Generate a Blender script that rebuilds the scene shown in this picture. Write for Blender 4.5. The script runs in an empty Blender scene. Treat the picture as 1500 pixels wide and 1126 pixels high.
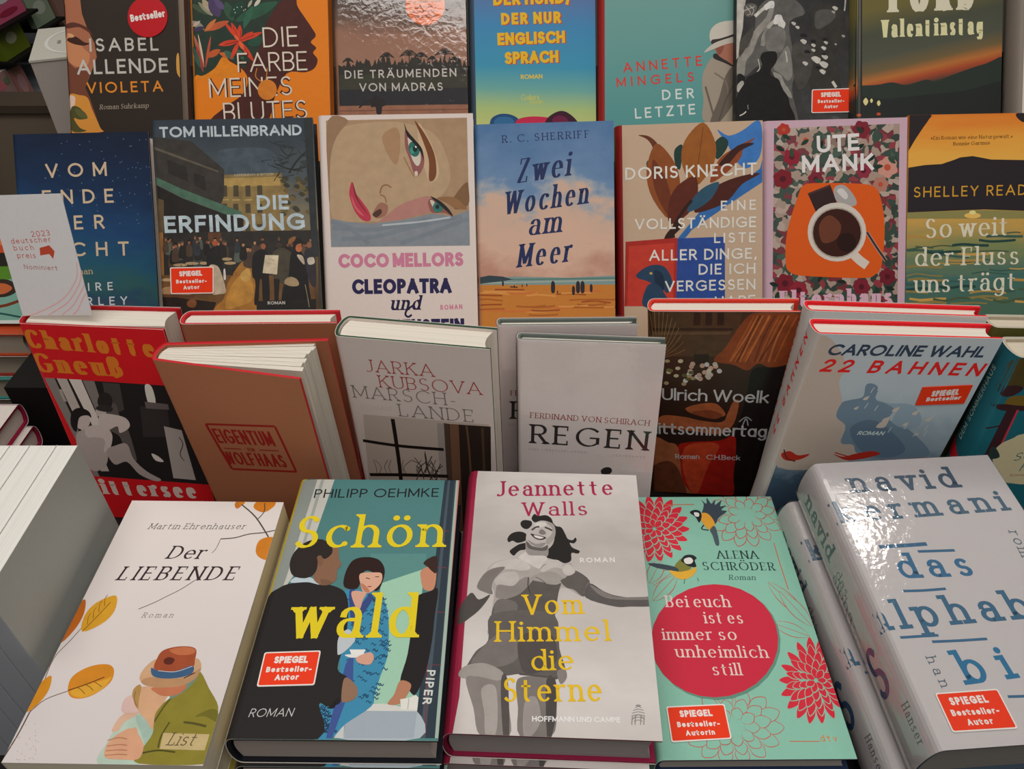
import bpy, math, re, random
from mathutils import Vector, Matrix, geometry

S = bpy.context.scene
COL = S.collection
random.seed(11)
# ---------------------------------------------------------------- camera, light, exposure
cam = bpy.data.cameras.new('camera'); cam.sensor_width = 36; cam.lens = 27.12; cam.clip_start = .01
cam_o = bpy.data.objects.new('camera', cam); COL.objects.link(cam_o)
cam_o.location = (0, 0, 1.45); cam_o.rotation_euler = (math.radians(50), 0, 0); S.camera = cam_o
S.view_settings.view_transform = 'Standard'; S.view_settings.look = 'None'
S.view_settings.exposure = 0; S.view_settings.gamma = 1; S.view_settings.use_curve_mapping = False
world = bpy.data.worlds.new('shop_ambient'); S.world = world; world.use_nodes = True
world.node_tree.nodes['Background'].inputs[0].default_value = (1, .95, .9, 1)
world.node_tree.nodes['Background'].inputs[1].default_value = .16
def area(name, loc, target, sx, sy, power, col=(1, .95, .9)):
    l = bpy.data.lights.new(name, 'AREA'); l.shape = 'RECTANGLE'; l.size = sx; l.size_y = sy; l.energy = power; l.color = col
    o = bpy.data.objects.new(name, l); COL.objects.link(o); o.location = loc
    o.rotation_euler = (Vector(target)-Vector(loc)).to_track_quat('-Z', 'Y').to_euler()
    return o
area('ceiling_light_strip', (-.2, -.1, 3.0), (0, .45, 1), 2.6, .5, 24)
area('ceiling_light_strip', (.3, -1.3, 3.0), (0, .45, 1), 2.6, .5, 8)
area('ceiling_light_strip', (0, 1.5, 3.0), (0, .6, 1), 2.6, .4, 12)
def spot(name, loc, target, power, ang=28, r=.05):
    l = bpy.data.lights.new(name, 'SPOT'); l.energy = power; l.spot_size = math.radians(ang); l.spot_blend = .8; l.shadow_soft_size = r; l.color = (1, .94, .86)
    o = bpy.data.objects.new(name, l); COL.objects.link(o); o.location = loc
    o.rotation_euler = (Vector(target)-Vector(loc)).to_track_quat('-Z', 'Y').to_euler()
spot('ceiling_spotlight', (1.25, 1.45, 2.95), (.3, .35, .95), 8, 40, .045)
spot('ceiling_spotlight', (.3, 1.9, 2.95), (0, .6, 1.0), 6, 40, .05)

# ---------------------------------------------------------------- materials
MATS = {}
def lin(h):
    """a colour as six hex digits or as the number they stand for -> linear RGBA"""
    o = []; h = int(h, 16) if isinstance(h, str) else h
    for i in (16, 8, 0):
        v = (h >> i & 255)/255; o.append(v/12.92 if v <= .04045 else ((v+.055)/1.055)**2.4)
    return (*o, 1)
def new_mat(name, rough, spec=.4, coat=0):
    m = bpy.data.materials.new(name); m.use_nodes = True; nt = m.node_tree; b = nt.nodes['Principled BSDF']
    b.inputs['Roughness'].default_value = rough; b.inputs['Specular IOR Level'].default_value = spec; b.inputs['Coat Weight'].default_value = coat; b.inputs['Coat Roughness'].default_value = .18
    tc = nt.nodes.new('ShaderNodeTexCoord')
    return m, nt, b, tc
def ink(h, rough=.42, coat=0, mottle=0):
    """printed or painted surface: one colour, very slightly uneven like paper or board"""
    k = (h, rough, coat, mottle)
    if k in MATS: return MATS[k]
    m, nt, b, tc = new_mat('printed_ink', rough, .16, coat)
    n = nt.nodes.new('ShaderNodeTexNoise'); n.inputs['Scale'].default_value = 110 if mottle else 260; n.inputs['Detail'].default_value = 5 if mottle else 1
    nt.links.new(tc.outputs['Object'], n.inputs['Vector'])
    mx = nt.nodes.new('ShaderNodeMix'); mx.data_type = 'RGBA'; c = lin(h)
    d = .03+mottle*2.2
    mx.inputs[6].default_value = tuple(max(0, v*(1-d)) for v in c[:3])+(1,); mx.inputs[7].default_value = tuple(min(1, v*(1+d)) for v in c[:3])+(1,)
    nt.links.new(n.outputs['Fac'], mx.inputs[0]); nt.links.new(mx.outputs[2], b.inputs['Base Color'])
    MATS[k] = m
    return m
def gradient(key, stops, line, scale, amp, rough=.42, coat=0):
    """printed picture ground: colours along a line on the cover (mm), broken up by noise"""
    m, nt, b, tc = new_mat('print_'+key, rough, .16, coat)
    x0, y0, x1, y1 = (v*.001 for v in line); d = ((x1-x0)**2+(y1-y0)**2)
    dot = nt.nodes.new('ShaderNodeVectorMath'); dot.operation = 'DOT_PRODUCT'; dot.inputs[1].default_value = ((x1-x0)/d, (y1-y0)/d, 0)
    sub = nt.nodes.new('ShaderNodeVectorMath'); sub.operation = 'SUBTRACT'; sub.inputs[1].default_value = (x0, y0, 0)
    nt.links.new(tc.outputs['Object'], sub.inputs[0]); nt.links.new(sub.outputs[0], dot.inputs[0])
    mp = nt.nodes.new('ShaderNodeMapping'); mp.inputs['Scale'].default_value = (scale[0], scale[1], 1)
    n = nt.nodes.new('ShaderNodeTexNoise'); n.inputs['Scale'].default_value = 1; n.inputs['Detail'].default_value = 6; n.inputs['Roughness'].default_value = .6
    nt.links.new(tc.outputs['Object'], mp.inputs[0]); nt.links.new(mp.outputs[0], n.inputs['Vector'])
    a = nt.nodes.new('ShaderNodeMath'); a.operation = 'MULTIPLY_ADD'; a.inputs[1].default_value = amp; a.inputs[2].default_value = -amp/2
    nt.links.new(n.outputs['Fac'], a.inputs[0])
    s = nt.nodes.new('ShaderNodeMath'); s.operation = 'ADD'; s.use_clamp = True
    nt.links.new(a.outputs[0], s.inputs[0]); nt.links.new(dot.outputs['Value'], s.inputs[1])
    r = nt.nodes.new('ShaderNodeValToRGB'); e = r.color_ramp.elements
    while len(e) < len(stops): e.new(.5)
    for q, (p, c) in zip(e, sorted(stops)): q.position = p
    for q, (p, c) in zip(e, sorted(stops)): q.color = lin(c)
    nt.links.new(s.outputs[0], r.inputs[0]); nt.links.new(r.outputs[0], b.inputs['Base Color'])
    return m
def floral():
    m, nt, b, tc = new_mat('print_floral', .42)
    w = nt.nodes.new('ShaderNodeTexNoise'); w.inputs['Scale'].default_value = 90
    ad = nt.nodes.new('ShaderNodeVectorMath'); ad.operation = 'MULTIPLY_ADD'; ad.inputs[1].default_value = (.012, .012, 0)
    nt.links.new(tc.outputs['Object'], w.inputs['Vector']); nt.links.new(w.outputs['Color'], ad.inputs[0]); nt.links.new(tc.outputs['Object'], ad.inputs[2])
    v = nt.nodes.new('ShaderNodeTexVoronoi'); v.inputs['Scale'].default_value = 170; nt.links.new(ad.outputs[0], v.inputs['Vector'])
    sp = nt.nodes.new('ShaderNodeSeparateColor'); nt.links.new(v.outputs['Color'], sp.inputs[0])
    r = nt.nodes.new('ShaderNodeValToRGB'); r.color_ramp.interpolation = 'CONSTANT'; e = r.color_ramp.elements
    st = [(0, 2966840), (.2, 11178884), (.45, 2570287), (.58, 7675691), (.7, 12297881), (.85, 9645368), (.93, 4085833)]
    while len(e) < len(st): e.new(.5)
    for q, (p, c) in zip(e, st): q.position = p
    for q, (p, c) in zip(e, st): q.color = lin(c)
    nt.links.new(sp.outputs[0], r.inputs[0]); nt.links.new(r.outputs[0], b.inputs['Base Color'])
    return m
def paper(h='ece4d6', lines=900):
    """the cut edges of many pages: fine layered lines parallel to the covers"""
    k = ('paper', h, lines)
    if k in MATS: return MATS[k]
    m, nt, b, tc = new_mat('page_edges', .8, .2)
    mp = nt.nodes.new('ShaderNodeMapping'); mp.inputs['Scale'].default_value = (3, 3, lines)
    n = nt.nodes.new('ShaderNodeTexNoise'); n.inputs['Scale'].default_value = 1; n.inputs['Detail'].default_value = 2
    nt.links.new(tc.outputs['Object'], mp.inputs[0]); nt.links.new(mp.outputs[0], n.inputs['Vector'])
    mx = nt.nodes.new('ShaderNodeMix'); mx.data_type = 'RGBA'; c = lin(h)
    mx.inputs[6].default_value = tuple(v*.8 for v in c[:3])+(1,); mx.inputs[7].default_value = tuple(min(.9, v*1.08) for v in c[:3])+(1,)
    nt.links.new(n.outputs['Fac'], mx.inputs[0]); nt.links.new(mx.outputs[2], b.inputs['Base Color'])
    MATS[k] = m
    return m
def film():
    """clear shrink wrap: see-through, glossy and crinkled"""
    if 'film' in MATS: return MATS['film']
    m = bpy.data.materials.new('clear_film'); m.use_nodes = True; nt = m.node_tree; nt.nodes.clear()
    out = nt.nodes.new('ShaderNodeOutputMaterial'); mix = nt.nodes.new('ShaderNodeMixShader')
    tr = nt.nodes.new('ShaderNodeBsdfTransparent'); gl = nt.nodes.new('ShaderNodeBsdfGlossy'); gl.inputs['Roughness'].default_value = .06
    lw = nt.nodes.new('ShaderNodeLayerWeight'); pw = nt.nodes.new('ShaderNodeMath'); pw.operation = 'POWER'; pw.inputs[1].default_value = 4; fr = nt.nodes.new('ShaderNodeMath'); fr.operation = 'MULTIPLY_ADD'; fr.inputs[1].default_value = .5; fr.inputs[2].default_value = .045; nt.links.new(lw.outputs['Facing'], pw.inputs[0]); nt.links.new(pw.outputs[0], fr.inputs[0])
    tc = nt.nodes.new('ShaderNodeTexCoord'); n = nt.nodes.new('ShaderNodeTexNoise'); n.inputs['Scale'].default_value = 170; n.inputs['Detail'].default_value = 3; n.inputs['Distortion'].default_value = .4
    bp = nt.nodes.new('ShaderNodeBump'); bp.inputs['Strength'].default_value = .5; bp.inputs['Distance'].default_value = .0004
    nt.links.new(tc.outputs['Object'], n.inputs['Vector']); nt.links.new(n.outputs['Fac'], bp.inputs['Height'])
    nt.links.new(bp.outputs[0], gl.inputs['Normal']); nt.links.new(bp.outputs[0], lw.inputs['Normal'])
    nt.links.new(fr.outputs[0], mix.inputs[0]); nt.links.new(tr.outputs[0], mix.inputs[1]); nt.links.new(gl.outputs[0], mix.inputs[2]); nt.links.new(mix.outputs[0], out.inputs[0])
    MATS['film'] = m
    return m

# ---------------------------------------------------------------- lettering
# Each glyph: advance width and pen strokes. M/L move and line, A = arc (cx cy rx ry a0 a1). Cap height 1, x-height .68.
GL = {
'A':(.8,"M0 0 L.4 1 L.8 0|M.15 .33 L.65 .33"),'B':(.54,"M0 0 L0 1|M0 1 L.28 1 A.28 .76 .24 .24 90 -90 L0 .52|M0 .52 L.28 .52 A.28 .26 .26 .26 90 -90 L0 0"),
'C':(.8,"A.48 .5 .48 .5 45 315"),'D':(.7,"M0 0 L0 1|M0 1 L.22 1 A.22 .5 .48 .5 90 -90 L0 0"),'E':(.48,"M0 0 L0 1|M0 1 L.48 1|M0 .52 L.42 .52|M0 0 L.48 0"),
'F':(.46,"M0 0 L0 1|M0 1 L.46 1|M0 .5 L.4 .5"),'G':(.88,"A.48 .5 .48 .5 45 322|M.52 .46 L.86 .46 L.86 .16"),'H':(.66,"M0 0 L0 1|M.66 0 L.66 1|M0 .52 L.66 .52"),
'I':(0,"M0 0 L0 1"),'J':(.36,"M.36 1 L.36 .26 A.12 .26 .24 .26 0 -120"),'K':(.6,"M0 0 L0 1|M.55 1 L0 .42|M.2 .6 L.6 0"),'L':(.46,"M0 0 L0 1|M0 0 L.46 0"),
'M':(.84,"M0 0 L0 1|M.84 0 L.84 1|M0 1 L.42 .15 L.84 1"),'N':(.68,"M0 0 L0 1|M.68 0 L.68 1|M0 1 L.68 0"),'O':(.96,"A.48 .5 .48 .5 90 450"),
'P':(.52,"M0 0 L0 1|M0 1 L.26 1 A.26 .73 .26 .27 90 -90 L0 .46"),'Q':(.96,"A.48 .5 .48 .5 90 450|M.55 .25 L.92 -.08"),
'R':(.56,"M0 0 L0 1|M0 1 L.26 1 A.26 .74 .26 .26 90 -90 L0 .48|M.26 .48 L.56 0"),'S':(.52,"A.26 .755 .23 .245 35 270 A.26 .255 .26 .255 90 -145"),
'T':(.6,"M.3 0 L.3 1|M0 1 L.6 1"),'U':(.62,"M0 1 L0 .31 A.31 .31 .31 .31 180 360 L.62 1"),'V':(.74,"M0 1 L.37 0 L.74 1"),'W':(1.12,"M0 1 L.28 0 L.56 1 L.84 0 L1.12 1"),
'X':(.62,"M0 0 L.6 1|M.02 1 L.62 0"),'Y':(.64,"M0 1 L.32 .48 L.64 1|M.32 .48 L.32 0"),'Z':(.56,"M.02 1 L.56 1 L0 0 L.56 0"),
'a':(.5,"M.04 .5 A.24 .46 .22 .22 150 0 L.46 0|M.46 .4 L.24 .4 A.22 .2 .22 .2 90 270 A.24 .2 .22 .2 270 340"),'ɑ':(.56,"A.28 .34 .28 .34 90 450|M.56 0 L.56 .68"),
'b':(.56,"A.28 .34 .28 .34 90 450|M0 0 L0 1.05"),'c':(.5,"A.3 .34 .3 .34 48 312"),'d':(.56,"A.28 .34 .28 .34 90 450|M.56 0 L.56 1.05"),'e':(.56,"M.02 .37 L.56 .37 A.28 .34 .28 .34 5 315"),
'f':(.36,"M.12 0 L.12 .85 A.31 .85 .19 .2 180 70|M-.06 .66 L.32 .66"),'g':(.56,"A.28 .34 .28 .34 90 450|M.56 .68 L.56 -.08 A.28 -.08 .28 .24 0 -145"),'h':(.5,"M0 0 L0 1.05|M0 .4 A.25 .42 .25 .26 180 0 L.5 0"),
'i':(0,"M0 0 L0 .68|.0 .92"),'j':(.06,"M.06 .68 L.06 -.12 A-.1 -.12 .16 .2 0 -100|.06 .92"),'k':(.48,"M0 0 L0 1.05|M.44 .68 L0 .28|M.16 .42 L.48 0"),'l':(0,"M0 0 L0 1.05"),
'm':(.84,"M0 0 L0 .68|M0 .42 A.21 .44 .21 .24 180 0 L.42 0|M.42 .42 A.63 .44 .21 .24 180 0 L.84 0"),'n':(.5,"M0 0 L0 .68|M0 .4 A.25 .42 .25 .26 180 0 L.5 0"),'o':(.6,"A.3 .34 .3 .34 90 450"),
'p':(.56,"A.28 .34 .28 .34 90 450|M0 -.36 L0 .68"),'q':(.56,"A.28 .34 .28 .34 90 450|M.56 -.36 L.56 .68"),'r':(.3,"M0 0 L0 .68|M0 .38 A.24 .42 .24 .26 180 70"),'s':(.4,"A.2 .51 .17 .17 35 270 A.2 .17 .2 .17 90 -145"),
't':(.34,"M.13 .9 L.13 .2 A.29 .2 .16 .2 180 290|M-.04 .66 L.34 .66"),'u':(.5,"M0 .68 L0 .26 A.25 .26 .25 .26 180 360|M.5 .68 L.5 0"),'v':(.5,"M0 .68 L.25 0 L.5 .68"),'w':(.8,"M0 .68 L.2 0 L.4 .68 L.6 0 L.8 .68"),
'x':(.48,"M0 0 L.46 .68|M.02 .68 L.48 0"),'y':(.52,"M0 .68 L.26 0|M.52 .68 L.2 -.2 A.06 -.18 .14 .16 -20 -100"),'z':(.44,"M.02 .68 L.44 .68 L0 0 L.44 0"),
'ß':(.52,"M0 0 L0 .78 A.21 .78 .21 .27 180 -40 L.24 .55 A.25 .27 .27 .27 80 -110"),'0':(.6,"A.3 .5 .3 .5 90 450"),'2':(.54,"A.26 .73 .26 .27 165 -30 L0 0 L.54 0"),'3':(.5,"A.22 .76 .23 .24 140 -90 A.22 .26 .27 .26 90 -140"),
'.':(0,".0 .02"),',':(.05,"M.05 .05 L0 -.14"),'-':(.3,"M0 .34 L.3 .34"),'»':(.4,"M0 .6 L.16 .34 L0 .1|M.2 .6 L.36 .34 L.2 .1"),'«':(.4,"M.16 .6 L0 .34 L.16 .1|M.36 .6 L.2 .34 L.36 .1"),'&':(.6,"M.6 0 L.12 .7 A.26 .8 .16 .2 200 -20 L.06 .3 A.24 .2 .24 .2 150 350 L.58 .45"),'!':(0,"M0 .3 L0 1|.0 .02"),'*':(.2,".1 .4")}
for _k, _b, _y in (('Ä','A',1.24),('Ö','O',1.24),('Ü','U',1.24),('ä','a',.95),('ö','o',.95),('ü','u',.95)):
    _w, _s = GL[_b]; _c = _w/2
    GL[_k] = (_w, _s+"|%.3f %.2f|%.3f %.2f" % (_c-.16, _y, _c+.16, _y))

def strokes_of(ch):
    out = []
    for s in GL[ch][1].split('|'):
        if s[0] not in 'MLA':
            out.append(('dot', [tuple(float(q) for q in s.split())])); continue
        pts, tag, tok, i = [], [], re.sub(r'([MLA])', r' \1 ', s).split(), 0
        while i < len(tok):
            c = tok[i]
            if c == 'A':
                cx, cy, rx, ry, a0, a1 = (float(q) for q in tok[i+1:i+7]); i += 7
                n = max(4, int(abs(a1-a0)/18))
                for j in range(n+1):
                    a = math.radians(a0+(a1-a0)*j/n); p = (cx+rx*math.cos(a), cy+ry*math.sin(a))
                    if not pts or math.hypot(p[0]-pts[-1][0], p[1]-pts[-1][1]) > 1e-3: pts.append(p); tag.append('A')
            else:
                pts.append((float(tok[i+1]), float(tok[i+2]))); tag.append('L'); i += 3
        out.append((tag, pts))
    return out

def glyph_polys(ch, st):
    """quads/polygons of one letter in cap-height units; st: w stem, c thin/thick, phi pen angle, serif 0/1/2, sx, sl"""
    W, c, phi, sx = st['w'], st.get('c', 1), math.radians(st.get('phi', 0)), st.get('sx', 1)
    serif, tiny = st.get('serif', 0), W*st.get('c', 1)
    def wid(dx, dy):
        a = math.atan2(dy, dx); return W*(c+(1-c)*abs(math.sin(a-phi)))
    hh = wid(1, 0)/2
    my = lambda y: hh+y*(1-2*hh)
    polys, S = [], strokes_of(ch)
    ends = [p for t, pts in S if t != 'dot' for p in (pts[0], pts[-1])]
    for t, pts in S:
        if t == 'dot':
            x, y = pts[0][0]*sx, my(pts[0][1]); r = max(W*.62, .05)
            polys.append([(x+r*math.cos(k*.6283), y+r*math.sin(k*.6283)) for k in range(10)]); continue
        P = [(x*sx, my(y)) for x, y in pts]
        if ch in 'tf' and len(P) == 2 and P[0][1] == P[1][1]: P = [(P[0][0]-W*.32, P[0][1]), (P[1][0]+W*.32, P[1][1])]
        closed = math.hypot(P[0][0]-P[-1][0], P[0][1]-P[-1][1]) < 1e-3 and len(P) > 4
        runs, cur = [], [0]
        for i in range(1, len(P)):
            cur.append(i)
            if i < len(P)-1:
                a = (P[i][0]-P[i-1][0], P[i][1]-P[i-1][1]); b = (P[i+1][0]-P[i][0], P[i+1][1]-P[i][1])
                dot = (a[0]*b[0]+a[1]*b[1])/(math.hypot(*a)*math.hypot(*b)+1e-9)
                if dot < .6: runs.append(cur); cur = [i]
        runs.append(cur)
        for run in runs:
            q = [P[i] for i in run]
            if len(q) < 2: continue
            def ext(a, b):
                d = math.hypot(b[0]-a[0], b[1]-a[1]); dx, dy = (b[0]-a[0])/d, (b[1]-a[1])/d
                e = hh if abs(dy) > .5 or serif == 0 else 0
                return (b[0]+dx*e, b[1]+dy*e)
            if not closed: q2 = [ext(q[1], q[0])]+q[1:-1]+[ext(q[-2], q[-1])]
            else: q2 = q
            L, R = [], []
            n = len(q2)
            for i in range(n):
                if closed: a, b = q2[(i-1) % (n-1)], q2[(i+1) % (n-1)]
                else: a, b = q2[max(i-1, 0)], q2[min(i+1, n-1)]
                d = math.hypot(b[0]-a[0], b[1]-a[1]) or 1; dx, dy = (b[0]-a[0])/d, (b[1]-a[1])/d
                h = wid(dx, dy)/2
                L.append((q2[i][0]-dy*h, q2[i][1]+dx*h)); R.append((q2[i][0]+dy*h, q2[i][1]-dx*h))
            for i in range(n-1): polys.append([R[i], R[i+1], L[i+1], L[i]])
        if serif and not closed:
            th, sl = max(tiny, .05) if serif == 1 else W*.8, W*.5+(.1 if serif == 1 else .13)*min(1, sx+.15)
            for e, o, tg in ((0, 1, t[0]), (-1, -2, t[-1])):
                (x, y), (x2, y2) = P[e], P[o]; raw = pts[e]
                steep = abs(y2-y) > .5*math.hypot(x2-x, y2-y)
                if tg == 'A' or (t[o] == 'A' and e != -1 and t[e] == 'A'):
                    if ch in 'acfjrysCGSJ23ß':
                        r = W*.55 if ch not in 'CGSs' else W*.42
                        polys.append([(x+r*math.cos(k*.7854), y+r*math.sin(k*.7854)) for k in range(8)])
                    continue
                if steep:
                    shared = sum(1 for p in ends if math.hypot(p[0]-raw[0], p[1]-raw[1]) < .03) > 1
                    if shared and abs(x-x2) > .01: continue
                    yy = raw[1]
                    if min(abs(yy-k) for k in (0, 1, .68, 1.05, -.36)) > .02: continue
                    if ch == 't': continue
                    lo, hi = x-sl, x+sl
                    if yy in (.68, 1.05) and ch not in 'vwxy': hi = x+W*.45
                    up = y2 < y
                    y0 = y+hh-th if up else y-hh
                    polys.append([(lo, y0), (hi, y0), (hi, y0+th), (lo, y0+th)])
                    if serif == 1:
                        k = th if not up else 0; s_ = 1 if not up else -1; wv = W*.5; m = y0+k
                        polys.append([(max(lo, x-sl*.8), m), (min(hi, x+sl*.8), m), (min(hi, x+wv), m+s_*.07), (x-wv, m+s_*.07)])
                elif ch in 'EFLTZz' and min(abs(raw[1]-k) for k in (0, 1, .68)) < .02:
                    k = -1 if raw[1] > .5 else 1; tw = max(tiny, .055)
                    outx = x if x > x2 else x
                    yb = y-k*hh
                    polys.append([(outx-tw/2, yb), (outx+tw/2, yb), (outx+tw/2, yb+k*.24), (outx-tw/2, yb+k*.24)])
    sl = st.get('sl', 0)
    return [[(x+y*sl, y) for x, y in p] for p in polys]

def advance(ch, st):
    if ch == ' ': return .34*st.get('sx', 1)
    return GL[ch][0]*st.get('sx', 1)+st['w']*(1.35 if ch in 'tf' else 1)+(.12 if st.get('serif') else .1)*(.5+.5*st.get('sx', 1))+(st.get('serif', 0) > 0)*.1

STYLE = {  # w stem, c contrast, phi pen angle, serif, sl slant, sx width
'so':dict(w=.165),'sn':dict(w=.135,sx=.55),'fcxw':dict(w=.24,c=.24,serif=1,sx=.85),
'sl':dict(w=.085),'sr':dict(w=.125),'sm':dict(w=.155),'sb':dict(w=.2),'sbi':dict(w=.2,sl=.2),'sli':dict(w=.09,sl=.2),'sx':dict(w=.24,sx=.8),'sc':dict(w=.2,sx=.66),'scx':dict(w=.25,sx=.72),
'rl':dict(w=.075,c=.6,phi=15,serif=1),'rr':dict(w=.14,c=.42,phi=15,serif=1),'rb':dict(w=.17,c=.38,phi=15,serif=1),'ri':dict(w=.135,c=.4,phi=15,serif=1,sl=.22,sx=.95),'rd':dict(w=.14,c=.3,serif=1,sx=.9),'rdi':dict(w=.15,c=.26,serif=1,sl=.26,sx=.82),
'fat':dict(w=.27,c=.24,serif=1,sx=.8),'fcx':dict(w=.23,c=.3,serif=1,sx=.62),'ty':dict(w=.1,c=.85,serif=2,sx=.95),'tyi':dict(w=.085,c=.8,serif=2,sl=.26,sx=.95),'tyb':dict(w=.17,c=.7,serif=2,sx=.9),'scr':dict(w=.2,c=.3,phi=30,serif=1,sl=.25,sx=.8)}

def text_polys(txt, p0, p1, h, style):
    """polygons in the plane of p0,p1 (baseline ends, any unit): the line is tracked to fill p0..p1; h = cap height"""
    st = dict(STYLE[style]); Lw = math.hypot(p1[0]-p0[0], p1[1]-p0[1])/h
    def nat(): return sum(advance(c, st) for c in txt)-.1
    n = max(1, len(txt)-1)
    tr = (Lw-nat())/n
    if tr < -.03:
        st['sx'] = st.get('sx', 1)*max(.3, 1-(nat()-.03*n-Lw)/max(.01, sum(GL[c][0] if c != ' ' else .34 for c in txt)*st.get('sx', 1)))
        tr = (Lw-nat())/n
    ux, uy = (p1[0]-p0[0])/(Lw*h), (p1[1]-p0[1])/(Lw*h)
    x, out = st['w']/2+(.05 if st.get('serif') else 0), []
    for c in txt:
        if c != ' ':
            for p in glyph_polys(c, st):
                out.append([(p0[0]+h*((x+a)*ux-b*uy), p0[1]+h*((x+a)*uy+b*ux)) for a, b in p])
        x += advance(c, st)+tr
    return out

# ---------------------------------------------------------------- objects
class MB:
    """collects faces with materials, links them as one mesh object"""
    def __init__(s): s.v, s.f, s.m, s.mi = [], [], [], []
    def mat(s, m):
        if m not in s.m: s.m.append(m)
        return s.m.index(m)
    def face(s, pts, m):
        pts = [p for i, p in enumerate(pts) if sum((a-c)**2 for a, c in zip(p, pts[i-1])) > 1e-13]
        if len(pts) < 3: return
        n = len(s.v); s.v += [tuple(p) for p in pts]; s.f.append(range(n, n+len(pts))); s.mi.append(s.mat(m))
    def box(s, x0, x1, y0, y1, z0, z1, m):
        p = [(x, y, z) for x in (x0, x1) for y in (y0, y1) for z in (z0, z1)]
        for q in ((0, 1, 3, 2), (4, 6, 7, 5), (0, 4, 5, 1), (2, 3, 7, 6), (0, 2, 6, 4), (1, 5, 7, 3)): s.face([p[i] for i in q], m)
    def build(s, name, parent=None, smooth=False):
        me = bpy.data.meshes.new(name); me.from_pydata(s.v, [], [list(f) for f in s.f])
        for m in s.m: me.materials.append(m)
        me.polygons.foreach_set('material_index', s.mi)
        me.validate(); me.update()
        o = bpy.data.objects.new(name, me); COL.objects.link(o)
        if parent: o.parent = parent
        return o
def thing(name, label, cat, matrix=None, group=None):
    o = bpy.data.objects.new(name, None); o.empty_display_size = .02; COL.objects.link(o)
    if matrix is not None: o.matrix_world = matrix
    o['label'] = label; o['category'] = cat
    if group: o['group'] = group
    return o
def tag(o, label, cat, group=None):
    o['label'] = label; o['category'] = cat
    if group: o['group'] = group
    return o
def struct(o): o['kind'] = 'structure'; return o
def copy_tree(o, matrix, label, parent=None):
    c = o.copy(); COL.objects.link(c)
    if parent: c.parent = parent
    else: c.matrix_world = matrix; c['label'] = label
    for ch in list(o.children): copy_tree(ch, None, None, c)
    return c

def catmull(p, closed, n=4):
    out, N = [], len(p)
    for i in range(N if closed else N-1):
        g = (lambda k: p[k % N]) if closed else (lambda k: p[min(max(k, 0), N-1)])
        a, b, c, d = g(i-1), g(i), g(i+1), g(i+2)
        for j in range(n):
            t = j/n
            out.append(tuple(.5*(2*b[k]+(c[k]-a[k])*t+(2*a[k]-5*b[k]+4*c[k]-d[k])*t*t+(3*b[k]-a[k]-3*c[k]+d[k])*t**3) for k in (0, 1)))
    if not closed: out.append(p[-1])
    return out
def ribbon(p, w):
    out = []
    for i in range(len(p)):
        a, b = p[max(i-1, 0)], p[min(i+1, len(p)-1)]; l = math.hypot(b[0]-a[0], b[1]-a[1]) or 1
        nx, ny = -(b[1]-a[1])/l*w/2, (b[0]-a[0])/l*w/2
        out.append(((p[i][0]+nx, p[i][1]+ny), (p[i][0]-nx, p[i][1]-ny)))
    return [[out[i][1], out[i+1][1], out[i+1][0], out[i][0]] for i in range(len(p)-1)]
def pairs(a): return [(a[i], a[i+1]) for i in range(0, len(a), 2)]
def ccw(p):
    s = sum(p[i-1][0]*p[i][1]-p[i][0]*p[i-1][1] for i in range(len(p)))
    return p if s > 0 else p[::-1]
def clip(p, x0, y0, x1, y1):
    for ax, lim, sg in ((0, x0, 1), (0, x1, -1), (1, y0, 1), (1, y1, -1)):
        q = []
        for i in range(len(p)):
            a, b = p[i-1], p[i]; ia, ib = (a[ax]-lim)*sg >= 0, (b[ax]-lim)*sg >= 0
            if ia != ib:
                t = (lim-a[ax])/(b[ax]-a[ax]); q.append((a[0]+(b[0]-a[0])*t, a[1]+(b[1]-a[1])*t))
            if ib: q.append(b)
        p = q
        if len(p) < 3: return []
    return p
def shapes(item):
    """one printed item -> polygons in cover millimetres"""
    k = item[0]
    if k == 't': return text_polys(item[1], item[2:4], item[4:6], item[6], item[7])
    if k == 'p': return [pairs(item[2:])]
    if k == 'c': return [catmull(pairs(item[2:]), True)]
    if k == 'l': return ribbon(catmull(pairs(item[3:]), False), item[2])
    if k == 'e':
        x, y, ax, ay, bx, by = item[2:]; ax -= x; ay -= y; bx -= x; by -= y
        n = 8 if math.hypot(ax, ay) < .8 else 28
        return [[(x+ax*math.cos(t)+bx*math.sin(t), y+ay*math.cos(t)+by*math.sin(t)) for t in (6.28319*i/n for i in range(n))]]
    if k == 'v':
        x0, y0, x1, y1, w = item[2:]; dx, dy = x1-x0, y1-y0; l = math.hypot(dx, dy) or 1; nx, ny = -dy/l*w/2, dx/l*w/2
        return [catmull([(x0, y0), (x0+dx*.3+nx*.85, y0+dy*.3+ny*.85), (x0+dx*.6+nx, y0+dy*.6+ny), (x0+dx*.85+nx*.6, y0+dy*.85+ny*.6), (x1, y1),
                (x0+dx*.85-nx*.6, y0+dy*.85-ny*.6), (x0+dx*.6-nx, y0+dy*.6-ny), (x0+dx*.3-nx*.85, y0+dy*.3-ny*.85)], True, 3)]
    return []
def colour_of(item): return item[8-1+1] if item[0] == 't' else item[1]

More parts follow.
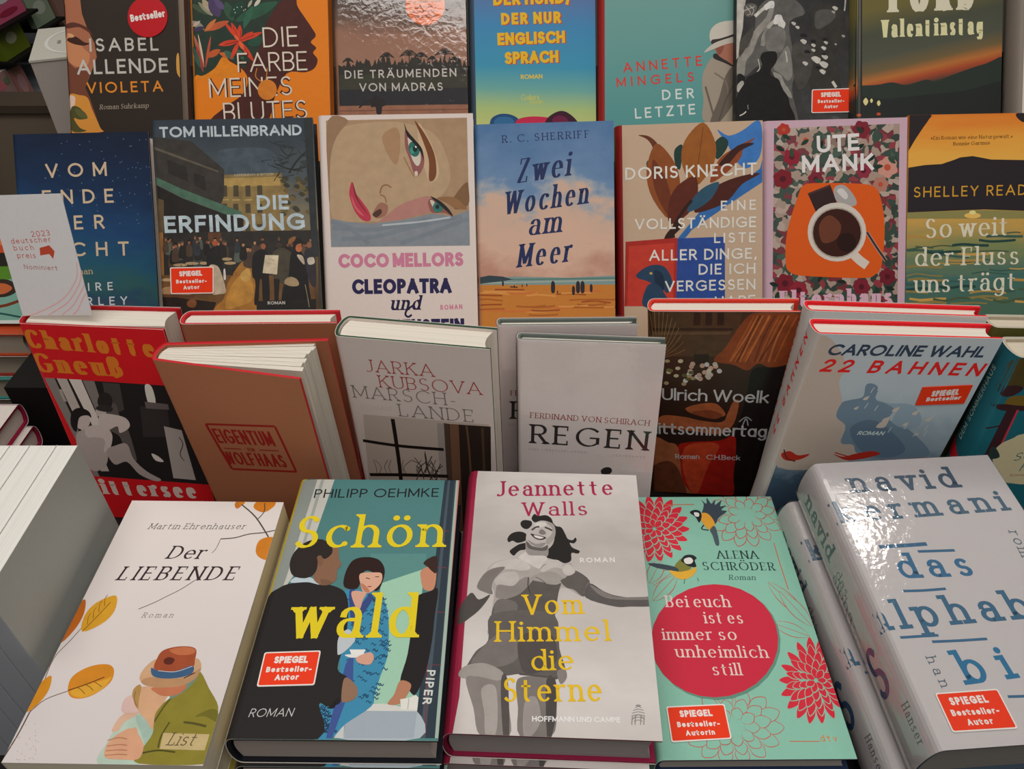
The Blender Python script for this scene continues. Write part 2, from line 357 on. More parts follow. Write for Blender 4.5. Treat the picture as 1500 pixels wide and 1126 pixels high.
class Skin:
    """outline of a bound book in the x-z plane (mm): front board, spine, back board"""
    def __init__(s, W, T, T2, W2, bulge, square):
        s.W, s.T = W, T; s.r = r = min(5, T*.3) if not square else min(.8, T*.2); n = 16; e = .75 if not square else .3
        s.p = [(W, 0)]
        for i in range(n+1):
            a = math.pi/2-math.pi*i/n; s.p.append((r-(r+bulge)*abs(math.cos(a))**e, -T/2+T/2*(math.sin(a) if not square else math.copysign(abs(math.sin(a))**.35, math.sin(a)))))
        s.p.append((W2, -T2)); s.nf = n+1
        s.cum = [0]
        for a, b in zip(s.p[1:-2], s.p[2:-1]): s.cum.append(s.cum[-1]+math.dist(a, b))
        s.arc = s.cum[-1]
    def normal(s, i):
        a, b = s.p[max(i-1, 0)], s.p[min(i+1, len(s.p)-1)]; l = math.dist(a, b) or 1
        return ((b[1]-a[1])/l, -(b[0]-a[0])/l)          # outward
    def at(s, u, off):
        """u mm from the spine hinge (negative runs round the spine) -> x, z"""
        if u >= s.r: return (u, off)
        d = min(s.r-u, s.arc-1e-4)
        for i in range(len(s.cum)-1):
            if s.cum[i+1] >= d: break
        t = (d-s.cum[i])/max(1e-9, s.cum[i+1]-s.cum[i]); a, b = s.p[i+1], s.p[i+2]; l = math.dist(a, b) or 1
        return (a[0]+(b[0]-a[0])*t+(b[1]-a[1])/l*off, a[1]+(b[1]-a[1])*t-(b[0]-a[0])/l*off)
    def front_z(s, x):
        """height of the front outline at x < r, where the board curves down to the spine"""
        for a, c in zip(s.p[1:], s.p[2:]):
            if c[0] <= x <= a[0] and a[0] > c[0]: return a[1]+(c[1]-a[1])*(a[0]-x)/(a[0]-c[0])
        return s.p[1][1]
    def sheet(s, mb, y0, y1, o0, o1, mats, inner, edge=None):
        """a bent board between offsets o0 (outer) and o1 (inner)"""
        N = len(s.p); K = .001; edge = edge or inner
        P = [[((p[0]+s.normal(i)[0]*o)*K, (p[1]+s.normal(i)[1]*o)*K) for i, p in enumerate(s.p)] for o in (o0, o1)]
        for i in range(N-1):
            m = mats[0] if i == 0 else (mats[2] if i == N-2 else mats[1])
            q = lambda k, j, y: (P[k][j][0], y*K, P[k][j][1])
            mb.face([q(0, i, y0), q(0, i, y1), q(0, i+1, y1), q(0, i+1, y0)][::-1], m)
            mb.face([q(1, i, y0), q(1, i, y1), q(1, i+1, y1), q(1, i+1, y0)], inner)
            mb.face([q(0, i, y1), q(1, i, y1), q(1, i+1, y1), q(0, i+1, y1)], edge)
            mb.face([q(0, i, y0), q(0, i+1, y0), q(1, i+1, y0), q(1, i, y0)], edge)
        for j in (0, N-1): mb.face([q(0, j, y0), q(1, j, y0), q(1, j, y1), q(0, j, y1)], edge)

def put_print(mb, skin, H, items, umin=0., base=.02, round_spine=False):
    """lays printed items on a cover, later over earlier; ink films are a hundredth of a millimetre apart"""
    boxes = []
    for it in items:
        if it[0] == 's': continue
        polys = []
        for p in shapes(it):
            p = clip(ccw(p), umin, .05, skin.W-.05, H-.05)
            if len(p) > 2: polys.append(p)
        if not polys: continue
        xs = [x for p in polys for x, y in p]; ys = [y for p in polys for x, y in p]; bb = (min(xs), min(ys), max(xs), max(ys))
        lay = 1+max([l for b, l in boxes if b[0] < bb[2] and bb[0] < b[2] and b[1] < bb[3] and bb[1] < b[3]], default=0)
        boxes.append((bb, lay)); c = colour_of(it); m = FLORAL if c == '@floral' else ink(c, skin.rough, skin.coat, skin.mottle)
        for k, p in enumerate(polys):
            o = base+.012*lay+.0012*(k % 7)
            if round_spine:
                cuts = [skin.W]+[skin.r-c for c in skin.cum]
            else:
                lo = min(q[0] for q in skin.p); cuts = [skin.W, skin.r]+[skin.r+(lo*.98-skin.r)*f for f in (.3, .55, .75, .9, 1)]
            for hi, lw in zip(cuts, cuts[1:]):
                if min(x for x, y in p) >= hi or max(x for x, y in p) <= lw: continue
                q = clip(p, lw, -1, hi, 999) if not (min(x for x, y in p) >= lw and max(x for x, y in p) <= hi) else p
                if len(q) < 3: continue
                at = (lambda x: skin.at(x, o)) if round_spine else (lambda x: (x, o if x >= skin.r else skin.front_z(x)+o))
                mb.face([(w[0]*.001, y*.001, w[1]*.001) for w, y in ((at(x), y) for x, y in q)], m)

def make_sticker(root, item, skin):
    _, kind, cs, lines = item; c = pairs(cs); mb = MB(); z = .9
    white, red = ink('f0ece6', .4), ink({'disc': 'c4101c', 'disco': 'f0721a'}.get(kind, 'f43c14'), .4)
    def patch(scale, z0, z1, m, rnd):
        cx, cy = sum(p[0] for p in c)/4, sum(p[1] for p in c)/4
        q = [(cx+(x-cx)*scale[0], cy+(y-cy)*scale[1]) for x, y in c]; out = []
        if kind in ('disc', 'disco'):
            a = ((q[1][0]-q[0][0])/2, (q[1][1]-q[0][1])/2); b = ((q[0][0]-q[3][0])/2, (q[0][1]-q[3][1])/2)
            out = [(cx+a[0]*math.cos(t)+b[0]*math.sin(t), cy+a[1]*math.cos(t)+b[1]*math.sin(t)) for t in (6.28319*i/40 for i in range(40))]
        else:
            for i in range(4):
                p0, p1, p2 = q[i-1], q[i], q[(i+1) % 4]
                d0, d2 = math.dist(p0, p1), math.dist(p1, p2); A = (p1[0]+(p0[0]-p1[0])*rnd/d0, p1[1]+(p0[1]-p1[1])*rnd/d0); B_ = (p1[0]+(p2[0]-p1[0])*rnd/d2, p1[1]+(p2[1]-p1[1])*rnd/d2)
                for t in (0, .25, .5, .75, 1): out.append(((1-t)**2*A[0]+2*t*(1-t)*p1[0]+t*t*B_[0], (1-t)**2*A[1]+2*t*(1-t)*p1[1]+t*t*B_[1]))
        out = clip(ccw(out), 0, 0, skin.W, skin.H)
        mb.face([(x*.001, y*.001, z1*.001) for x, y in out], m)
        for i in range(len(out)): mb.face([(out[i-1][0]*.001, out[i-1][1]*.001, z0*.001), (out[i][0]*.001, out[i][1]*.001, z0*.001), (out[i][0]*.001, out[i][1]*.001, z1*.001), (out[i-1][0]*.001, out[i-1][1]*.001, z1*.001)], m)
    if kind == 'rr':
        patch((1, 1), .2, z, white, 1.6); w, h = math.dist(c[0], c[1]), math.dist(c[0], c[3]); patch((1-1.7/w, 1-1.7/h), z, z+.03, red, 1.2)
    else: patch((1, 1), .2, z, red, .4)
    tm = ink('5a1c10', .4) if kind == 'disco' else white
    for t, x0, y0, x1, y1, h, st in lines:
        for k, p in enumerate(text_polys(t, (x0, y0), (x1, y1), h, st)):
            p = clip(ccw(p), 0, 0, skin.W, skin.H)
            if p: mb.face([(x*.001, y*.001, (z+.05+.0012*(k % 7))*.001) for x, y in p], tm)
    return mb.build('sticker', root)

def block(root, W, H, T, T2, hard, mat, gap=0, fan=0, bottom=3.):
    """pages between the boards; gap = cover standing open at the fore edge, fan = loosely splayed leaves"""
    b = 2.9 if hard else .35; i = 3. if hard else .15; K = .001; groups = max(1, fan)
    mb = MB(); xs, xe = (1.5 if hard else .6), W-(3.5 if hard else .3)
    for g in range(groups):
        f0, f1 = g/groups, (g+1)/groups
        zs = lambda f: -b-(T-2*b)*f
        ze = lambda f: -b-gap-(T2-2*b-gap)*f
        if fan: f0 += .003; f1 -= .01; e = xe-(0, 2.5, .8, 3.2, 1.6, .4, 2.8, 1.0)[g % 8]
        else: e = xe
        poly, n = [], 8
        for k in range(n+1):
            f = f0+(f1-f0)*k/n; cv = math.sin(math.pi*f)
            poly.append((e-(3.2 if hard else 0)*cv*(.5 if fan else 1), ze(f)))
        for k in range(n, -1, -1):
            f = f0+(f1-f0)*k/n; cv = math.sin(math.pi*f)
            poly.append((xs+(2.5 if hard else 0)*(1-cv), zs(f)))
        y0, y1 = i, H-i
        mb.face([(x*K, y1*K, z*K) for x, z in poly], mat); mb.face([(x*K, y0*K, z*K) for x, z in poly][::-1], mat)
        for k in range(len(poly)):
            (x0, z0), (x1, z1) = poly[k-1], poly[k]; mb.face([(x0*K, y0*K, z0*K), (x1*K, y0*K, z1*K), (x1*K, y1*K, z1*K), (x0*K, y1*K, z0*K)], mat)
    return mb.build('page_block', root)

POSE = {  # x, y, z of the lower left corner of the front cover, yaw, lean, roll (degrees), width, height, thickness (mm)
 'liebende':(-0.3036,0.2066,0.9837,-0.95,88.78,0.08,120.6,201.5,24.5),
 'schoen':(-0.1745,0.2206,0.9840,-0.64,89.33,0.09,129.7,211.7,33.0),
 'walls':(-0.0433,0.2349,0.9617,-3.74,86.25,1.54,139.1,217.5,39.0),
 'bei':(0.0981,0.2337,0.9260,0.41,87.97,-0.01,133.1,225.9,21.5),
 'kermani':(0.2566,0.2137,0.9834,3.62,84.97,0.34,145.7,221.4,48.0),
 'nacht':(-0.5056,0.6402,0.9647,1.34,36.06,0.77,139.0,216.0,22.0),
 'erfindung':(-0.3194,0.5573,1.0082,5.19,36.94,-0.91,145.0,220.0,22.0),
 'cleo':(-0.1744,0.5749,1.0024,1.89,35.72,0.13,143.0,222.0,22.0),
 'meer':(-0.0318,0.5916,1.0106,-2.42,35.99,2.48,130.0,200.0,20.0),
 'knecht':(0.1046,0.5983,0.9959,-2.95,35.16,3.12,137.0,210.0,22.0),
 'mank':(0.2456,0.6034,0.9983,0.14,35.33,1.41,137.0,210.0,22.0),
 'read':(0.3824,0.6029,0.9993,0.06,35.57,1.04,140.0,215.0,22.0),
 'violeta':(-0.4861,0.8087,1.0919,0.50,35.27,0.14,124.0,200.0,30.0),
 'farbe':(-0.3378,0.7838,1.1032,0.17,34.65,0.05,145.0,220.0,22.0),
 'madras':(-0.1848,0.7842,1.1021,1.18,34.73,0.33,139.0,220.0,22.0),
 'hund':(-0.0423,0.7870,1.1009,1.16,34.95,0.32,133.0,210.0,22.0),
 'mingels':(0.0939,0.7816,1.1036,0.77,35.07,0.21,150.0,220.0,20.0),
 'crowd':(0.2339,0.7683,1.1093,1.11,34.99,0.31,122.0,200.0,12.0),
 'ford':(0.3547,0.7580,1.1128,1.93,35.51,0.55,152.0,225.0,30.0),
 'gneuss':(-0.4136,0.5076,0.8517,-3.14,3.43,-0.77,123.5,227.5,32.0),
 'haasrear':(-0.2738,0.5081,0.8500,0.85,2.40,0.01,128.8,230.3,21.0),
 'haas':(-0.2763,0.4834,0.8500,-12.07,-3.00,0.78,125.0,229.4,22.0),
 'marsch':(-0.1369,0.4940,0.8500,-10.13,0.52,1.52,127.7,233.6,30.0),
 'regen':(0.0076,0.4789,0.8500,-5.73,6.97,1.50,120.0,224.7,12.0),
 'regenrear':(-0.0111,0.5186,0.8500,0.65,2.40,0.21,118.2,221.6,12.0),
 'woelk':(0.1452,0.5427,0.8500,-10.54,-2.45,7.15,121.5,230.8,19.0),
 'bahnen':(0.2201,0.4665,0.8561,0.72,1.07,-2.43,144.5,248.8,21.0),
 'bahnenrear':(0.2334,0.4940,0.8501,-3.43,2.40,-0.03,138.8,252.9,16.5),
 'pale':(0.5139,0.7485,1.1176,1.40,35.48,0.40,145.0,220.0,28.0),
 'sommer':(0.3812,0.4502,0.8506,-0.05,2.09,-0.24,142.5,240.8,28.0),
 'sommerrear':(0.3763,0.4889,0.8520,-0.51,1.36,-0.85,138.0,241.6,19.0),
 'card':(-0.4096,0.5317,1.0788,-5.77,17.52,4.12,61.9,98.9,0.6),
}
GROUND = {  # colour of the printed cover: plain, or a gradient with noise
 'violeta':3352866,
 'farbe':15697181,
 'madras':(((0,5456442),(0.3,7953999),(0.6,11172708),(1,11436136)),(69.4,165.5,67.3,99.6),(22, 70),0.55),
 'hund':(((0,6322604),(0.25,4427455),(0.55,4234173),(0.72,7451306),(0.86,11717764),(1,13423744)),(70.4,173.2,64.8,36.5),(5, 5),0.06),
 'mingels':(((0,7579295),(0.6,6660511),(1,6070173)),(72.4,165.3,73.1,46.8),(5, 5),0.05),
 'crowd':(((0,2960685),(0.4,4079166),(0.55,4802889),(0.7,7434609),(1,10724259)),(28.4,189.7,32.1,-115.9),(40, 40),1.3),
 'ford':(((0,7432248),(0.22,5067074),(0.45,5461833),(0.58,7692864),(0.66,12284728),(0.72,11423021),(0.8,3357235),(1,2699055)),(64.1,161.4,84.6,59.2),(4, 10),0.07),
 'nacht':(((0,1647416),(0.3,1848148),(0.55,2247285),(0.72,2579573),(0.8,3301474),(0.88,2969447),(1,5198161)),(85.8,218.7,52.8,31.8),(30, 60),0.28),
 'erfindung':(((0,3292745),(0.3,5331550),(0.5,8550494),(0.7,7427636),(1,5191715)),(75.3,213.2,66,48.8),(30, 30),0.35),
 'cleo':15194577,
 'meer':(((0,5602474),(0.36,7442871),(0.46,10792375),(0.54,14005922),(0.75,14662050),(1,12882816)),(70.6,202.7,58.6,47.9),(16, 22),1.1),
 'knecht':13349013,
 'mank':13873600,
 'read':(((0,15106093),(0.14,15639616),(0.22,15709005),(0.4,15642445),(0.55,13411414),(0.7,8555868),(0.85,4485483),(1,5206366)),(50.9,216.2,55.8,31.7),(12, 60),0.2),
 'gneuss':15212841,
 'haas':12155480,
 'haasrear':11103567,
 'marsch':14471114,
 'regen':15721954,
 'regenrear':15589597,
 'woelk':(((0,5257513),(0.5,3876382),(1,2825241)),(61.2,231.7,65.2,4.7),(20, 20),0.4),
 'bahnen':(((0,13555933),(0.35,12833755),(0.6,11781840),(0.8,9940670),(1,5072253)),(69.5,250.2,77.7,95.6),(34, 34),0.5),
 'bahnenrear':(((0,14539736),(0.35,13555160),(0.6,12306382),(0.8,10925760),(1,6322063)),(83,233.7,90.4,91.7),(22, 22),0.5),
 'pale':14472391,
 'sommer':2256765,
 'sommerrear':2256765,
 'card':14802912,
 'liebende':(((0,15393501),(1,14275025)),(59.4,197.4,59.3,3.5),(10, 10),0.3),
 'schoen':5342340,
 'walls':(((0,14538707),(0.12,13748934),(0.35,12170159),(0.6,13551812),(0.8,14538964),(1,13748934)),(81.1,227.3,60.9,-9),(12, 22),0.55),
 'bei':9423027,
 'kermani':13157315,
}
PRINT = {
 'violeta':[
  ('p',11431247,2.1,185.6,18.6,185.5,20.7,157,26,140.3,32.6,125.9,34.4,111.5,27.3,94.6,20.3,79,24.7,68.1,34,32.7,-0.8,32.9,0.4,123.6),
  ('p',7816241,0.4,109.2,10.2,99.6,17.8,101.9,25.9,92.2,20.3,79,24.7,68.1,35.3,32.7,-0.8,32.9,-0.5,75.5),
  ('c',13404254,2.8,135.6,12,132,21.2,119.9,27.1,113.9,22.7,101.9,10.4,102,2.3,111.6),
  ('c',6304551,0.3,144,10.4,148,24.9,142.7,33,131.9,29.4,135.5,17.5,142.7,5.1,141.6),
  ('c',4203290,3.6,130.8,12.1,133.2,21.6,127.1,27.7,125.9,21.4,123.5,11.6,124.8,4.4,127.9),
  ('c',14459767,4.8,136.1,9.2,135.6,11.1,132.7,5.6,132),
  ('c',14390076,1.2,69.4,13.7,71,22.2,68.1,26.5,55.9,34.2,36.4,35.5,31.5,-0.9,31.7),
  ('c',15058868,1.2,69.4,8.1,69.6,8.3,63.3,5.3,54.8,0.8,54.1),
  ('c',5328681,4.3,58.5,11.8,58.4,18.8,51.1,20.3,46.2,12.3,45,6.1,46.3,11.8,36.5,19.1,32.8,4.1,32.2,1.4,46.3),
  ('v',6316083,7.9,56,21,46.2,7.4),
  ('c',14394189,120.9,111,123.5,114.6,124.6,99,126.1,88.1,120.9,94.1),
  ('t','ISABEL',27.2,117,101.9,117.8,13.9,'sm',13157821),
  ('t','ALLENDE',12.4,92.8,111.5,94.7,15.4,'sm',13157821),
  ('t','VIOLETA',22,72.9,104.9,74.4,11.6,'sm',15306281),
  ('t','Roman Suhrkamp',34.5,55.6,88.7,57.3,5.1,'ri',10720644),
  ('s','disc',(71.3,174.4,114.5,174.2,112.6,131.5,69.2,131.7),(('Bestseller',73.9,147.7,111.1,153,7.6,'sb'),))],
 'farbe':[
  ('c',5187104,71.6,178.7,109.7,178.7,112.7,160.4,119.6,148.9,128.1,136.3,131.7,128.7,126.3,122.4,131.9,116.6,128.4,111.6,133,104.6,129.4,95.8,119.2,91.6,100.4,90.7,87.2,67.9,74.3,39.7,18.7,39.8,33.8,56.2,51.1,67.9,58.8,81.9,54.4,93.6,40.3,102.9,28.5,107.5,38.9,130.6,58.6,146.7),
  ('c',15698206,3.2,87.8,18.6,98.3,34.5,107.5,44.9,95.9,48.2,88.9,37.3,85.5,20.5,85.5,6,84.3),
  ('c',2833457,1.5,167.3,-1.7,91,5.2,89.3,11.9,88.6,24.5,96.3,34.5,109.3,44.9,101.7,54.7,96.3,59.4,100.6,73.4,118.9,76.1,132.9,83.2,146.9,92.5,160.7,92.7,167.1),
  ('v',4806464,1.4,160.9,23.2,150.2,6.5),
  ('v',9671545,9.3,163,24.3,149.1,5),
  ('v',11772808,13.9,166.2,22.3,153.4,6.5),
  ('v',5194086,21.7,167.3,30.9,148,12),
  ('v',6115191,26.1,166.2,36.8,155.5,6.5),
  ('v',3626818,45.2,143.7,38.2,163,9.8),
  ('v',3103300,47.5,143.7,92.6,162.9,12),
  ('v',3499599,56.1,136.2,65.8,158.7,6.6),
  ('v',2311736,42.1,148,57,162.9,9.8),
  ('v',13946043,68,158.6,74.9,166.1,3.7),
  ('v',11711129,61.3,157.6,66,165.1,2.8),
  ('v',12804152,15.9,134.1,40.8,143.7,6.6),
  ('v',13662016,14.8,133,27.5,145.9,4.4),
  ('v',9669760,1.9,143.8,14.9,135.2,6.6),
  ('v',4339797,2.6,134.1,14.9,137.3,4.8),
  ('v',12299933,2.7,138.4,10.8,143.8,3.3),
  ('v',11692111,3.5,129.8,13.3,96.4,4.4),
  ('v',10698808,5.3,120.1,12,92,3.7),
  ('v',14468010,8,130.9,12.9,100.7,2),
  ('v',12801344,21.3,128.7,14.4,96.4,2.8),
  ('v',3759695,1.9,118,8.9,96.4,5),
  ('v',12803119,16,107.2,30.8,114.7,6.6),
  ('v',13920817,29.6,111.5,41.7,107.1,5.1),
  ('v',4090453,35.2,113.6,45,105,6.6),
  ('v',2838848,60,120,75.9,126.5,9.9),
  ('v',3696207,55,104.9,48.7,114.7,6.6),
  ('v',1978153,52.6,98.5,46.4,113.6,4.4),
  ('e',13949132,46.8,155.5,47.3,155.5,46.8,154.8),
  ('e',13949132,50.2,157.6,50.8,157.6,50.2,157),
  ('e',13949132,54.7,158.1,55.2,158.1,54.6,157.5),
  ('e',13949132,58.5,155.5,59,155.5,58.4,154.8),
  ('e',13949132,47.8,152.3,48.3,152.3,47.8,151.6),
  ('e',13949132,56.8,154.4,57.3,154.4,56.7,153.8),
  ('v',14173225,51.2,123.8,29.3,119.6,5.5),
  ('v',14173225,51.2,123.8,35.8,143.2,3.7),
  ('v',14173225,51.2,123.8,43.5,142.1,4.8),
  ('v',14173225,51.2,123.8,52.4,139.9,5),
  ('v',14173225,51.2,123.8,75.5,132.4,4.8),
  ('v',14173225,51.2,123.8,66,132.9,4.4),
  ('v',14173225,51.2,123.8,65.6,102.8,5),
  ('v',14173225,51.2,123.8,41.6,105,4.4),
  ('v',14173225,51.2,123.8,60.2,126.5,4.4),
  ('l',9643806,0.55,51.2,123.8,44,122,35.5,120.1),
  ('l',9643806,0.55,51.2,123.8,48.8,130.6,45,137.3),
  ('l',9643806,0.55,51.2,123.8,52.6,128.9,52.7,134),
  ('l',9643806,0.55,51.2,123.8,59.8,126.8,67,129.7),
  ('l',9643806,0.55,51.2,123.8,56.7,116.6,60.8,109.3),
  ('v',15558204,51.2,123.8,55.4,114.7,4.4),
  ('v',15558204,51.2,123.8,45.9,129.8,3.3),
  ('t','DIE',76.3,117,113.2,118.3,20.3,'so',5187104),
  ('t','DIE',76.3,117,113.2,118.3,20.3,'sl',15326153),
  ('t','FARBE',48.6,91.7,122.1,93.7,19.5,'so',5187104),
  ('t','FARBE',48.6,91.7,122.1,93.7,19.5,'sl',15326153),
  ('t','MEINES',17.8,65.6,105.3,68.3,19.6,'so',5187104),
  ('t','MEINES',17.8,65.6,105.3,68.3,19.6,'sl',15326153),
  ('t','BLUTES',32,40.7,120.8,43.9,19.7,'so',5187104),
  ('t','BLUTES',32,40.7,120.8,43.9,19.7,'sl',15326153),
  ('l',13861427,0.95,68.9,95.9,67.4,86.6,76.8,81.9,79.7,95.9),
  ('e',14451243,79,73.7,89.1,73.7,78.6,63.2)],
 'madras':[
  ('p',3354151,-3.5,36.1,-1.2,97,1.4,101.4,3.3,100.3,5.2,99.7,7,98.4,9,100.2,10.9,98.5,13.1,106.8,14.9,102.7,16.6,98.2,18.7,100.9,20.5,98.6,22.7,105.9,24.5,102.5,26.5,104.6,28.3,101.8,30.2,101.5,32.3,106.7,34.1,104.8,36,104.3,37.8,98.4,39.7,99.9,41.9,105.8,43.6,100.2,45.7,106.8,47.5,102.9,49.6,108,51.6,109.5,53.2,101.7,55.4,107.8,57.3,107.5,58.9,100,60.9,100.5,63,105.5,64.7,99,66.7,103,68.6,102,70.7,106.8,72.4,100.6,74.4,103.5,76.3,101.3,78.2,102.1,80.3,107.5,82.2,106.4,84.2,107.6,86.1,107,88,107.1,89.8,104.3,91.7,101.1,93.7,106.4,95.5,100,97.5,103.1,99.4,103.4,101.2,98.8,103.2,102.2,105.2,104.2,107.1,103.2,109,101.7,111.1,108.3,112.8,100.2,115,109.3,116.7,102.5,118.6,101.3,120.7,108.4,122.5,100.6,124.5,103.9,126.3,101.3,128.4,106.2,130.3,105.6,132.2,104.1,133.9,96.8,136,103.8,137.8,98.5,139.7,96.9,143.1,95.2,141.7,34.1),
  ('p',4079151,-0.2,90,140.5,90.6,140.5,67.1,0.2,68.9),
  ('p',2697517,-0.1,74.8,140.7,75.4,141.3,58.2,0.2,58.2),
  ('l',2893858,0.94,54.4,107.9,58.1,108.7,62.1,106.9),
  ('l',2893858,0.94,54.4,107.9,57.7,110.3,61.2,107.8),
  ('l',2893858,0.94,54.4,107.9,56.9,111.6,59.5,108.6),
  ('l',2893858,0.94,54.4,107.9,55.8,112.5,57.1,109.1),
  ('l',2893858,0.94,54.4,107.9,54.6,112.8,54.4,109.3),
  ('l',2893858,0.94,54.4,107.9,53.3,112.5,51.7,109.1),
  ('l',2893858,0.94,54.4,107.9,52.1,111.6,49.4,108.7),
  ('l',2893858,0.94,54.4,107.9,51.2,110.3,47.6,108),
  ('l',2893858,0.94,54.4,107.9,50.7,108.7,46.7,107.1),
  ('l',2893858,0.94,54.4,107.9,54.4,94),
  ('l',2893858,0.95,78,108.8,82.8,109.8,88,107.9),
  ('l',2893858,0.95,78,108.8,82.3,111.9,86.9,109.1),
  ('l',2893858,0.95,78,108.8,81.3,113.6,84.6,110.1),
  ('l',2893858,0.95,78,108.8,79.8,114.7,81.5,110.7),
  ('l',2893858,0.95,78,108.8,78.1,115.1,78,111),
  ('l',2893858,0.95,78,108.8,76.4,114.8,74.5,110.8),
  ('l',2893858,0.95,78,108.8,74.9,113.7,71.4,110.2),
  ('l',2893858,0.95,78,108.8,73.8,112,69.1,109.3),
  ('l',2893858,0.95,78,108.8,73.1,109.9,67.9,108.1),
  ('l',2893858,0.95,78,108.8,78,94.9),
  ('l',2893858,0.95,90.4,107.5,94.1,108.2,98.1,106.4),
  ('l',2893858,0.95,90.4,107.5,93.7,109.8,97.2,107.4),
  ('l',2893858,0.95,90.4,107.5,92.9,111.2,95.5,108.1),
  ('l',2893858,0.95,90.4,107.5,91.8,112,93.1,108.6),
  ('l',2893858,0.95,90.4,107.5,90.5,112.3,90.4,108.8),
  ('l',2893858,0.95,90.4,107.5,89.2,112.1,87.7,108.7),
  ('l',2893858,0.95,90.4,107.5,88.1,111.2,85.4,108.2),
  ('l',2893858,0.95,90.4,107.5,87.2,109.9,83.6,107.5),
  ('l',2893858,0.95,90.4,107.5,86.7,108.3,82.7,106.6),
  ('l',2893858,0.95,90.4,107.5,90.5,93.5),
  ('l',2893858,0.95,115.7,109.5,120.9,110.5,126.4,108.6),
  ('l',2893858,0.95,115.7,109.5,120.3,112.7,125.2,109.9),
  ('l',2893858,0.95,115.7,109.5,119.2,114.6,122.8,110.9),
  ('l',2893858,0.95,115.7,109.5,117.7,115.8,119.5,111.6),
  ('l',2893858,0.95,115.7,109.5,115.9,116.2,115.8,111.9),
  ('l',2893858,0.95,115.7,109.5,114.1,115.8,112,111.7),
  ('l',2893858,0.95,115.7,109.5,112.5,114.7,108.7,111.1),
  ('l',2893858,0.95,115.7,109.5,111.3,112.9,106.3,110.1),
  ('l',2893858,0.95,115.7,109.5,110.6,110.6,105,108.9),
  ('l',2893858,0.95,115.7,109.5,115.8,95.6),
  ('l',2893858,0.94,13.5,103.8,16.3,104.3,19.4,102.6),
  ('l',2893858,0.94,13.5,103.8,16.1,105.6,18.7,103.4),
  ('l',2893858,0.94,13.5,103.8,15.5,106.6,17.4,103.9),
  ('l',2893858,0.94,13.5,103.8,14.6,107.3,15.6,104.3),
  ('l',2893858,0.94,13.5,103.8,13.6,107.5,13.5,104.5),
  ('l',2893858,0.94,13.5,103.8,12.6,107.3,11.4,104.4),
  ('l',2893858,0.94,13.5,103.8,11.7,106.6,9.6,104),
  ('l',2893858,0.94,13.5,103.8,11,105.6,8.2,103.5),
  ('l',2893858,0.94,13.5,103.8,10.7,104.4,7.5,102.8),
  ('l',2893858,0.94,13.5,103.8,13.4,89.8),
  ('l',2893858,0.95,102.3,104.6,105.2,105.1,108.3,103.4),
  ('l',2893858,0.95,102.3,104.6,104.9,106.4,107.6,104.1),
  ('l',2893858,0.95,102.3,104.6,104.3,107.4,106.3,104.7),
  ('l',2893858,0.95,102.3,104.6,103.4,108.1,104.4,105.1),
  ('l',2893858,0.95,102.3,104.6,102.4,108.3,102.4,105.3),
  ('l',2893858,0.95,102.3,104.6,101.4,108.1,100.3,105.2),
  ('l',2893858,0.95,102.3,104.6,100.6,107.4,98.5,104.8),
  ('l',2893858,0.95,102.3,104.6,99.9,106.4,97.1,104.3),
  ('l',2893858,0.95,102.3,104.6,99.5,105.2,96.4,103.6),
  ('l',2893858,0.95,102.3,104.6,102.5,90.6),
  ('l',2893858,0.95,126.4,103.6,129.5,104.2,132.9,102.5),
  ('l',2893858,0.95,126.4,103.6,129.2,105.6,132.2,103.2),
  ('l',2893858,0.95,126.4,103.6,128.5,106.7,130.7,103.9),
  ('l',2893858,0.95,126.4,103.6,127.6,107.4,128.7,104.3),
  ('l',2893858,0.95,126.4,103.6,126.5,107.7,126.4,104.5),
  ('l',2893858,0.95,126.4,103.6,125.4,107.4,124.1,104.4),
  ('l',2893858,0.95,126.4,103.6,124.4,106.7,122.1,104),
  ('l',2893858,0.95,126.4,103.6,123.7,105.6,120.6,103.4),
  ('l',2893858,0.95,126.4,103.6,123.3,104.3,119.8,102.6),
  ('l',2893858,0.95,126.4,103.6,126.5,89.6),
  ('p',11170647,-0.2,58.2,140.8,58.2,140.7,34.1,-0.6,36),
  ('p',8540478,0.1,53.5,140.7,53.5,140.6,52.6,0,52.5),
  ('c',2301470,35.9,56.8,38.6,67.3,42.3,68.9,45.8,66,50.6,63.6,51.6,58.4,47.9,56.6,46.7,49.6,41.9,49.6,40.7,56.7),
  ('l',2301470,1.66,39.8,66.1,33.6,62.7,28.7,60.4,23.3,56),
  ('t','DIE TRÄUMENDEN',9.5,86.1,127.4,87,8.4,'sm',14670032),
  ('t','VON MADRAS',24.4,72.9,112.6,72.7,8.4,'sm',14670032),
  ('s','disco',(76.5,179.6,117.5,179.2,116.5,139.4,75.3,139.9),(('ich je gelesen habe -',78.6,161.3,115.9,162.7,3.2,'sr'),('und ich bin,',85.1,156.1,106.6,157.5,3.2,'sr'),('wie ich sind bin »',79.7,151.6,110.8,152.9,3.2,'sr'),('Oprah Winfrey',84.8,146.9,107.8,147.6,3.2,'sr'),))],
 'hund':[
  ('c',2051968,18.6,35.9,21.2,45.3,31,49.9,43.1,48.6,51.5,42.6,52.6,33.1,18.5,32.3),
  ('c',13641551,45.3,35.5,49.1,43.8,62.5,46.7,79.6,45.8,94.1,42,101.3,31.2,45.2,30.8),
  ('c',4067883,78.2,35.1,80.8,44.6,91.8,51.5,101.5,50.9,112.4,41.8,114.7,32.2,89.1,30.2),
  ('c',7412292,85.6,42.1,91.7,47.3,100.2,45.5,103.8,39.5,94.1,37.3),
  ('c',3305891,23.5,40.6,28.5,46.4,40.6,46.3,45.4,40.3,33.2,38.1),
  ('t','DER HUND,',26.6,160.5,106.3,161.7,12.9,'scx',12798257),
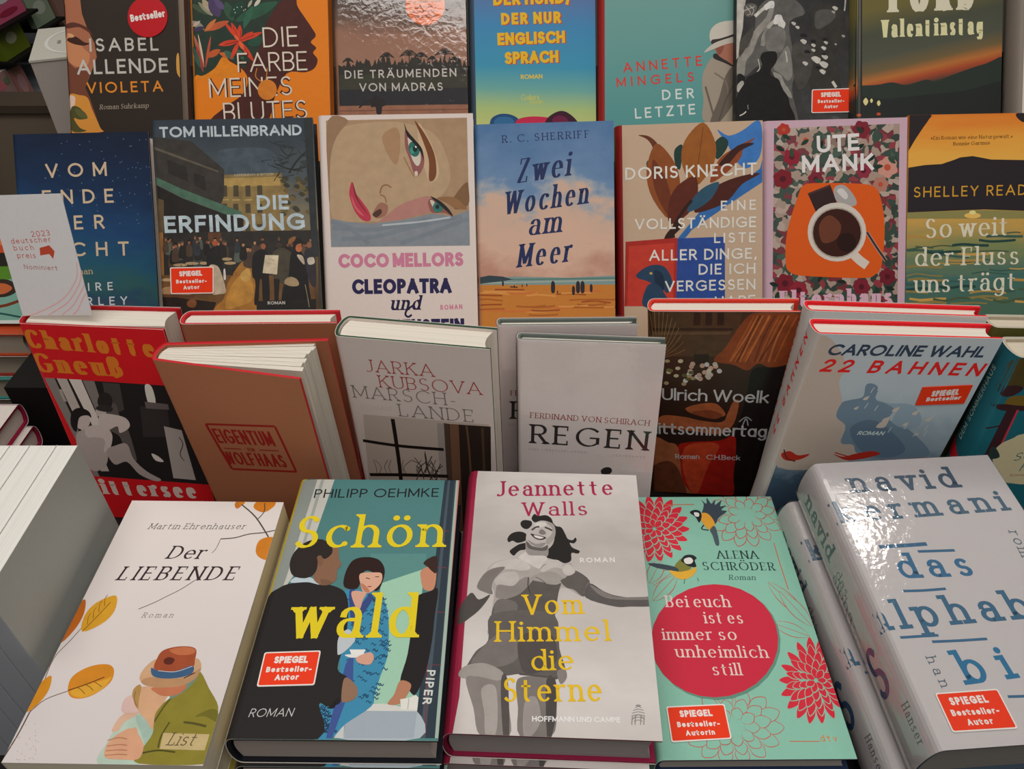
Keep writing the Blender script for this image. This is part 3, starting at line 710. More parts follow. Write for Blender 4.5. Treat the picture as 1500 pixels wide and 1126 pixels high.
  ('t','DER HUND,',25.4,161.2,105.2,162.5,12.9,'scx',15712037),
  ('t','DER NUR',34.6,140.8,97.7,141.9,12,'scx',12798257),
  ('t','DER NUR',33.4,141.5,96.5,142.6,12,'scx',15712037),
  ('t','ENGLISCH',30.4,119.9,101.8,121.6,12.6,'scx',12798257),
  ('t','ENGLISCH',29.2,120.6,100.6,122.3,12.6,'scx',15712037),
  ('t','SPRACH',37.7,100.4,94.6,101.6,12.6,'scx',12798257),
  ('t','SPRACH',36.5,101.1,93.4,102.3,12.6,'scx',15712037),
  ('t','ROMAN',53.2,85.5,76.2,85.9,4.7,'sb',15322174),
  ('t','Galiani',53.1,63.8,72,64.1,5.7,'sl',14799947),
  ('t','Berlin',62.7,59.5,76.8,59.7,4.7,'sl',14799947)],
 'mingels':[
  ('c',11181452,108.5,88.7,119.6,107.7,132.9,104.3,159.5,95.3,160.4,39,112.6,39.4,109.7,62.9),
  ('c',7431770,133.1,88.5,143.8,97.7,145,67.3,126.4,39.3,116.8,39.4,126.1,65.1),
  ('l',7431770,2.14,111.5,77,116.5,60.5,121.5,44),
  ('l',8550250,1.66,121,90.9,133.2,81.5,135.8,67.4),
  ('l',6444877,1.90,142.8,81.4,133.4,62.7,126.4,41.6),
  ('c',3091757,119.7,106,123.2,110.7,145,101.2,159.5,95.3,145.1,95.4,130.5,101.3),
  ('c',11694942,121.2,120,144.7,123.3,145,98.2,134.1,102.9,124.4,109.5),
  ('c',9655620,121.2,120,130.3,121,129.2,112.9,125.1,109.5),
  ('c',13946561,117.1,122.3,115.8,132.7,121.7,140.1,132.4,143.5,149.2,142.9,149.4,130.2,127.8,125.2),
  ('c',3748655,117.8,124.4,127.8,126.2,149.4,132.5,149.4,127.8,130.3,121,118.8,119.7),
  ('c',13551289,109.7,111.9,119.5,120.7,135,126.1,149.4,129.7,149.5,123.7,132.7,119.9,118.4,114.6),
  ('t','ANNETTE',24.7,91.7,107.9,98.5,10.2,'sm',14173244),
  ('t','MINGELS',17.8,77,99.4,82.4,9.8,'sm',14173244),
  ('t','DER',66,63.3,99.6,65.1,10.5,'sm',14805477),
  ('t','LETZTE',37.3,44.3,101.2,48.5,10.8,'sm',14805477)],
 'crowd':[
  ('c',6315610,1.1,102.1,7.8,115.2,17.9,127.1,21,152,34.4,164.9,57,164.6,70.8,149.3,55.1,140.8,57.7,116.8,62.6,94.8,58.4,72.9,65.8,38.5,54.3,38.6,49.2,73,35.3,93,23.9,97.5,8,86.7),
  ('c',9670536,1.1,102.1,5.5,111.9,13.4,117.3,16.7,130.3,30.1,145.4,34.5,156.2,39,158.3,34.7,141,23.5,127,16.9,110.7,10.2,102,8,86.7,1.2,86.8),
  ('c',4933955,3.3,106.5,4.3,121.8,11,130.4,17.7,136.9,16.7,127.1,11.2,117.3,5.6,108.6),
  ('p',12565426,-1.7,165.2,9.5,165.1,7.4,150,6.4,134.8,3.2,119.6,2.2,106.5,-1.2,102.2),
  ('c',6447195,7.4,156.5,15.2,159.7,20.9,156.3,17.6,147.7,9.7,146.7),
  ('l',12565426,0.66,9.6,156.5,14.2,149.9,10.8,147.8),
  ('l',12565426,0.66,13,157.5,17.6,153.1,15.4,147.7),
  ('l',12565426,0.66,7.4,152.2,13,154.3,18.7,156.4),
  ('l',13683907,3.32,18.8,146.6,27.7,154.1,37.8,159.4),
  ('c',14473424,27.7,156.3,31.1,159.5,34.4,161.6,38.4,161,38.5,155.1,33.4,154.1,30,152.5),
  ('l',11973290,3.78,30.3,131.3,34.7,137.8,40.3,142.6),
  ('c',14473424,38.1,141,40.3,147.5,45.9,147.6,48,143.1,50.6,139.2,48.9,134.3,45,133.3,42.7,138.2,39.3,138.3),
  ('c',14473424,32,126.9,34.3,129.6,35.4,125.8,33.2,124.2),
  ('l',9670536,4.46,27,117.1,28.6,126.9,32.5,134.5),
  ('c',7697262,30.3,131.3,41.5,136.6,49.5,133.2,50.8,121.2,46.4,111.5,35.1,110.5,30.4,117.1),
  ('c',8684156,38.7,95.1,46.5,108.2,53.2,116.9,57.9,101.5,58.2,87.2,53.7,81.7,46.7,88.4),
  ('c',9999758,38.7,90.7,46.8,87.3,50.3,79.6,56.1,71.8,58.5,64,51.6,68.5,46.9,77.4,39.9,86.3),
  ('l',12301998,1.12,21.7,90.9,24.5,95.3,22.6,104.1),
  ('l',12565426,1.34,51,111.4,52.2,105.9,52.8,100.4),
  ('l',11710118,1.55,112.5,161.9,112.1,155.4,111.6,151.1),
  ('c',3683890,79.8,155.7,107,153.3,114.3,129.3,103.4,105.3,111.2,63.4,81.4,63.8,73.9,101.3,78,129.7),
  ('c',5460301,82.1,150.3,98,152.3,102.6,145.7,93.7,137.1,82.4,134),
  ('c',4802114,57.7,115.7,73.6,118.8,80.6,105.6,74.3,79.3,62.9,75),
  ('c',13091771,66.2,122.1,68.5,123.3,70.9,122.7,73,121,71.3,118.4,68.9,119.1),
  ('c',13091771,77.4,117.8,79.1,118.8,80.9,118.3,82.4,117.1,81.2,115.2,79.4,115.7),
  ('c',13091771,77.7,112.9,79.3,113.7,80.9,113.3,82.2,112.2,81.1,110.4,79.5,110.9),
  ('c',13091771,90.6,120.4,92.2,121.2,93.8,120.8,95.2,119.7,94.1,117.9,92.5,118.4),
  ('c',13091771,88,115.1,89.9,116.1,91.8,115.5,93.5,114.2,92.1,112.1,90.2,112.7),
  ('c',13091771,68.7,100,70.7,101.1,72.8,100.5,74.6,99.1,73.2,96.8,71.1,97.4),
  ('c',13091771,77.9,104.3,81.4,106.2,84.9,105.2,88,102.8,85.6,98.9,82,99.9),
  ('c',13091771,86.2,99.2,89.5,101,92.9,100.1,95.8,97.7,93.5,94.1,90.1,95),
  ('c',13091771,86.6,91.7,89,93,91.4,92.3,93.5,90.6,91.8,88,89.4,88.7),
  ('c',13091771,88.6,106.5,91,107.8,93.4,107.1,95.5,105.4,93.8,102.8,91.4,103.5),
  ('c',13091771,56.6,139.9,58.3,140.8,60.1,140.3,61.6,139.1,60.3,137.2,58.6,137.7),
  ('c',13091771,60.8,136,62.4,136.8,64,136.4,65.4,135.3,64.3,133.5,62.7,134),
  ('c',13091771,98.9,154.8,101,155.9,103,155.3,104.8,153.8,103.4,151.6,101.3,152.2),
  ('c',10460309,101.8,118.3,102.8,118.9,103.7,118.6,104.6,117.9,103.9,116.9,102.9,117.1),
  ('c',10460309,108.9,126.6,110.3,127.4,111.8,127,113,126,112,124.5,110.6,124.9),
  ('c',10460309,98.2,150.7,99.6,151.5,101.1,151.1,102.3,150.1,101.3,148.5,99.9,148.9),
  ('c',1973532,65.6,126.5,67.5,129.1,71.4,128.7,73.4,125.7,69.5,125.4),
  ('c',1973532,76.9,121,78.3,122.9,81.3,122.6,82.8,120.3,79.8,120.1),
  ('c',1973532,89.6,122.5,90.9,124.3,93.6,124,95,121.9,92.3,121.6),
  ('c',1973532,88.6,107.7,89.7,109.2,92,109,93.1,107.2,90.9,107),
  ('c',1973532,82.7,94.6,84,96.4,86.7,96.1,88.2,94,85.4,93.8),
  ('c',1973532,70.3,110.1,72,112.4,75.4,112,77.2,109.4,73.8,109.1),
  ('l',13947079,2.92,100.5,80.6,102.6,77.6,104.6,74.5),
  ('c',1578774,1.2,87.9,4.6,89.5,8.6,86.7,9.2,82.3,5.9,76.8,1.3,75.8),
  ('c',11710118,1.3,78,5.8,82.3,8.1,80.1,5.9,72.4,1.4,71.4),
  ('c',1644567,0.3,64.8,8.1,79,11.5,85.5,21.7,90.9,26.7,95.3,26.7,99.6,24.9,105.1,27.1,110,33.9,111.6,40.7,111,42.5,106,40.9,99.5,36.4,94,36.5,87.5,44.5,83,48.1,74.1,53.9,66.3,56.3,57.4,58.9,38.5,0.5,39.3),
  ('l',13947079,1.13,3.9,47,8.4,49.2,10.7,51.4),
  ('l',9670536,0.90,12.9,53.5,12.3,56.9,12.9,58),
  ('s','rr',(78.9,72.5,118.6,73.4,118.7,49,78.8,48.6),(('SPIEGEL',88.5,64.6,109.3,65,4.8,'scx'),('Bestseller-',85.3,58.6,113,59,3.5,'sx'),('Autor',92.1,53.2,106.4,53.5,3.5,'sx'),))],
 'ford':[
  ('c',2897455,-2.8,77.7,5.8,77.7,22.9,78.2,37.9,80.3,53,77.5,73.3,82.3,83,80,102.3,87,134.4,96.7,160.2,100.3,161.6,36,-2.6,39.6),
  ('c',2501417,-2.7,66.5,27.3,63.8,70.3,67.1,113.3,70.3,160.7,77.6,161.6,36,-2.6,39.6),
  ('l',2434846,6.21,3,174.6,3.8,47.8),
  ('c',15326363,8,61.8,10.6,65.4,13.2,61.7,10.6,57.7),
  ('c',15326363,15.1,62.4,16.6,64.6,18.1,62.4,16.6,60.1),
  ('c',15326363,22.2,59.8,24.1,62.6,26.1,59.7,24.2,56.8),
  ('e',13389609,3.8,48.2,6,48.2,3.8,46.7),
  ('e',13389609,24.2,48.8,26.4,48.7,24.2,47.3),
  ('t','FORD',31.9,149.8,123.7,151.2,36.1,'fcxw',14670271),
  ('t','Valentinstag',25.7,125.1,132.1,126.7,17.2,'fcx',14933934)],
 'nacht':[
  ('t','VOM',32.6,171.6,94.5,172.2,14,'sm',14270624),
  ('t','ENDE',27.3,144.8,99.7,144.9,14.3,'sm',14270624),
  ('t','DER',34.1,118.3,88.8,118.8,14.3,'sm',14270624),
  ('t','NACHT',5.5,91.6,112.2,90.7,14.4,'sm',14270624),
  ('t','Roman',46.1,72.3,74,72.8,6.1,'rr',13349777),
  ('t','CLAIRE',27.5,55,93.4,55.6,8.4,'sm',14014941),
  ('t','HARLEY',38.2,40.4,107.3,40.2,8.7,'sm',14014941),
  ('e',8559803,137.8,179.9,138.2,179.9,137.7,179.5),
  ('e',8559803,68.3,165.4,68.7,165.3,68.2,164.9),
  ('e',8559803,119.6,201.5,120,201.5,119.6,201.1),
  ('e',8559803,112.7,139.8,113.1,139.8,112.7,139.4),
  ('e',8559803,129.8,207.6,130.2,207.6,129.8,207.2),
  ('e',8559803,139.5,202.5,140,202.5,139.5,202.1),
  ('e',8559803,66.1,157.7,66.5,157.7,66.1,157.3),
  ('e',8559803,135,180.4,135.4,180.4,135,180),
  ('e',8559803,134.6,162,135,161.9,134.6,161.5),
  ('e',8559803,64.5,184.1,65,184.1,64.5,183.7),
  ('e',8559803,50.3,205.7,50.7,205.7,50.2,205.3),
  ('e',8559803,43.3,151.2,43.7,151.2,43.3,150.8),
  ('e',8559803,145.1,196.1,145.5,196.1,145.1,195.7),
  ('e',8559803,29.8,124.7,30.2,124.7,29.7,124.3),
  ('e',8559803,89.8,175.5,90.2,175.5,89.8,175.1),
  ('e',8559803,54.2,159.5,54.6,159.5,54.1,159.1),
  ('e',8559803,123.7,170.2,124.1,170.2,123.6,169.8),
  ('e',8559803,78.8,207.1,79.2,207.1,78.7,206.7),
  ('e',8559803,136.4,207.8,136.8,207.8,136.4,207.4),
  ('e',8559803,82.6,136.8,83.1,136.8,82.6,136.4),
  ('e',8559803,40.9,147.4,41.3,147.4,40.9,147),
  ('e',8559803,137.2,154.2,137.6,154.2,137.1,153.8),
  ('e',8559803,121.1,201.6,121.5,201.5,121.1,201.1),
  ('e',8559803,79.7,198.7,80.1,198.7,79.7,198.3),
  ('e',8559803,126.7,184.6,127.1,184.6,126.7,184.2),
  ('e',8559803,77,122.4,77.4,122.4,77,122),
  ('e',8559803,123.9,123.3,124.3,123.3,123.8,122.9),
  ('e',8559803,80,168.4,80.4,168.4,80,167.9),
  ('e',8559803,112.2,168.4,112.6,168.4,112.2,168),
  ('e',8559803,61.5,176.4,62,176.3,61.5,175.9),
  ('e',8559803,44.9,179.1,45.3,179.1,44.9,178.7),
  ('e',8559803,139.9,124.4,140.3,124.4,139.9,124),
  ('e',8559803,100.1,166.9,100.6,166.9,100.1,166.5),
  ('e',8559803,68.9,204.3,69.3,204.3,68.9,203.9),
  ('e',8559803,57.1,142.5,57.5,142.5,57.1,142.1),
  ('e',8559803,129,178.6,129.4,178.6,128.9,178.2),
  ('e',8559803,117.2,141.7,117.6,141.7,117.2,141.3),
  ('e',8559803,107.1,151.9,107.5,151.9,107.1,151.5),
  ('e',8559803,116.4,178.7,116.8,178.7,116.4,178.3),
  ('e',8559803,110.4,186.2,110.8,186.2,110.4,185.8),
  ('e',8559803,82.1,143,82.5,143,82.1,142.6),
  ('e',8559803,108.7,185.1,109.2,185.1,108.7,184.7),
  ('e',8559803,136.6,152.5,137,152.5,136.5,152.1),
  ('e',8559803,97.5,210.6,97.9,210.6,97.5,210.2),
  ('e',8559803,92.2,189.3,92.6,189.3,92.2,188.9),
  ('e',8559803,105.6,170,106,170,105.5,169.6),
  ('e',8559803,121.5,153.1,121.9,153,121.5,152.6),
  ('e',8559803,120.9,180,121.3,180,120.9,179.6),
  ('e',8559803,100.8,145.4,101.2,145.4,100.8,145),
  ('e',8559803,124.5,179.7,124.9,179.7,124.4,179.3),
  ('e',8559803,123.4,132.9,123.8,132.9,123.3,132.5),
  ('e',8559803,104.7,123.8,105.1,123.8,104.6,123.4),
  ('e',8559803,138.5,164.3,139,164.3,138.5,163.9),
  ('e',8559803,90.6,196.9,91.1,196.9,90.6,196.5),
  ('e',8559803,122.3,126.9,122.7,126.9,122.2,126.5),
  ('e',8559803,81.6,150.1,82,150,81.6,149.6),
  ('e',8559803,109.7,145.9,110.1,145.9,109.7,145.5),
  ('e',8559803,45.4,142.9,45.8,142.9,45.4,142.5),
  ('e',8559803,93.8,152.1,94.2,152.1,93.8,151.7),
  ('e',8559803,75.4,156.3,75.8,156.3,75.4,155.9),
  ('e',8559803,116.6,154.1,117.1,154.1,116.6,153.7),
  ('e',8559803,113.6,208.8,114.1,208.8,113.6,208.4),
  ('e',8559803,46.1,173.4,46.5,173.4,46.1,173),
  ('e',8559803,104.4,191.9,104.8,191.9,104.4,191.5),
  ('e',8559803,106.3,154.9,106.7,154.9,106.3,154.5),
  ('e',8559803,32.2,171,32.6,171,32.1,170.6),
  ('e',8559803,56.1,207.7,56.5,207.7,56.1,207.3),
  ('e',8559803,43.7,184.5,44.2,184.5,43.7,184.1),
  ('e',8559803,50.1,195.4,50.5,195.4,50,195),
  ('e',8559803,31.5,171.5,31.9,171.5,31.4,171.1)],
 'erfindung':[
  ('c',4937826,58.5,185.9,64,192.9,103.8,192.1,114.1,174.4,114.8,168.1,57.5,167.4),
  ('p',9402441,52.5,169.6,113.9,170.6,119.9,147.3,118.6,103.6,49.8,105.6),
  ('p',11769174,57.4,166.4,111.7,167.2,113.3,158.9,57,158.8),
  ('p',5195574,60.1,160.1,64.6,160.2,64.4,150.1,59.7,150.2),
  ('p',5195574,59.1,143.7,63.6,143.7,63.6,135.3,58.9,135.4),
  ('p',5195574,58.1,125.1,62.6,125.2,62.5,116.7,57.8,116.8),
  ('p',12297321,58.6,147.6,65.5,147.6,65.4,146.6,58.5,146.6),
  ('p',5195574,70.3,159.9,74.8,160,74.6,149.9,69.9,150),
  ('p',5195574,69.3,143.4,73.8,143.5,73.8,135,69.1,135.1),
  ('p',5195574,68.3,124.8,72.8,124.9,72.7,116.4,68,116.5),
  ('p',12297321,68.7,147.3,75.7,147.4,75.6,146.3,68.7,146.3),
  ('p',5195574,81.1,159.6,85.6,159.7,85.4,149.6,80.7,149.7),
  ('p',5195574,80.2,143.1,84.7,143.2,84.6,134.7,79.9,134.8),
  ('p',5195574,79.1,124.5,83.6,124.6,83.6,116.1,78.9,116.2),
  ('p',12297321,79.6,147.1,86.5,147.1,86.5,146.1,79.5,146),
  ('p',5195574,91.7,159.4,96.2,159.5,96.1,149.3,91.4,149.5),
  ('p',5195574,90.8,142.8,95.3,142.9,95.3,134.4,90.6,134.6),
  ('p',5195574,89.8,124.2,94.3,124.3,94.3,115.8,89.5,115.9),
  ('p',12297321,90.2,146.8,97.2,146.8,97.1,145.8,90.2,145.8),
  ('p',3946547,0.2,205.4,35.1,200.7,63,174.5,61.6,150.8,55.7,136.5,0.6,164.6),
  ('p',2959911,12.9,184.8,29.6,177.3,30.5,163.9,13.2,172.5),
  ('p',2959911,35.4,172,45.3,168.7,45.6,155.3,35.7,160.7),
  ('p',6314317,-0.4,197.3,57.8,173.6,57.7,171.9,-0.5,194.9),
  ('p',5206366,-1.4,170.8,24.4,157.9,76.1,136,77.5,131.8,63.7,133.2,24,150.1,-1,164.7),
  ('p',2499103,-1,163.6,23.9,149.7,63.7,133.2,77.8,130.8,77.2,119.4,53.4,97.2,-1.5,97.8),
  ('p',6311736,1.8,150.3,7.7,148.1,4.7,98.7,-1.4,98.9),
  ('l',3094068,0.62,117.7,182.2,119.6,184,129.6,188.1),
  ('l',3094068,0.62,119.2,192.5,117.5,195.5,128.8,193),
  ('l',3094068,0.62,104.6,182.4,96.3,181.6,99.9,180.3),
  ('l',3094068,0.62,139.4,175.3,137.5,171.9,143.5,176),
  ('l',3094068,0.62,108.7,182.9,109.7,178.1,122,180),
  ('l',3094068,0.62,116.1,173.5,106,176.8,117.9,170.7),
  ('l',3094068,0.62,108.6,181.8,116.6,182.3,106.8,184.8),
  ('l',3094068,0.62,113.7,171.1,111,166.3,125.5,168.4),
  ('l',3094068,0.62,112.5,170.8,112.4,171.1,106.9,162.9),
  ('l',3094068,0.62,122.5,192.1,122.1,195.1,125.9,191.9),
  ('l',3094068,0.62,114.1,177,121,180.8,115.1,179.2),
  ('l',3094068,0.62,138.5,176.4,133.4,178.2,128.2,168.6),
  ('l',3094068,0.62,114.4,182.4,113.8,180.5,117.1,177.7),
  ('l',3094068,0.62,107.5,177.8,103.4,177.1,102.9,179.8),
  ('l',3094068,0.62,123.6,186.6,120.6,183.9,126.5,192.2),
  ('l',3094068,0.62,113.1,187.1,121.4,182.8,114.7,193),
  ('l',3094068,0.62,133.1,187.5,134.6,185.1,136.9,186.7),
  ('l',3094068,0.62,138.3,188.7,135.9,185,129.6,190.8),
  ('l',3094068,0.62,135.7,198.7,142.5,196.2,133.9,200.8),
  ('l',3094068,0.62,132.4,172.6,125.1,172.4,133.8,171.5),
  ('l',3094068,0.62,116.6,196.4,118.1,192.9,104.3,199.5),
  ('l',3094068,0.62,134.1,176.2,137.7,180.1,140.1,168.1),
  ('l',3094068,0.62,141.1,178.9,131.6,175.4,132.8,175.9),
  ('l',3094068,0.62,139.3,178.6,131.8,180.2,151.6,182.4),
  ('l',3094068,0.62,126.8,188.1,119.7,186.6,113.9,193),
  ('l',3094068,0.62,118.5,198.8,109.4,197.8,125.2,192.2),
  ('l',2961197,1.65,144,194.4,130,182.3,121.1,170.1),
  ('l',2961197,1.24,143.2,177.8,125.4,173.1,109.2,178.6),
  ('c',7430204,114.9,154.1,117.9,156.1,121,153.3,118.1,151.6),
  ('c',7430204,130.1,151.6,133.1,153.6,136.3,150.8,133.3,149),
  ('c',5196598,137.4,155.7,140.4,157.7,143.6,154.9,140.6,153.1),
  ('c',4079151,115.3,159.2,118.3,161.2,121.4,158.4,118.4,156.7),
  ('c',4079151,128.6,151,131.6,153,134.7,150.2,131.7,148.4),
  ('c',5196598,126.9,161.7,129.9,163.7,133,160.9,130,159.1),
  ('c',7430204,126.9,160.5,129.9,162.5,133,159.7,130,157.9),
  ('c',5196598,126.1,165,129.1,167,132.3,164.2,129.3,162.4),
  ('c',7430204,135.2,152.8,138.2,154.8,141.3,152,138.3,150.2),
  ('c',4079151,115.6,143.6,118.6,145.6,121.7,142.8,118.7,141),
  ('c',5196598,120.4,148.7,123.4,150.7,126.5,147.9,123.5,146.1),
  ('c',4079151,114.3,165.6,117.3,167.6,120.5,164.8,117.5,163),
  ('c',7430204,123.9,155.5,126.9,157.5,130,154.7,127,152.9),
  ('c',4079151,124.7,157.9,127.7,159.9,130.9,157.2,127.9,155.4),
  ('c',5196598,111.4,143.3,114.4,145.3,117.5,142.5,114.6,140.7),
  ('c',7430204,133.8,134.5,136.8,136.5,139.9,133.7,136.9,131.9),
  ('c',5196598,130.5,161.5,133.5,163.5,136.7,160.8,133.7,159),
  ('c',7430204,112.5,136.3,115.5,138.3,118.7,135.5,115.7,133.7),
  ('c',4079151,134.6,164.5,137.6,166.5,140.7,163.8,137.7,162),
  ('c',7430204,120.8,138.9,123.8,140.9,127,138.1,124,136.3),
  ('c',7430204,120.1,147.2,123.1,149.2,126.2,146.4,123.2,144.6),
  ('c',4079151,133.4,155.7,136.4,157.7,139.6,154.9,136.6,153.1),
  ('c',4079151,133.9,145.6,136.9,147.6,140,144.8,137,143),
  ('c',4079151,122.4,138.2,125.4,140.2,128.5,137.5,125.6,135.7),
  ('c',5196598,111,133.2,114,135.2,117.2,132.5,114.2,130.7),
  ('c',5196598,131.8,155.1,134.8,157.1,138,154.3,135,152.5),
  ('c',5196598,112.7,163.3,115.7,165.3,118.8,162.5,115.8,160.8),
  ('c',7430204,111.3,137.1,114.3,139.1,117.5,136.3,114.5,134.5),
  ('c',7430204,129.7,156.9,132.7,158.9,135.9,156.1,132.9,154.3),
  ('c',4079151,123.3,136.8,126.3,138.8,129.5,136,126.5,134.2),
  ('p',12609344,55.6,117.9,96.6,117.2,95.7,112.6,56,113.3),
  ('p',9793844,54.3,112.8,96.3,112.6,82,95.3,53.3,96.2),
  ('p',2959653,-0.4,119.2,142.2,117.4,140.3,69.5,-3,69.8),
  ('p',7425835,-2.3,80.6,139.5,76,138.7,38.8,-4.6,43.9),
  ('c',11170607,55.7,57,60.8,72.1,70.1,85.9,75.8,91.1,82.1,89.8,84.5,75.6,85.7,58.2,84.7,40.7,46.3,42.1,48.9,50.7),
  ('c',12881212,60.3,63.4,69.6,76.1,78.5,82.3,82.2,72.4,82.4,56.1,70.2,50,57.3,48.3),
  ('c',13410902,71.8,78.2,79.7,84.5,81.3,75.7,75.7,71.6),
  ('p',9660220,0.3,119.2,5.3,119.1,3.8,80.4,-1.3,79.5),
  ('p',6307367,45.4,117.9,57,117.6,56.5,109,44.8,108.3),
  ('c',4213061,30.3,85.8,31.3,96.7,33.7,99.6,35.9,99.5,37.9,96.5,37.6,85.6),
  ('c',12290398,33.4,101.5,35.1,104.4,36.4,101.4,34.8,99.2),
  ('c',5193780,32.8,103,34,104.8,36.2,104.7,37.2,102.8),
  ('c',6311742,7.7,101.6,8.4,109,10,111,11.5,110.9,12.9,108.9,12.7,101.4),
  ('c',12290398,9.8,112.3,10.9,114.3,11.8,112.2,10.7,110.7),
  ('c',2959139,9.4,113.3,10.2,114.6,11.7,114.5,12.4,113.2),
  ('c',5193266,88,93.3,88.8,102.1,90.8,104.4,92.6,104.4,94.2,101.9,94,93.1),
  ('c',9658441,90.5,106,91.9,108.3,92.9,105.9,91.6,104.1),
  ('c',2959139,90,107.2,91,108.7,92.8,108.6,93.6,107.1),
  ('c',5193266,77.6,85.5,78.5,96.1,80.9,99,83,98.9,85,95.9,84.8,85.3),
  ('c',10776913,80.6,100.8,82.2,103.7,83.5,100.8,81.9,98.6),
  ('c',2959139,80,102.3,81.1,104.1,83.3,104.1,84.3,102.2),
  ('c',5791830,33.6,102.9,34.3,109.9,35.8,111.8,37.2,111.7,38.5,109.8,38.3,102.8),
  ('c',9658441,35.6,113,36.7,114.8,37.5,112.9,36.5,111.5),
  ('c',2959139,35.2,113.9,36,115.1,37.4,115.1,38.1,113.8),
  ('c',2104604,124,93.6,124.7,102.1,126.6,104.4,128.3,104.4,129.9,102,129.8,93.5),
  ('c',8539960,126.4,105.9,127.6,108.2,128.7,105.8,127.4,104.1),
  ('c',1775895,125.8,107.1,126.8,108.5,128.5,108.5,129.3,107),
  ('c',3422270,137.1,99.1,137.7,106.3,139.3,108.2,140.7,108.2,142.1,106.1,142,98.9),
  ('c',9658441,139.1,109.4,140.2,111.4,141.1,109.4,140,107.9),
  ('c',1775895,138.6,110.4,139.5,111.7,140.9,111.6,141.6,110.4),
  ('c',2565154,90.9,95.4,91.7,103.7,93.5,105.9,95.2,105.9,96.8,103.5,96.6,95.2),
  ('c',10776913,93.3,107.4,94.5,109.6,95.5,107.3,94.3,105.6),
  ('c',2959139,92.8,108.5,93.7,109.9,95.4,109.9,96.2,108.4),
  ('c',4213061,123.8,91.1,124.6,100.2,126.6,102.6,128.5,102.6,130.2,100,130,90.9),
  ('c',12290398,126.4,104.2,127.7,106.7,128.9,104.1,127.5,102.3),
  ('c',5193780,125.8,105.5,126.8,107,128.7,106.9,129.5,105.4),
  ('c',5193266,8.4,86.8,9.4,97.5,11.8,100.4,14,100.4,16,97.3,15.7,86.6),
  ('c',12290398,11.5,102.3,13.2,105.2,14.4,102.2,12.9,100),
  ('c',1775895,10.9,103.8,12.1,105.6,14.3,105.6,15.3,103.7),
  ('c',2565154,129.5,89.8,130.4,99.1,132.4,101.6,134.3,101.6,136.1,98.9,135.9,89.6),
  ('c',9658441,132.2,103.2,133.6,105.8,134.7,103.2,133.4,101.3),
  ('c',2959139,131.6,104.6,132.6,106.1,134.6,106.1,135.4,104.4),
  ('c',5193266,75.5,86.4,76.5,96.8,78.7,99.6,80.9,99.6,82.8,96.6,82.6,86.1),
  ('c',12290398,78.5,101.4,80.1,104.3,81.3,101.3,79.8,99.2),
  ('c',1775895,77.9,102.9,79,104.7,81.2,104.6,82.1,102.8),
  ('c',2565154,105.7,99.4,106.3,106.7,107.9,108.7,109.4,108.6,110.8,106.5,110.7,99.2),
  ('c',8539960,107.8,109.9,108.9,111.9,109.8,109.9,108.7,108.4),
  ('c',5193780,107.3,110.9,108.1,112.2,109.6,112.1,110.3,110.9),
  ('c',5791830,67.5,90.9,68.4,100.3,70.5,102.9,72.4,102.8,74.2,100.2,74,90.7),
  ('c',12290398,70.2,104.5,71.7,107.1,72.8,104.4,71.4,102.5),
  ('c',2959139,69.7,105.8,70.7,107.4,72.7,107.4,73.5,105.7),
  ('c',2104604,72.4,92.8,73.3,101.8,75.2,104.2,77.1,104.2,78.8,101.6,78.6,92.6),
  ('c',12290398,75,105.8,76.4,108.2,77.5,105.7,76.1,103.9),
  ('c',2959139,74.5,107,75.5,108.6,77.3,108.5,78.2,106.9),
  ('c',5791830,35,103.1,35.6,110,37.1,111.8,38.5,111.8,39.8,109.8,39.7,102.9),
  ('c',12290398,37,113,38,114.9,38.8,113,37.8,111.6),
  ('c',2959139,36.6,114,37.3,115.2,38.7,115.1,39.4,113.9),
  ('c',5791830,6,99.5,6.8,107.4,8.5,109.5,10.1,109.5,11.6,107.2,11.3,99.3),
  ('c',9658441,8.3,110.9,9.5,113,10.4,110.8,9.3,109.2),
  ('c',1775895,7.8,112,8.7,113.3,10.3,113.3,11,111.9),
  ('c',2565154,91,99.5,91.7,106.8,93.3,108.8,94.8,108.8,96.2,106.7,96,99.3),
  ('c',10776913,93.1,110.1,94.2,112.1,95.1,110.1,94,108.6),
  ('c',1775895,92.6,111.1,93.5,112.4,95,112.4,95.7,111.1),
  ('c',2104604,134.3,97.3,134.9,104.9,136.6,107,138.2,106.9,139.6,104.8,139.5,97.2),
  ('c',10776913,136.4,108.3,137.6,110.4,138.5,108.3,137.4,106.7),
  ('c',2959139,135.9,109.4,136.8,110.7,138.4,110.6,139.1,109.3),
  ('c',5193266,47.9,99.8,48.5,107.3,50.2,109.4,51.8,109.3,53.2,107.2,53,99.6),
  ('c',12290398,50,110.7,51.2,112.8,52.1,110.6,51,109.1),
  ('c',1775895,49.6,111.8,50.4,113,52,113,52.7,111.7),
  ('c',5193266,56.4,94.5,57.2,103.2,59.2,105.5,60.9,105.5,62.6,103,62.4,94.3),
  ('c',10776913,59,107,60.3,109.4,61.3,107,60,105.2),
  ('c',5193780,58.4,108.3,59.4,109.7,61.2,109.7,62,108.2),
  ('c',2104604,9.7,91,10.7,100.7,12.8,103.4,14.8,103.3,16.6,100.6,16.4,90.7),
  ('c',10776913,12.6,105.1,14.1,107.7,15.2,105,13.8,103),
  ('c',5193780,12,106.5,13.1,108.1,15.1,108.1,16,106.3),
  ('c',5791830,15.2,94.4,16,103.3,18,105.8,19.8,105.7,21.5,103.2,21.2,94.2),
  ('c',12290398,17.8,107.3,19.1,109.8,20.2,107.3,18.9,105.4),
  ('c',5193780,17.2,108.6,18.2,110.1,20.1,110.1,20.9,108.5),
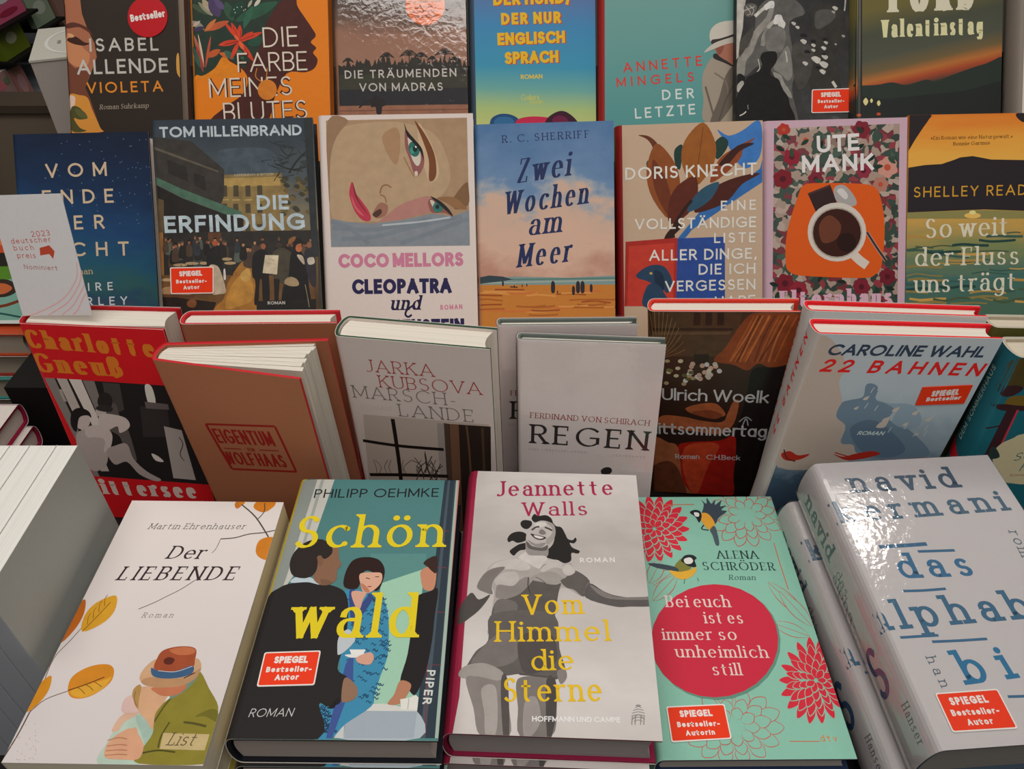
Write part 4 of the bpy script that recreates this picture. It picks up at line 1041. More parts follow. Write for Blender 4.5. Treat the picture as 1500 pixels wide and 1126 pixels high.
  ('c',3422270,67.8,99.6,68.5,107.1,70.1,109.1,71.7,109,73.1,106.9,72.9,99.4),
  ('c',10776913,70,110.4,71.1,112.4,72,110.3,70.9,108.8),
  ('c',1775895,69.5,111.4,70.3,112.7,71.9,112.7,72.6,111.3),
  ('c',5193266,4,101.6,4.7,109,6.4,111,7.9,111,9.3,108.9,9.1,101.5),
  ('c',10776913,6.2,112.3,7.3,114.3,8.2,112.3,7.1,110.8),
  ('c',5193780,5.8,113.4,6.6,114.6,8.1,114.6,8.8,113.3),
  ('c',5791830,41.7,97.1,42.5,105.3,44.3,107.5,46,107.5,47.5,105.2,47.3,96.9),
  ('c',10776913,44.1,109,45.3,111.2,46.3,108.9,45.1,107.2),
  ('c',5193780,43.6,110.1,44.5,111.5,46.2,111.5,46.9,110),
  ('c',3422270,115.2,97,115.9,104.8,117.6,106.9,119.2,106.9,120.7,104.7,120.6,96.9),
  ('c',10776913,117.4,108.2,118.6,110.4,119.6,108.2,118.4,106.6),
  ('c',5193780,117,109.3,117.8,110.7,119.4,110.6,120.1,109.2),
  ('c',5193266,24.4,97.4,25.2,105.7,27,107.9,28.7,107.8,30.2,105.5,30,97.3),
  ('c',9658441,26.8,109.3,28.1,111.6,29.1,109.3,27.8,107.6),
  ('c',1775895,26.3,110.5,27.3,111.9,28.9,111.8,29.7,110.4),
  ('c',5193266,11.8,92.9,12.7,102.3,14.8,104.8,16.6,104.7,18.4,102.1,18.1,92.7),
  ('c',9658441,14.5,106.4,16,108.9,17.1,106.3,15.7,104.4),
  ('c',1775895,14,107.7,15,109.3,16.9,109.2,17.8,107.6),
  ('c',2565154,53.3,100.7,54,108.1,55.6,110,57.1,110,58.5,107.9,58.3,100.6),
  ('c',9658441,55.4,111.3,56.5,113.3,57.4,111.2,56.3,109.8),
  ('c',5193780,55,112.3,55.8,113.6,57.3,113.5,58,112.2),
  ('c',2565154,18,95.8,18.9,104.4,20.8,106.7,22.5,106.7,24.1,104.3,23.9,95.6),
  ('c',10776913,20.6,108.2,21.9,110.6,22.9,108.2,21.6,106.4),
  ('c',5193780,20,109.5,21,110.9,22.8,110.9,23.6,109.4),
  ('c',6311742,127.2,90.1,128,99.4,130,101.9,131.9,101.8,133.7,99.2,133.5,89.9),
  ('c',8539960,129.8,103.5,131.2,106,132.3,103.4,130.9,101.6),
  ('c',2959139,129.2,104.8,130.2,106.4,132.1,106.3,133,104.7),
  ('c',5193266,32,99.7,32.7,107.4,34.4,109.5,36,109.4,37.4,107.3,37.2,99.6),
  ('c',10776913,34.2,110.8,35.4,112.9,36.3,110.8,35.2,109.2),
  ('c',1775895,33.8,111.9,34.6,113.2,36.2,113.1,36.9,111.8),
  ('c',3422270,30.6,103.3,31.2,110.2,32.7,112,34.1,112,35.4,110.1,35.2,103.2),
  ('c',10776913,32.6,113.2,33.6,115.1,34.4,113.2,33.4,111.8),
  ('c',5193780,32.2,114.2,32.9,115.4,34.3,115.3,34.9,114.1),
  ('c',2104604,50.2,94.9,51,103.6,52.9,105.9,54.7,105.8,56.3,103.4,56.1,94.7),
  ('c',12290398,52.7,107.4,54,109.7,55.1,107.3,53.8,105.6),
  ('c',5193780,52.2,108.6,53.2,110.1,54.9,110,55.7,108.5),
  ('c',2565154,31.7,93.8,32.6,102.8,34.6,105.2,36.4,105.2,38.1,102.6,37.9,93.6),
  ('c',12290398,34.4,106.8,35.7,109.2,36.8,106.7,35.5,104.9),
  ('c',1775895,33.8,108,34.8,109.6,36.7,109.5,37.5,107.9),
  ('c',2104604,40.5,97.7,41.2,105.8,43,108,44.6,107.9,46.1,105.6,45.9,97.5),
  ('c',8539960,42.8,109.4,44,111.6,45,109.3,43.8,107.6),
  ('c',2959139,42.3,110.5,43.2,111.9,44.9,111.8,45.6,110.4),
  ('c',3422270,31.5,98,32.3,106,34.1,108.2,35.7,108.2,37.2,105.9,37,97.8),
  ('c',9658441,33.9,109.6,35.1,111.8,36.1,109.6,34.9,107.9),
  ('c',5193780,33.4,110.7,34.3,112.1,35.9,112.1,36.7,110.6),
  ('c',2565154,116.5,91.3,117.3,100.4,119.3,102.8,121.2,102.8,122.9,100.2,122.7,91.1),
  ('c',8539960,119.1,104.4,120.5,106.9,121.6,104.3,120.2,102.5),
  ('c',2959139,118.5,105.7,119.5,107.2,121.4,107.2,122.3,105.6),
  ('c',5193266,90.2,99.6,90.8,107,92.5,108.9,94,108.9,95.4,106.8,95.2,99.5),
  ('c',8539960,92.3,110.2,93.4,112.2,94.3,110.2,93.2,108.7),
  ('c',2959139,91.8,111.3,92.7,112.5,94.2,112.5,94.8,111.2),
  ('c',5791830,130.6,84.8,131.5,95.2,133.8,98.1,136,98,138,95.1,137.8,84.6),
  ('c',12290398,133.6,99.9,135.2,102.7,136.4,99.8,134.9,97.7),
  ('c',2959139,132.9,101.3,134.1,103.1,136.3,103.1,137.2,101.2),
  ('c',2565154,54.8,95.7,55.6,104.1,57.5,106.4,59.2,106.3,60.8,104,60.6,95.5),
  ('c',8539960,57.3,107.9,58.5,110.2,59.6,107.8,58.3,106.1),
  ('c',5193780,56.7,109,57.7,110.5,59.4,110.4,60.2,108.9),
  ('c',5193266,83.2,95.2,84,103.6,85.8,105.8,87.5,105.8,89.1,103.4,88.9,95),
  ('c',12290398,85.6,107.3,86.9,109.6,87.9,107.2,86.7,105.5),
  ('c',2959139,85.1,108.5,86,109.9,87.8,109.8,88.5,108.4),
  ('c',2104604,112.7,91.6,113.5,100.6,115.5,103.1,117.3,103,119.1,100.5,118.9,91.4),
  ('c',8539960,115.3,104.6,116.6,107.1,117.7,104.6,116.4,102.7),
  ('c',1775895,114.7,105.9,115.7,107.4,117.6,107.4,118.4,105.8),
  ('e',11770227,18.8,89.1,25.1,88.9,18.7,87.7),
  ('e',11770227,29.4,90.2,35.4,90,29.4,88.8),
  ('e',11770227,40,90.1,43.8,89.9,40,88.7),
  ('e',11770227,60.9,93.2,65.6,93.1,60.9,91.8),
  ('e',11770227,63.4,89.5,68.7,89.4,63.3,88.1),
  ('e',11770227,6.4,76,12.7,75.8,6.3,74.6),
  ('l',2038296,0.64,59.6,88.4,59.7,82.9,58.1,77.6),
  ('l',2038296,0.64,66,88.2,66.1,82.7,64.5,77.4),
  ('l',2038296,0.64,19.4,89.6,19.5,84.2,17.9,78.9),
  ('l',2038296,0.64,29.9,89.3,30,83.9,28.4,78.5),
  ('c',2105119,43.1,87.8,44.3,99.6,48.8,104.4,54.1,103.7,56.4,97.1,56.4,85.2,50.9,84.3),
  ('c',12627861,44.7,87.7,52.1,87,55.8,77.7,58.2,63.5,52.7,61.5,45.3,62.3,44,75.9),
  ('e',11753532,51,108.1,53.7,108,50.8,105.7),
  ('c',2105119,43.3,99.7,47.7,102.8,44.7,88.8,42.5,86.7),
  ('c',15130065,57.2,83,58.7,84.1,58.9,75.4,57.1,74.9),
  ('c',1775896,84.3,95.2,89.1,100.5,94,100.9,97.6,98,98,87.2,97.9,75.2,97.1,53.4,91.3,53.1,91.3,72.1,89.2,72.2,87,53.2,83.2,51.7,85.4,71.3,82.7,77.9),
  ('e',10773056,94.2,103.8,96.4,103.7,94.1,101.2),
  ('c',3090209,89.6,105.9,92.8,109,96.6,108.9,98.8,105.8,94.8,106.8),
  ('c',4932662,101.7,94.7,105.2,100,110.1,102,115.9,100.2,119.9,94.1,119.3,71.2,102.6,72.9),
  ('p',2038553,102.2,74,107.5,73.3,105.3,53.1,101.6,53.3),
  ('e',4076073,108.6,104.2,111.4,104.1,108.5,101.4),
  ('c',2302753,117.5,68,111,68.2,108,53,112.3,52.9),
  ('p',14272682,95.5,95.9,107.7,95.3,105.3,77.7,92.3,79.5),
  ('l',11757408,0.43,98.3,92.6,101.5,91.4,103.6,90.3),
  ('l',11772553,0.32,96.5,88.3,101.3,87.6,105,86.9),
  ('c',1644312,117.5,89.8,119.6,97.4,124,100.5,129.7,96,132.5,86.1,133.7,67.5,133.1,45.6,108.8,46.4,112,66,115.7,75.7),
  ('e',12874565,126.3,101.5,129.3,101.4,126.1,97.8),
  ('c',2300954,120.9,101.7,122.3,108.2,127.8,110.7,131.3,105.7,128.1,105.8,124.2,103.8,122.8,98.4),
  ('c',12891038,124.3,95.1,129.6,93.8,130.8,86.1,127.2,89.5),
  ('c',11178863,111.6,69.3,113.4,73.6,118.4,75.1,123.6,72.2,124.4,67.2,117.9,66.4),
  ('c',3288886,130.8,94.9,135.4,101.3,140.7,98.9,140.1,67.3,134.8,69.6),
  ('e',9658437,136.1,104,138.5,103.9,135.9,101.1),
  ('c',12893098,133.8,91.5,139.3,92.4,139.9,87,134.6,86),
  ('c',9658936,116.9,107.2,119.7,111,124.1,111.9,122.8,108.2,118.4,105),
  ('p',2562580,-2.4,62.3,49.1,54,44.1,42.2,-3.5,43.9),
  ('e',11175002,14.7,65.5,31.1,64.9,14.5,60.9),
  ('p',6307879,-0.2,63.3,30.4,61.1,28.1,58.8,1.7,60.4),
  ('c',8539947,22.5,53.8,25.9,57.5,31.1,55.7,29.7,50.3,24.4,50.5),
  ('p',2038810,85.5,53.8,139.5,54.1,138.7,38.8,84.7,40.7),
  ('l',12297336,0.43,130.4,67.6,132,56.6,133.1,46.7),
  ('p',4078132,144.2,117.5,150.4,117.3,147.8,45.5,142,45.7),
  ('p',2961972,137.1,219.2,143.9,219.5,144,93.2,138.2,93.4),
  ('t','KIEPENHEUER & WITSCH',71.8,168.1,106.6,168.3,2.1,'sr',12894378),
  ('t','TOM HILLENBRAND',7.5,204.3,134.6,204.1,9.6,'sb',12635859),
  ('t','DIE',90.5,137.3,119.3,136.9,13.3,'sb',12307667),
  ('t','ERFINDUNG',6.7,118.5,133.2,118.2,15.3,'sb',12307667),
  ('t','ROMAN',95.4,50.3,111.2,50.1,2.9,'sb',14012872),
  ('s','rr',(9.6,87.1,48.7,86.7,47.3,62.2,9,62.9),(('SPIEGEL',17.6,78.6,38,78.8,4.8,'scx'),('Bestseller-',14.4,72.3,41.7,72.2,3.5,'sx'),('Autor',20.6,66.6,34.9,66.8,3.5,'sx'),))],
 'cleo':[
  ('p',11571311,7.3,217.3,137.4,218.1,137.1,100.9,7.6,101.9),
  ('c',12492926,21.2,210.9,59.1,215.5,84.2,213.1,109.1,201.3,120.8,167.9,111.8,147.2,90.4,139.2,64.6,127.1,39.1,124.4,18,125.8,8.8,132.3,8.1,169.8,12.2,194.5),
  ('c',10255454,8.9,217.2,27.7,217.4,16.7,202.7,10.1,182.2,8,140.7,7.2,161.5),
  ('c',11503972,58.6,202.1,71.5,210.2,75.3,197.7,71.5,177.1,64.3,183.4),
  ('c',8543804,135.9,159.4,128.9,153.2,122.3,142.9,124.2,134.4,136.6,138.4,137.4,153.1),
  ('c',9989445,107.5,145.2,122.3,146,132.8,138.5,134.8,134.3,124.2,135.5,115.8,140.9),
  ('c',13743505,92.6,214,104.6,193.1,110.3,168.1,101.6,159.9,95.7,176.7,92,193.3),
  ('c',12288632,60.4,130.3,73.4,139.5,90.5,145.5,101.2,146.4,100.8,132.8,85.8,128.8,68.7,125.4,53.9,124.8),
  ('c',10776924,47.8,132.6,54.5,141.9,61.8,138.7,59.4,130.3,50.8,127.4),
  ('c',5189409,47.1,131.6,54.3,136.1,55.8,132.5,50.8,128.4),
  ('c',8078626,88.9,216.1,95.6,207.7,102.6,195.2,106.9,182.7,107.7,168.2,104.8,161.5,100.6,162.4,100.9,180.7,95.3,199.5),
  ('c',9919578,79.3,203.9,80.9,208,85.9,201.7,95,189.1,96.6,176.7,91.2,166.3,87,167.5,83.2,181,79.7,191.4),
  ('c',14340542,82.2,201.7,84.9,201.7,91.9,191.3,93.7,180.9,90.4,174.7,85.7,181,82.7,193.5),
  ('e',2584422,87.7,190.3,92.6,191.5,89.3,183.4),
  ('e',4102537,86,188.9,88.1,188.8,85.9,186),
  ('e',1188641,88.5,190.3,90.6,190.2,88.5,187.6),
  ('e',15658728,89.4,192.3,90.3,192.3,89.4,191.3),
  ('c',1644052,79.2,214.2,81.9,206.9,88,199.6,95.1,190.2,96.2,179.8,93.9,187.1,86.8,196.5,81.4,202.8),
  ('l',11171926,1.04,78,183.2,82.9,172.7,86.9,165.4),
  ('c',15128000,87.5,169.5,90,170.1,90.3,166.4,88,166),
  ('c',9787469,99.3,142.2,103.2,144.9,115.8,137.7,122.3,128.2,113.5,131.5,102.8,131.7,99.6,138),
  ('c',14011579,101.1,143.2,104.8,142.1,106.2,135.8,103,138),
  ('e',2783345,108.3,136.8,113,136.7,108.2,131.8),
  ('e',1055772,107.7,137.2,109.6,137.2,107.6,135.1),
  ('c',1644052,101.2,147,109.5,143.1,117.8,135.6,121.9,127.8,115.6,133.5,107.4,141),
  ('l',9988427,1.26,54.8,150.3,56.6,156.1,60.9,158.1,65.5,155.5),
  ('l',9988427,1.05,54.7,149.2,58.9,147.1,60.4,141.8),
  ('c',12858445,29.4,161.5,32.6,150.7,38.7,142.2,44.6,132.7,45,125.8,38.1,125.9,31,134,26.8,146.6,26.6,153.9),
  ('c',8527668,29.9,161.1,34,146.5,39.5,137,43.9,129.6,37.4,138.1,31.5,148.6),
  ('c',13983851,28.3,148.6,32.2,139.2,39.3,129.7,33.1,133.9,29.1,141.3),
  ('p',9015705,8.6,128.1,7.6,101.9,137.1,100.9,137.3,133.8,121.9,128.2,102.8,131,73,125.3,45.4,122.8,24.3,124.7),
  ('l',8292755,3.79,9.3,119.7,43,117,72.8,120.7,102.7,126.4),
  ('l',8292755,3.79,17.4,109.1,49.2,110.6,81.2,118.4,130.4,128),
  ('l',8292755,3.81,72.3,103.8,102.3,113.8,136.7,125.8),
  ('l',8292755,3.78,8.5,125,24.1,119.4,42.6,104.4),
  ('l',12305608,1.69,55.9,121,89.9,123.5,119.7,127.2),
  ('t','COCO MELLORS',13.8,82.2,130.4,81.8,13.1,'scx',13992608),
  ('t','CLEOPATRA',25.6,57.6,118.6,56.9,14,'scx',2432849),
  ('t','und',60,41.9,89.1,41.8,13.2,'scr',2169925),
  ('l',2169925,1.92,83.2,46.4,76.7,42.2,74.8,37.6,77.5,35.4,80.8,37.4),
  ('t','ROMAN',107.9,41.2,128.5,41.6,4.7,'sc',13992608),
  ('t','FRANKENSTEIN',24.2,19.4,129.6,18.8,14.1,'scx',2432849)],
 'meer':[
  ('p',8691870,0.5,54.5,32.9,58.1,86.7,55.9,131.6,57.1,131.5,45.4,0.3,48),
  ('p',11778986,0.4,53,131.6,53.3,131.6,52.2,0.4,52.1),
  ('p',6457728,32.9,56,131.6,55.4,131.6,53.7,32.9,54.5),
  ('p',13534264,-0.7,50.9,131.6,48.6,132.1,-5,-1.9,-2.6),
  ('l',14851153,1.51,1.9,43,14.9,43.4,30,41.4),
  ('l',10769445,1.50,98,32.9,110.8,33.4,125.8,31.6),
  ('l',11757099,1.50,83.1,28,96,27.8,111.1,28.7),
  ('l',11757099,1.50,104.9,35.4,117.8,34.8,132.8,34.4),
  ('l',11757099,1.51,48.2,21.6,61.1,20.9,76.2,21.6),
  ('l',14851153,1.51,46.2,39.9,59.2,40.4,74.2,38.8),
  ('l',13989950,1.51,61.2,28.8,74.1,27.9,89.2,27.8),
  ('l',10769445,1.50,74.6,40.7,87.5,40.8,102.5,39.6),
  ('l',14851153,1.50,79.2,41.2,92.1,41.5,107.2,41.4),
  ('l',10769445,1.51,-5.4,31.4,7.7,32,22.8,32),
  ('l',11757099,1.50,86.8,34.7,99.7,35.2,114.7,33.3),
  ('l',11757099,1.50,94,30.6,106.9,29.9,121.9,30.7),
  ('l',13989950,1.50,89.9,42.8,102.8,43.3,117.8,42.9),
  ('l',11757099,1.51,-4.4,36.8,8.6,37.3,23.7,35.4),
  ('l',11757099,1.51,45.1,29.6,58,28.5,73.1,29.8),
  ('l',14851153,1.50,76.3,29,89.2,28.7,104.3,29.5),
  ('l',14851153,1.51,28.8,43.6,41.7,43.2,56.8,42.1),
  ('l',10769445,1.51,16.4,46.2,29.3,46,44.4,45.5),
  ('l',11757099,1.51,36.4,30.1,49.3,29.2,64.5,30.1),
  ('l',14851153,1.51,45.4,24.8,58.3,24.4,73.4,25.2),
  ('l',10769445,1.51,49.7,25.9,62.6,25.1,77.7,25.8),
  ('l',14851153,1.51,5.7,44.8,18.7,44.2,33.8,43.4),
  ('l',10769445,1.50,110.2,27.6,123.1,28.1,138.1,26.6),
  ('l',10769445,1.51,-4.6,41.9,8.4,41,23.5,40.4),
  ('l',13989950,1.51,-1.9,27.2,11.1,26.5,26.2,26.5),
  ('l',14851153,1.50,101.3,28.1,114.2,27.8,129.2,27.7),
  ('l',11757099,1.50,91.4,28.3,104.3,27.6,119.3,27.2),
  ('l',13989950,1.51,22.6,25.6,35.6,25.2,50.8,25.5),
  ('l',13989950,1.51,27.8,42.9,40.8,42.3,55.9,42.9),
  ('l',11757099,1.51,-3,27.3,10,27.9,25.2,27.9),
  ('p',3754321,0.1,57.7,11.4,59.6,24.3,58.3,34,55.3,24.2,54,0,51.7),
  ('c',3091764,69.9,42.6,69.8,50.8,71.6,53.3,73.4,50.2,73,42.5),
  ('c',3091764,75.3,41.6,75.3,43.7,75.8,44.3,76.2,43.5,76.1,41.6),
  ('c',3091764,89.6,40.3,89.5,46.4,90.9,48.3,92.2,46,91.9,40.2),
  ('c',3091764,93.5,42.1,93.4,50.3,95.2,52.8,97,49.7,96.6,42),
  ('c',3091764,97.8,42,97.7,50.2,99.5,52.7,101.3,49.6,100.9,41.9),
  ('c',3091764,106.5,42.5,106.4,48,107.6,49.6,108.8,47.6,108.5,42.4),
  ('c',3091764,23.5,49.7,23.4,53.2,24.2,54.2,25,52.9,24.8,49.7),
  ('c',3091764,34.5,47.6,34.5,49.6,34.9,50.3,35.4,49.5,35.3,47.6),
  ('c',3091764,42.1,48.1,42,50.1,42.5,50.8,42.9,50,42.8,48),
  ('c',3091764,46.4,48.6,46.4,50.7,46.8,51.3,47.3,50.5,47.2,48.6),
  ('l',3091764,1.08,31,48.5,38.1,47.9),
  ('t','R. C. SHERRIFF',25.8,182.4,107.9,185.2,6.9,'rr',2832484),
  ('t','Zwei',37.9,144.8,89.6,151,21.8,'rdi',2569312),
  ('t','Wochen',25.4,115.9,105.7,124.8,20.7,'rdi',2569312),
  ('t','am',47.8,96.1,80.4,98.8,20.8,'rdi',2569312),
  ('t','Meer',37,66.3,89,71.2,21.3,'rdi',2569312)],
 'knecht':[
  ('c',4095172,94.6,202.8,104.8,197,117.5,200.9,132.8,210.3,136.6,197.1,134.1,176.2,121.8,166,111.1,174.8,104.7,187.7),
  ('p',3502003,134.6,165.6,136.7,174,136.7,152.8,104.7,132.6,70.2,110,61.5,99.5,57.2,102.9,83.2,133.2,109,147.3),
  ('c',2113080,53.8,181,55.6,187.3,62,189.2,59.8,168.1,55.5,170.3),
  ('c',2113080,90.9,188.2,98.4,196.3,104.7,191.9,102.6,183.6,94.1,175.4),
  ('c',2245948,27.6,173.4,34,176.3,38.2,164.5,40.2,145.3,33.8,149.7),
  ('c',6894620,20.3,200.3,30,199.1,38.5,191.6,42.7,179.2,36.2,179.4,33.1,190.1,27.8,196.7),
  ('v',9654049,50.4,120.3,37.4,192.1,30.2),
  ('v',7418906,50.4,121.4,34.1,177.4,12.9),
  ('v',10378273,72.5,150.6,81.4,210,32.1),
  ('l',7421466,0.64,73.6,152.7,81.4,205.4),
  ('c',5185302,72.4,127.1,83.2,143.9,100.4,154,119.6,159.7,134.6,160.9,117.5,151.3,104.7,136.8,87.5,128.8),
  ('v',6301464,49.7,116,73.7,160.2,23.7),
  ('v',2971247,66,127.3,96.1,154.1,12.9),
  ('c',9652515,87.6,154.4,96.2,175.3,111.1,185.4,130.3,194.2,119.6,185.1,115.4,174.7,100.4,160.4),
  ('c',4070422,96.2,171.1,113.3,187.4,129.2,189,115.4,182.1,104.7,170.8),
  ('l',3283478,3.02,52.8,103,52.9,112.7,61.7,127.5,70.3,137.9),
  ('l',3283478,6.49,46.3,100,49.6,106.4,59.4,115.7),
  ('p',11742501,7.1,100.6,56.6,103,54.5,37.9,5.2,39.1),
  ('p',13385263,10.2,96.3,53.9,98.2,51.8,38,7.9,39.1),
  ('p',2969500,56.6,102.4,101.5,102.7,101.4,36.7,54.5,37.9),
  ('c',2770530,16.7,68.6,23.5,74.4,33,77.9,43.7,76,50.4,65.6,50.9,54.8,45.4,50.8,40.9,57.7,34.1,59.3,26.1,63,19.3,65.1),
  ('c',2044489,34.3,72.7,42.3,68.5,43.6,55,38.1,51,34.7,60.6),
  ('c',2770530,27.4,58.1,36.9,59.2,43.5,50.9,47.5,38.1,23.1,38.7),
  ('e',14005078,31,69.9,32.4,69.8,31,68.8),
  ('t','DORIS KNECHT',7.5,158.9,131.4,159.8,11.5,'sm',15394525),
  ('t','EINE',97.8,127.2,130.8,127.3,9.4,'sm',15394525),
  ('t','VOLLSTÄNDIGE',16.1,111.9,130.8,110.8,10.1,'sm',15394525),
  ('t','LISTE',91.3,97,130.4,96.7,9.5,'sm',15394525),
  ('t','ALLER DINGE,',29.5,81.8,131.4,81,10.4,'sm',15394525),
  ('t','DIE ICH',76.5,67.3,130.3,66.9,10.2,'sm',15394525),
  ('t','VERGESSEN',44.4,52,130.3,51.9,10.2,'sm',15394525),
  ('t','HABE',92,35.8,130.4,36.5,10.3,'sm',15394525)],
 'mank':[
  ('p','@floral',9.7,202.9,129.6,204.3,130,-3.3,8.1,-0.1),
  ('v',12269611,18.5,202.6,17.2,207.6,5.5),
  ('v',12269611,19.8,202.3,23.5,205.7,5.5),
  ('v',12269611,20.1,201,25.1,199.5,5.5),
  ('v',12269611,19.2,200.2,20.5,195.2,5.5),
  ('v',12269611,17.9,200.5,14.2,197.1,5.5),
  ('v',12269611,17.6,201.8,12.6,203.3,5.5),
  ('e',12867132,18.9,201.4,20.8,201.4,18.9,199.5),
  ('v',9773876,25.8,176.6,20.6,181.5,7.1),
  ('v',9773876,27.1,176.9,28.7,183.7,7.1),
  ('v',9773876,28,176,34.9,177.9,7.1),
  ('v',9773876,27.7,174.8,33,169.8,7.2),
  ('v',9773876,26.5,174.4,24.9,167.6,7.2),
  ('v',9773876,25.5,175.3,18.6,173.4,7.2),
  ('e',5641763,26.8,175.7,29.3,175.6,26.8,173.2),
  ('v',8527659,17.1,155.8,9,158.6,8.3),
  ('v',8527659,18.1,156.6,16.3,164.8,8.3),
  ('v',8527659,19.3,156.2,25.6,161.6,8.3),
  ('v',8527659,19.6,154.9,27.7,152.1,8.3),
  ('v',8527659,18.6,154.1,20.4,145.8,8.3),
  ('v',8527659,17.4,154.5,11,149.1,8.3),
  ('e',5641763,18.3,155.3,21.3,155.3,18.3,152.4),
  ('v',13998473,119.5,164.4,126.9,169.4,8.8),
  ('v',13998473,119.6,163.1,128,159.2,8.8),
  ('v',13998473,118.6,162.4,119.6,153.4,8.8),
  ('v',13998473,117.4,163,110,158,8.8),
  ('v',13998473,117.2,164.3,108.8,168.2,8.8),
  ('v',13998473,118.3,165,117.3,173.9,8.8),
  ('e',12867132,118.4,163.7,121.6,163.6,118.5,160.6),
  ('v',8529716,93.9,200.5,98.6,206.5,7.7),
  ('v',8529716,94.5,199.3,102.2,198.2,7.7),
  ('v',8529716,93.7,198.3,96.8,191.2,7.7),
  ('v',8529716,92.4,198.5,87.7,192.5,7.7),
  ('v',8529716,91.9,199.7,84.1,200.9,7.7),
  ('v',8529716,92.6,200.7,89.5,207.8,7.7),
  ('e',5641763,93.2,199.5,95.9,199.4,93.2,196.8),
  ('v',11768192,40.2,192.5,42.3,198.5,6.6),
  ('v',11768192,41,191.5,47.4,192.6,6.6),
  ('v',11768192,40.6,190.3,44.9,185.4,6.6),
  ('v',11768192,39.3,190.1,37.2,184.1,6.6),
  ('v',11768192,38.5,191.1,32.1,190,6.6),
  ('v',11768192,38.9,192.3,34.6,197.2,6.6),
  ('e',12867132,39.8,191.3,42.1,191.3,39.8,189),
  ('v',8527663,21.9,55.5,30.4,53.8,8.4),
  ('v',8527663,21,54.6,24,46.4,8.4),
  ('v',8527663,19.7,54.8,14.2,48.4,8.4),
  ('v',8527663,19.3,56.1,10.8,57.8,8.4),
  ('v',8527663,20.1,57.1,17.2,65.2,8.4),
  ('v',8527663,21.4,56.8,26.9,63.2,8.4),
  ('e',5641763,20.6,55.8,23.6,55.7,20.6,52.8),
  ('v',9774904,34.2,47.6,36.1,39.9,7.9),
  ('v',9774904,32.9,48,27.2,42.7,7.9),
  ('v',9774904,32.6,49.3,24.9,51.7,7.9),
  ('v',9774904,33.5,50.2,31.6,57.9,7.9),
  ('v',9774904,34.8,49.8,40.5,55.1,7.9),
  ('v',9774904,35.1,48.5,42.8,46.1,7.9),
  ('e',5641763,33.9,48.9,36.6,48.8,33.9,46.1),
  ('v',8528692,95.6,51.6,99.9,57.3,7.3),
  ('v',8528692,96.1,50.4,103.4,49.3,7.3),
  ('v',8528692,95.3,49.4,98.2,42.6,7.3),
  ('v',8528692,94,49.6,89.7,43.9,7.3),
  ('v',8528692,93.5,50.8,86.2,51.9,7.3),
  ('v',8528692,94.3,51.8,91.4,58.6,7.3),
  ('e',5641763,94.8,50.6,97.4,50.5,94.8,48),
  ('v',7675695,120.9,60.5,126.8,64.6,7.3),
  ('v',7675695,121.1,59.2,127.7,56.1,7.3),
  ('v',7675695,120,58.5,120.8,51.3,7.3),
  ('v',7675695,118.8,59.1,112.9,55,7.3),
  ('v',7675695,118.6,60.4,112,63.5,7.3),
  ('v',7675695,119.7,61.1,118.9,68.3,7.3),
  ('e',5641763,119.8,59.8,122.4,59.7,119.9,57.2),
  ('v',9645893,94.9,160,91.8,154.4,6.6),
  ('v',9645893,94.2,161.1,87.7,161.2,6.6),
  ('v',9645893,94.9,162.2,91.4,167.8,6.6),
  ('v',9645893,96.2,162.2,99.3,167.7,6.6),
  ('v',9645893,96.9,161.1,103.4,161,6.6),
  ('v',9645893,96.2,160,99.7,154.4,6.6),
  ('e',5641763,95.5,161.1,97.9,161,95.6,158.8),
  ('v',8660792,50.3,153.3,52.7,147.3,6.6),
  ('v',8660792,49,153.6,44.9,148.6,6.6),
  ('v',8660792,48.5,154.8,42,155.9,6.6),
  ('v',8660792,49.3,155.7,46.8,161.8,6.6),
  ('v',8660792,50.6,155.5,54.6,160.5,6.6),
  ('v',8660792,51.1,154.3,57.6,153.2,6.6),
  ('e',5641763,49.8,154.5,52.1,154.5,49.8,152.2),
  ('v',12288111,111.6,146.6,109.3,140.7,6.6),
  ('v',12288111,110.8,147.6,104.3,146.9,6.6),
  ('v',12288111,111.3,148.8,107.1,154,6.6),
  ('v',12288111,112.5,149,114.9,154.9,6.6),
  ('v',12288111,113.4,148,119.8,148.7,6.6),
  ('v',12288111,112.9,146.8,117.1,141.6,6.6),
  ('e',12867132,112.1,147.8,114.4,147.7,112.1,145.5),
  ('v',9665647,69.9,190.1,63.8,188,6.6),
  ('v',9665647,70.1,191.3,65,195.5,6.6),
  ('v',9665647,71.3,191.8,72.3,198,6.6),
  ('v',9665647,72.3,190.9,78.4,193,6.6),
  ('v',9665647,72.1,189.7,77.2,185.5,6.6),
  ('v',9665647,70.9,189.3,69.9,183,6.6),
  ('e',5641763,71.1,190.5,73.4,190.5,71.1,188.2),
  ('v',3100478,26,184.3,27.1,175.3,3.9),
  ('v',2440239,25.4,192.3,17.6,197,3.9),
  ('v',2440239,94.5,195.9,88.2,202.6,3.9),
  ('v',3100478,62.6,153.5,58,145.9,3.9),
  ('v',1846567,118,49.9,126.9,46.9,4),
  ('v',3100478,118.8,172.9,126.2,167.3,3.9),
  ('v',3100478,89.8,190.3,80.7,189.6,3.9),
  ('v',1846567,56.2,190.7,53.2,182.4,3.9),
  ('v',1846567,52.9,56,56.3,64.4,4),
  ('v',2440239,109.3,45.9,104,38.5,4),
  ('v',1846567,106.7,175.4,99.5,170.2,3.9),
  ('v',3100478,44.2,43.4,35,42.4,4),
  ('v',2440239,112.1,41.6,108.6,50.3,4),
  ('v',1846567,70.9,56.8,80.1,55.3,4),
  ('v',1846567,14.5,53.7,5.6,56.6,4),
  ('v',3100478,57.2,151.4,48.2,153.8,3.9),
  ('v',2440239,52.8,171.5,50.9,162.8,3.9),
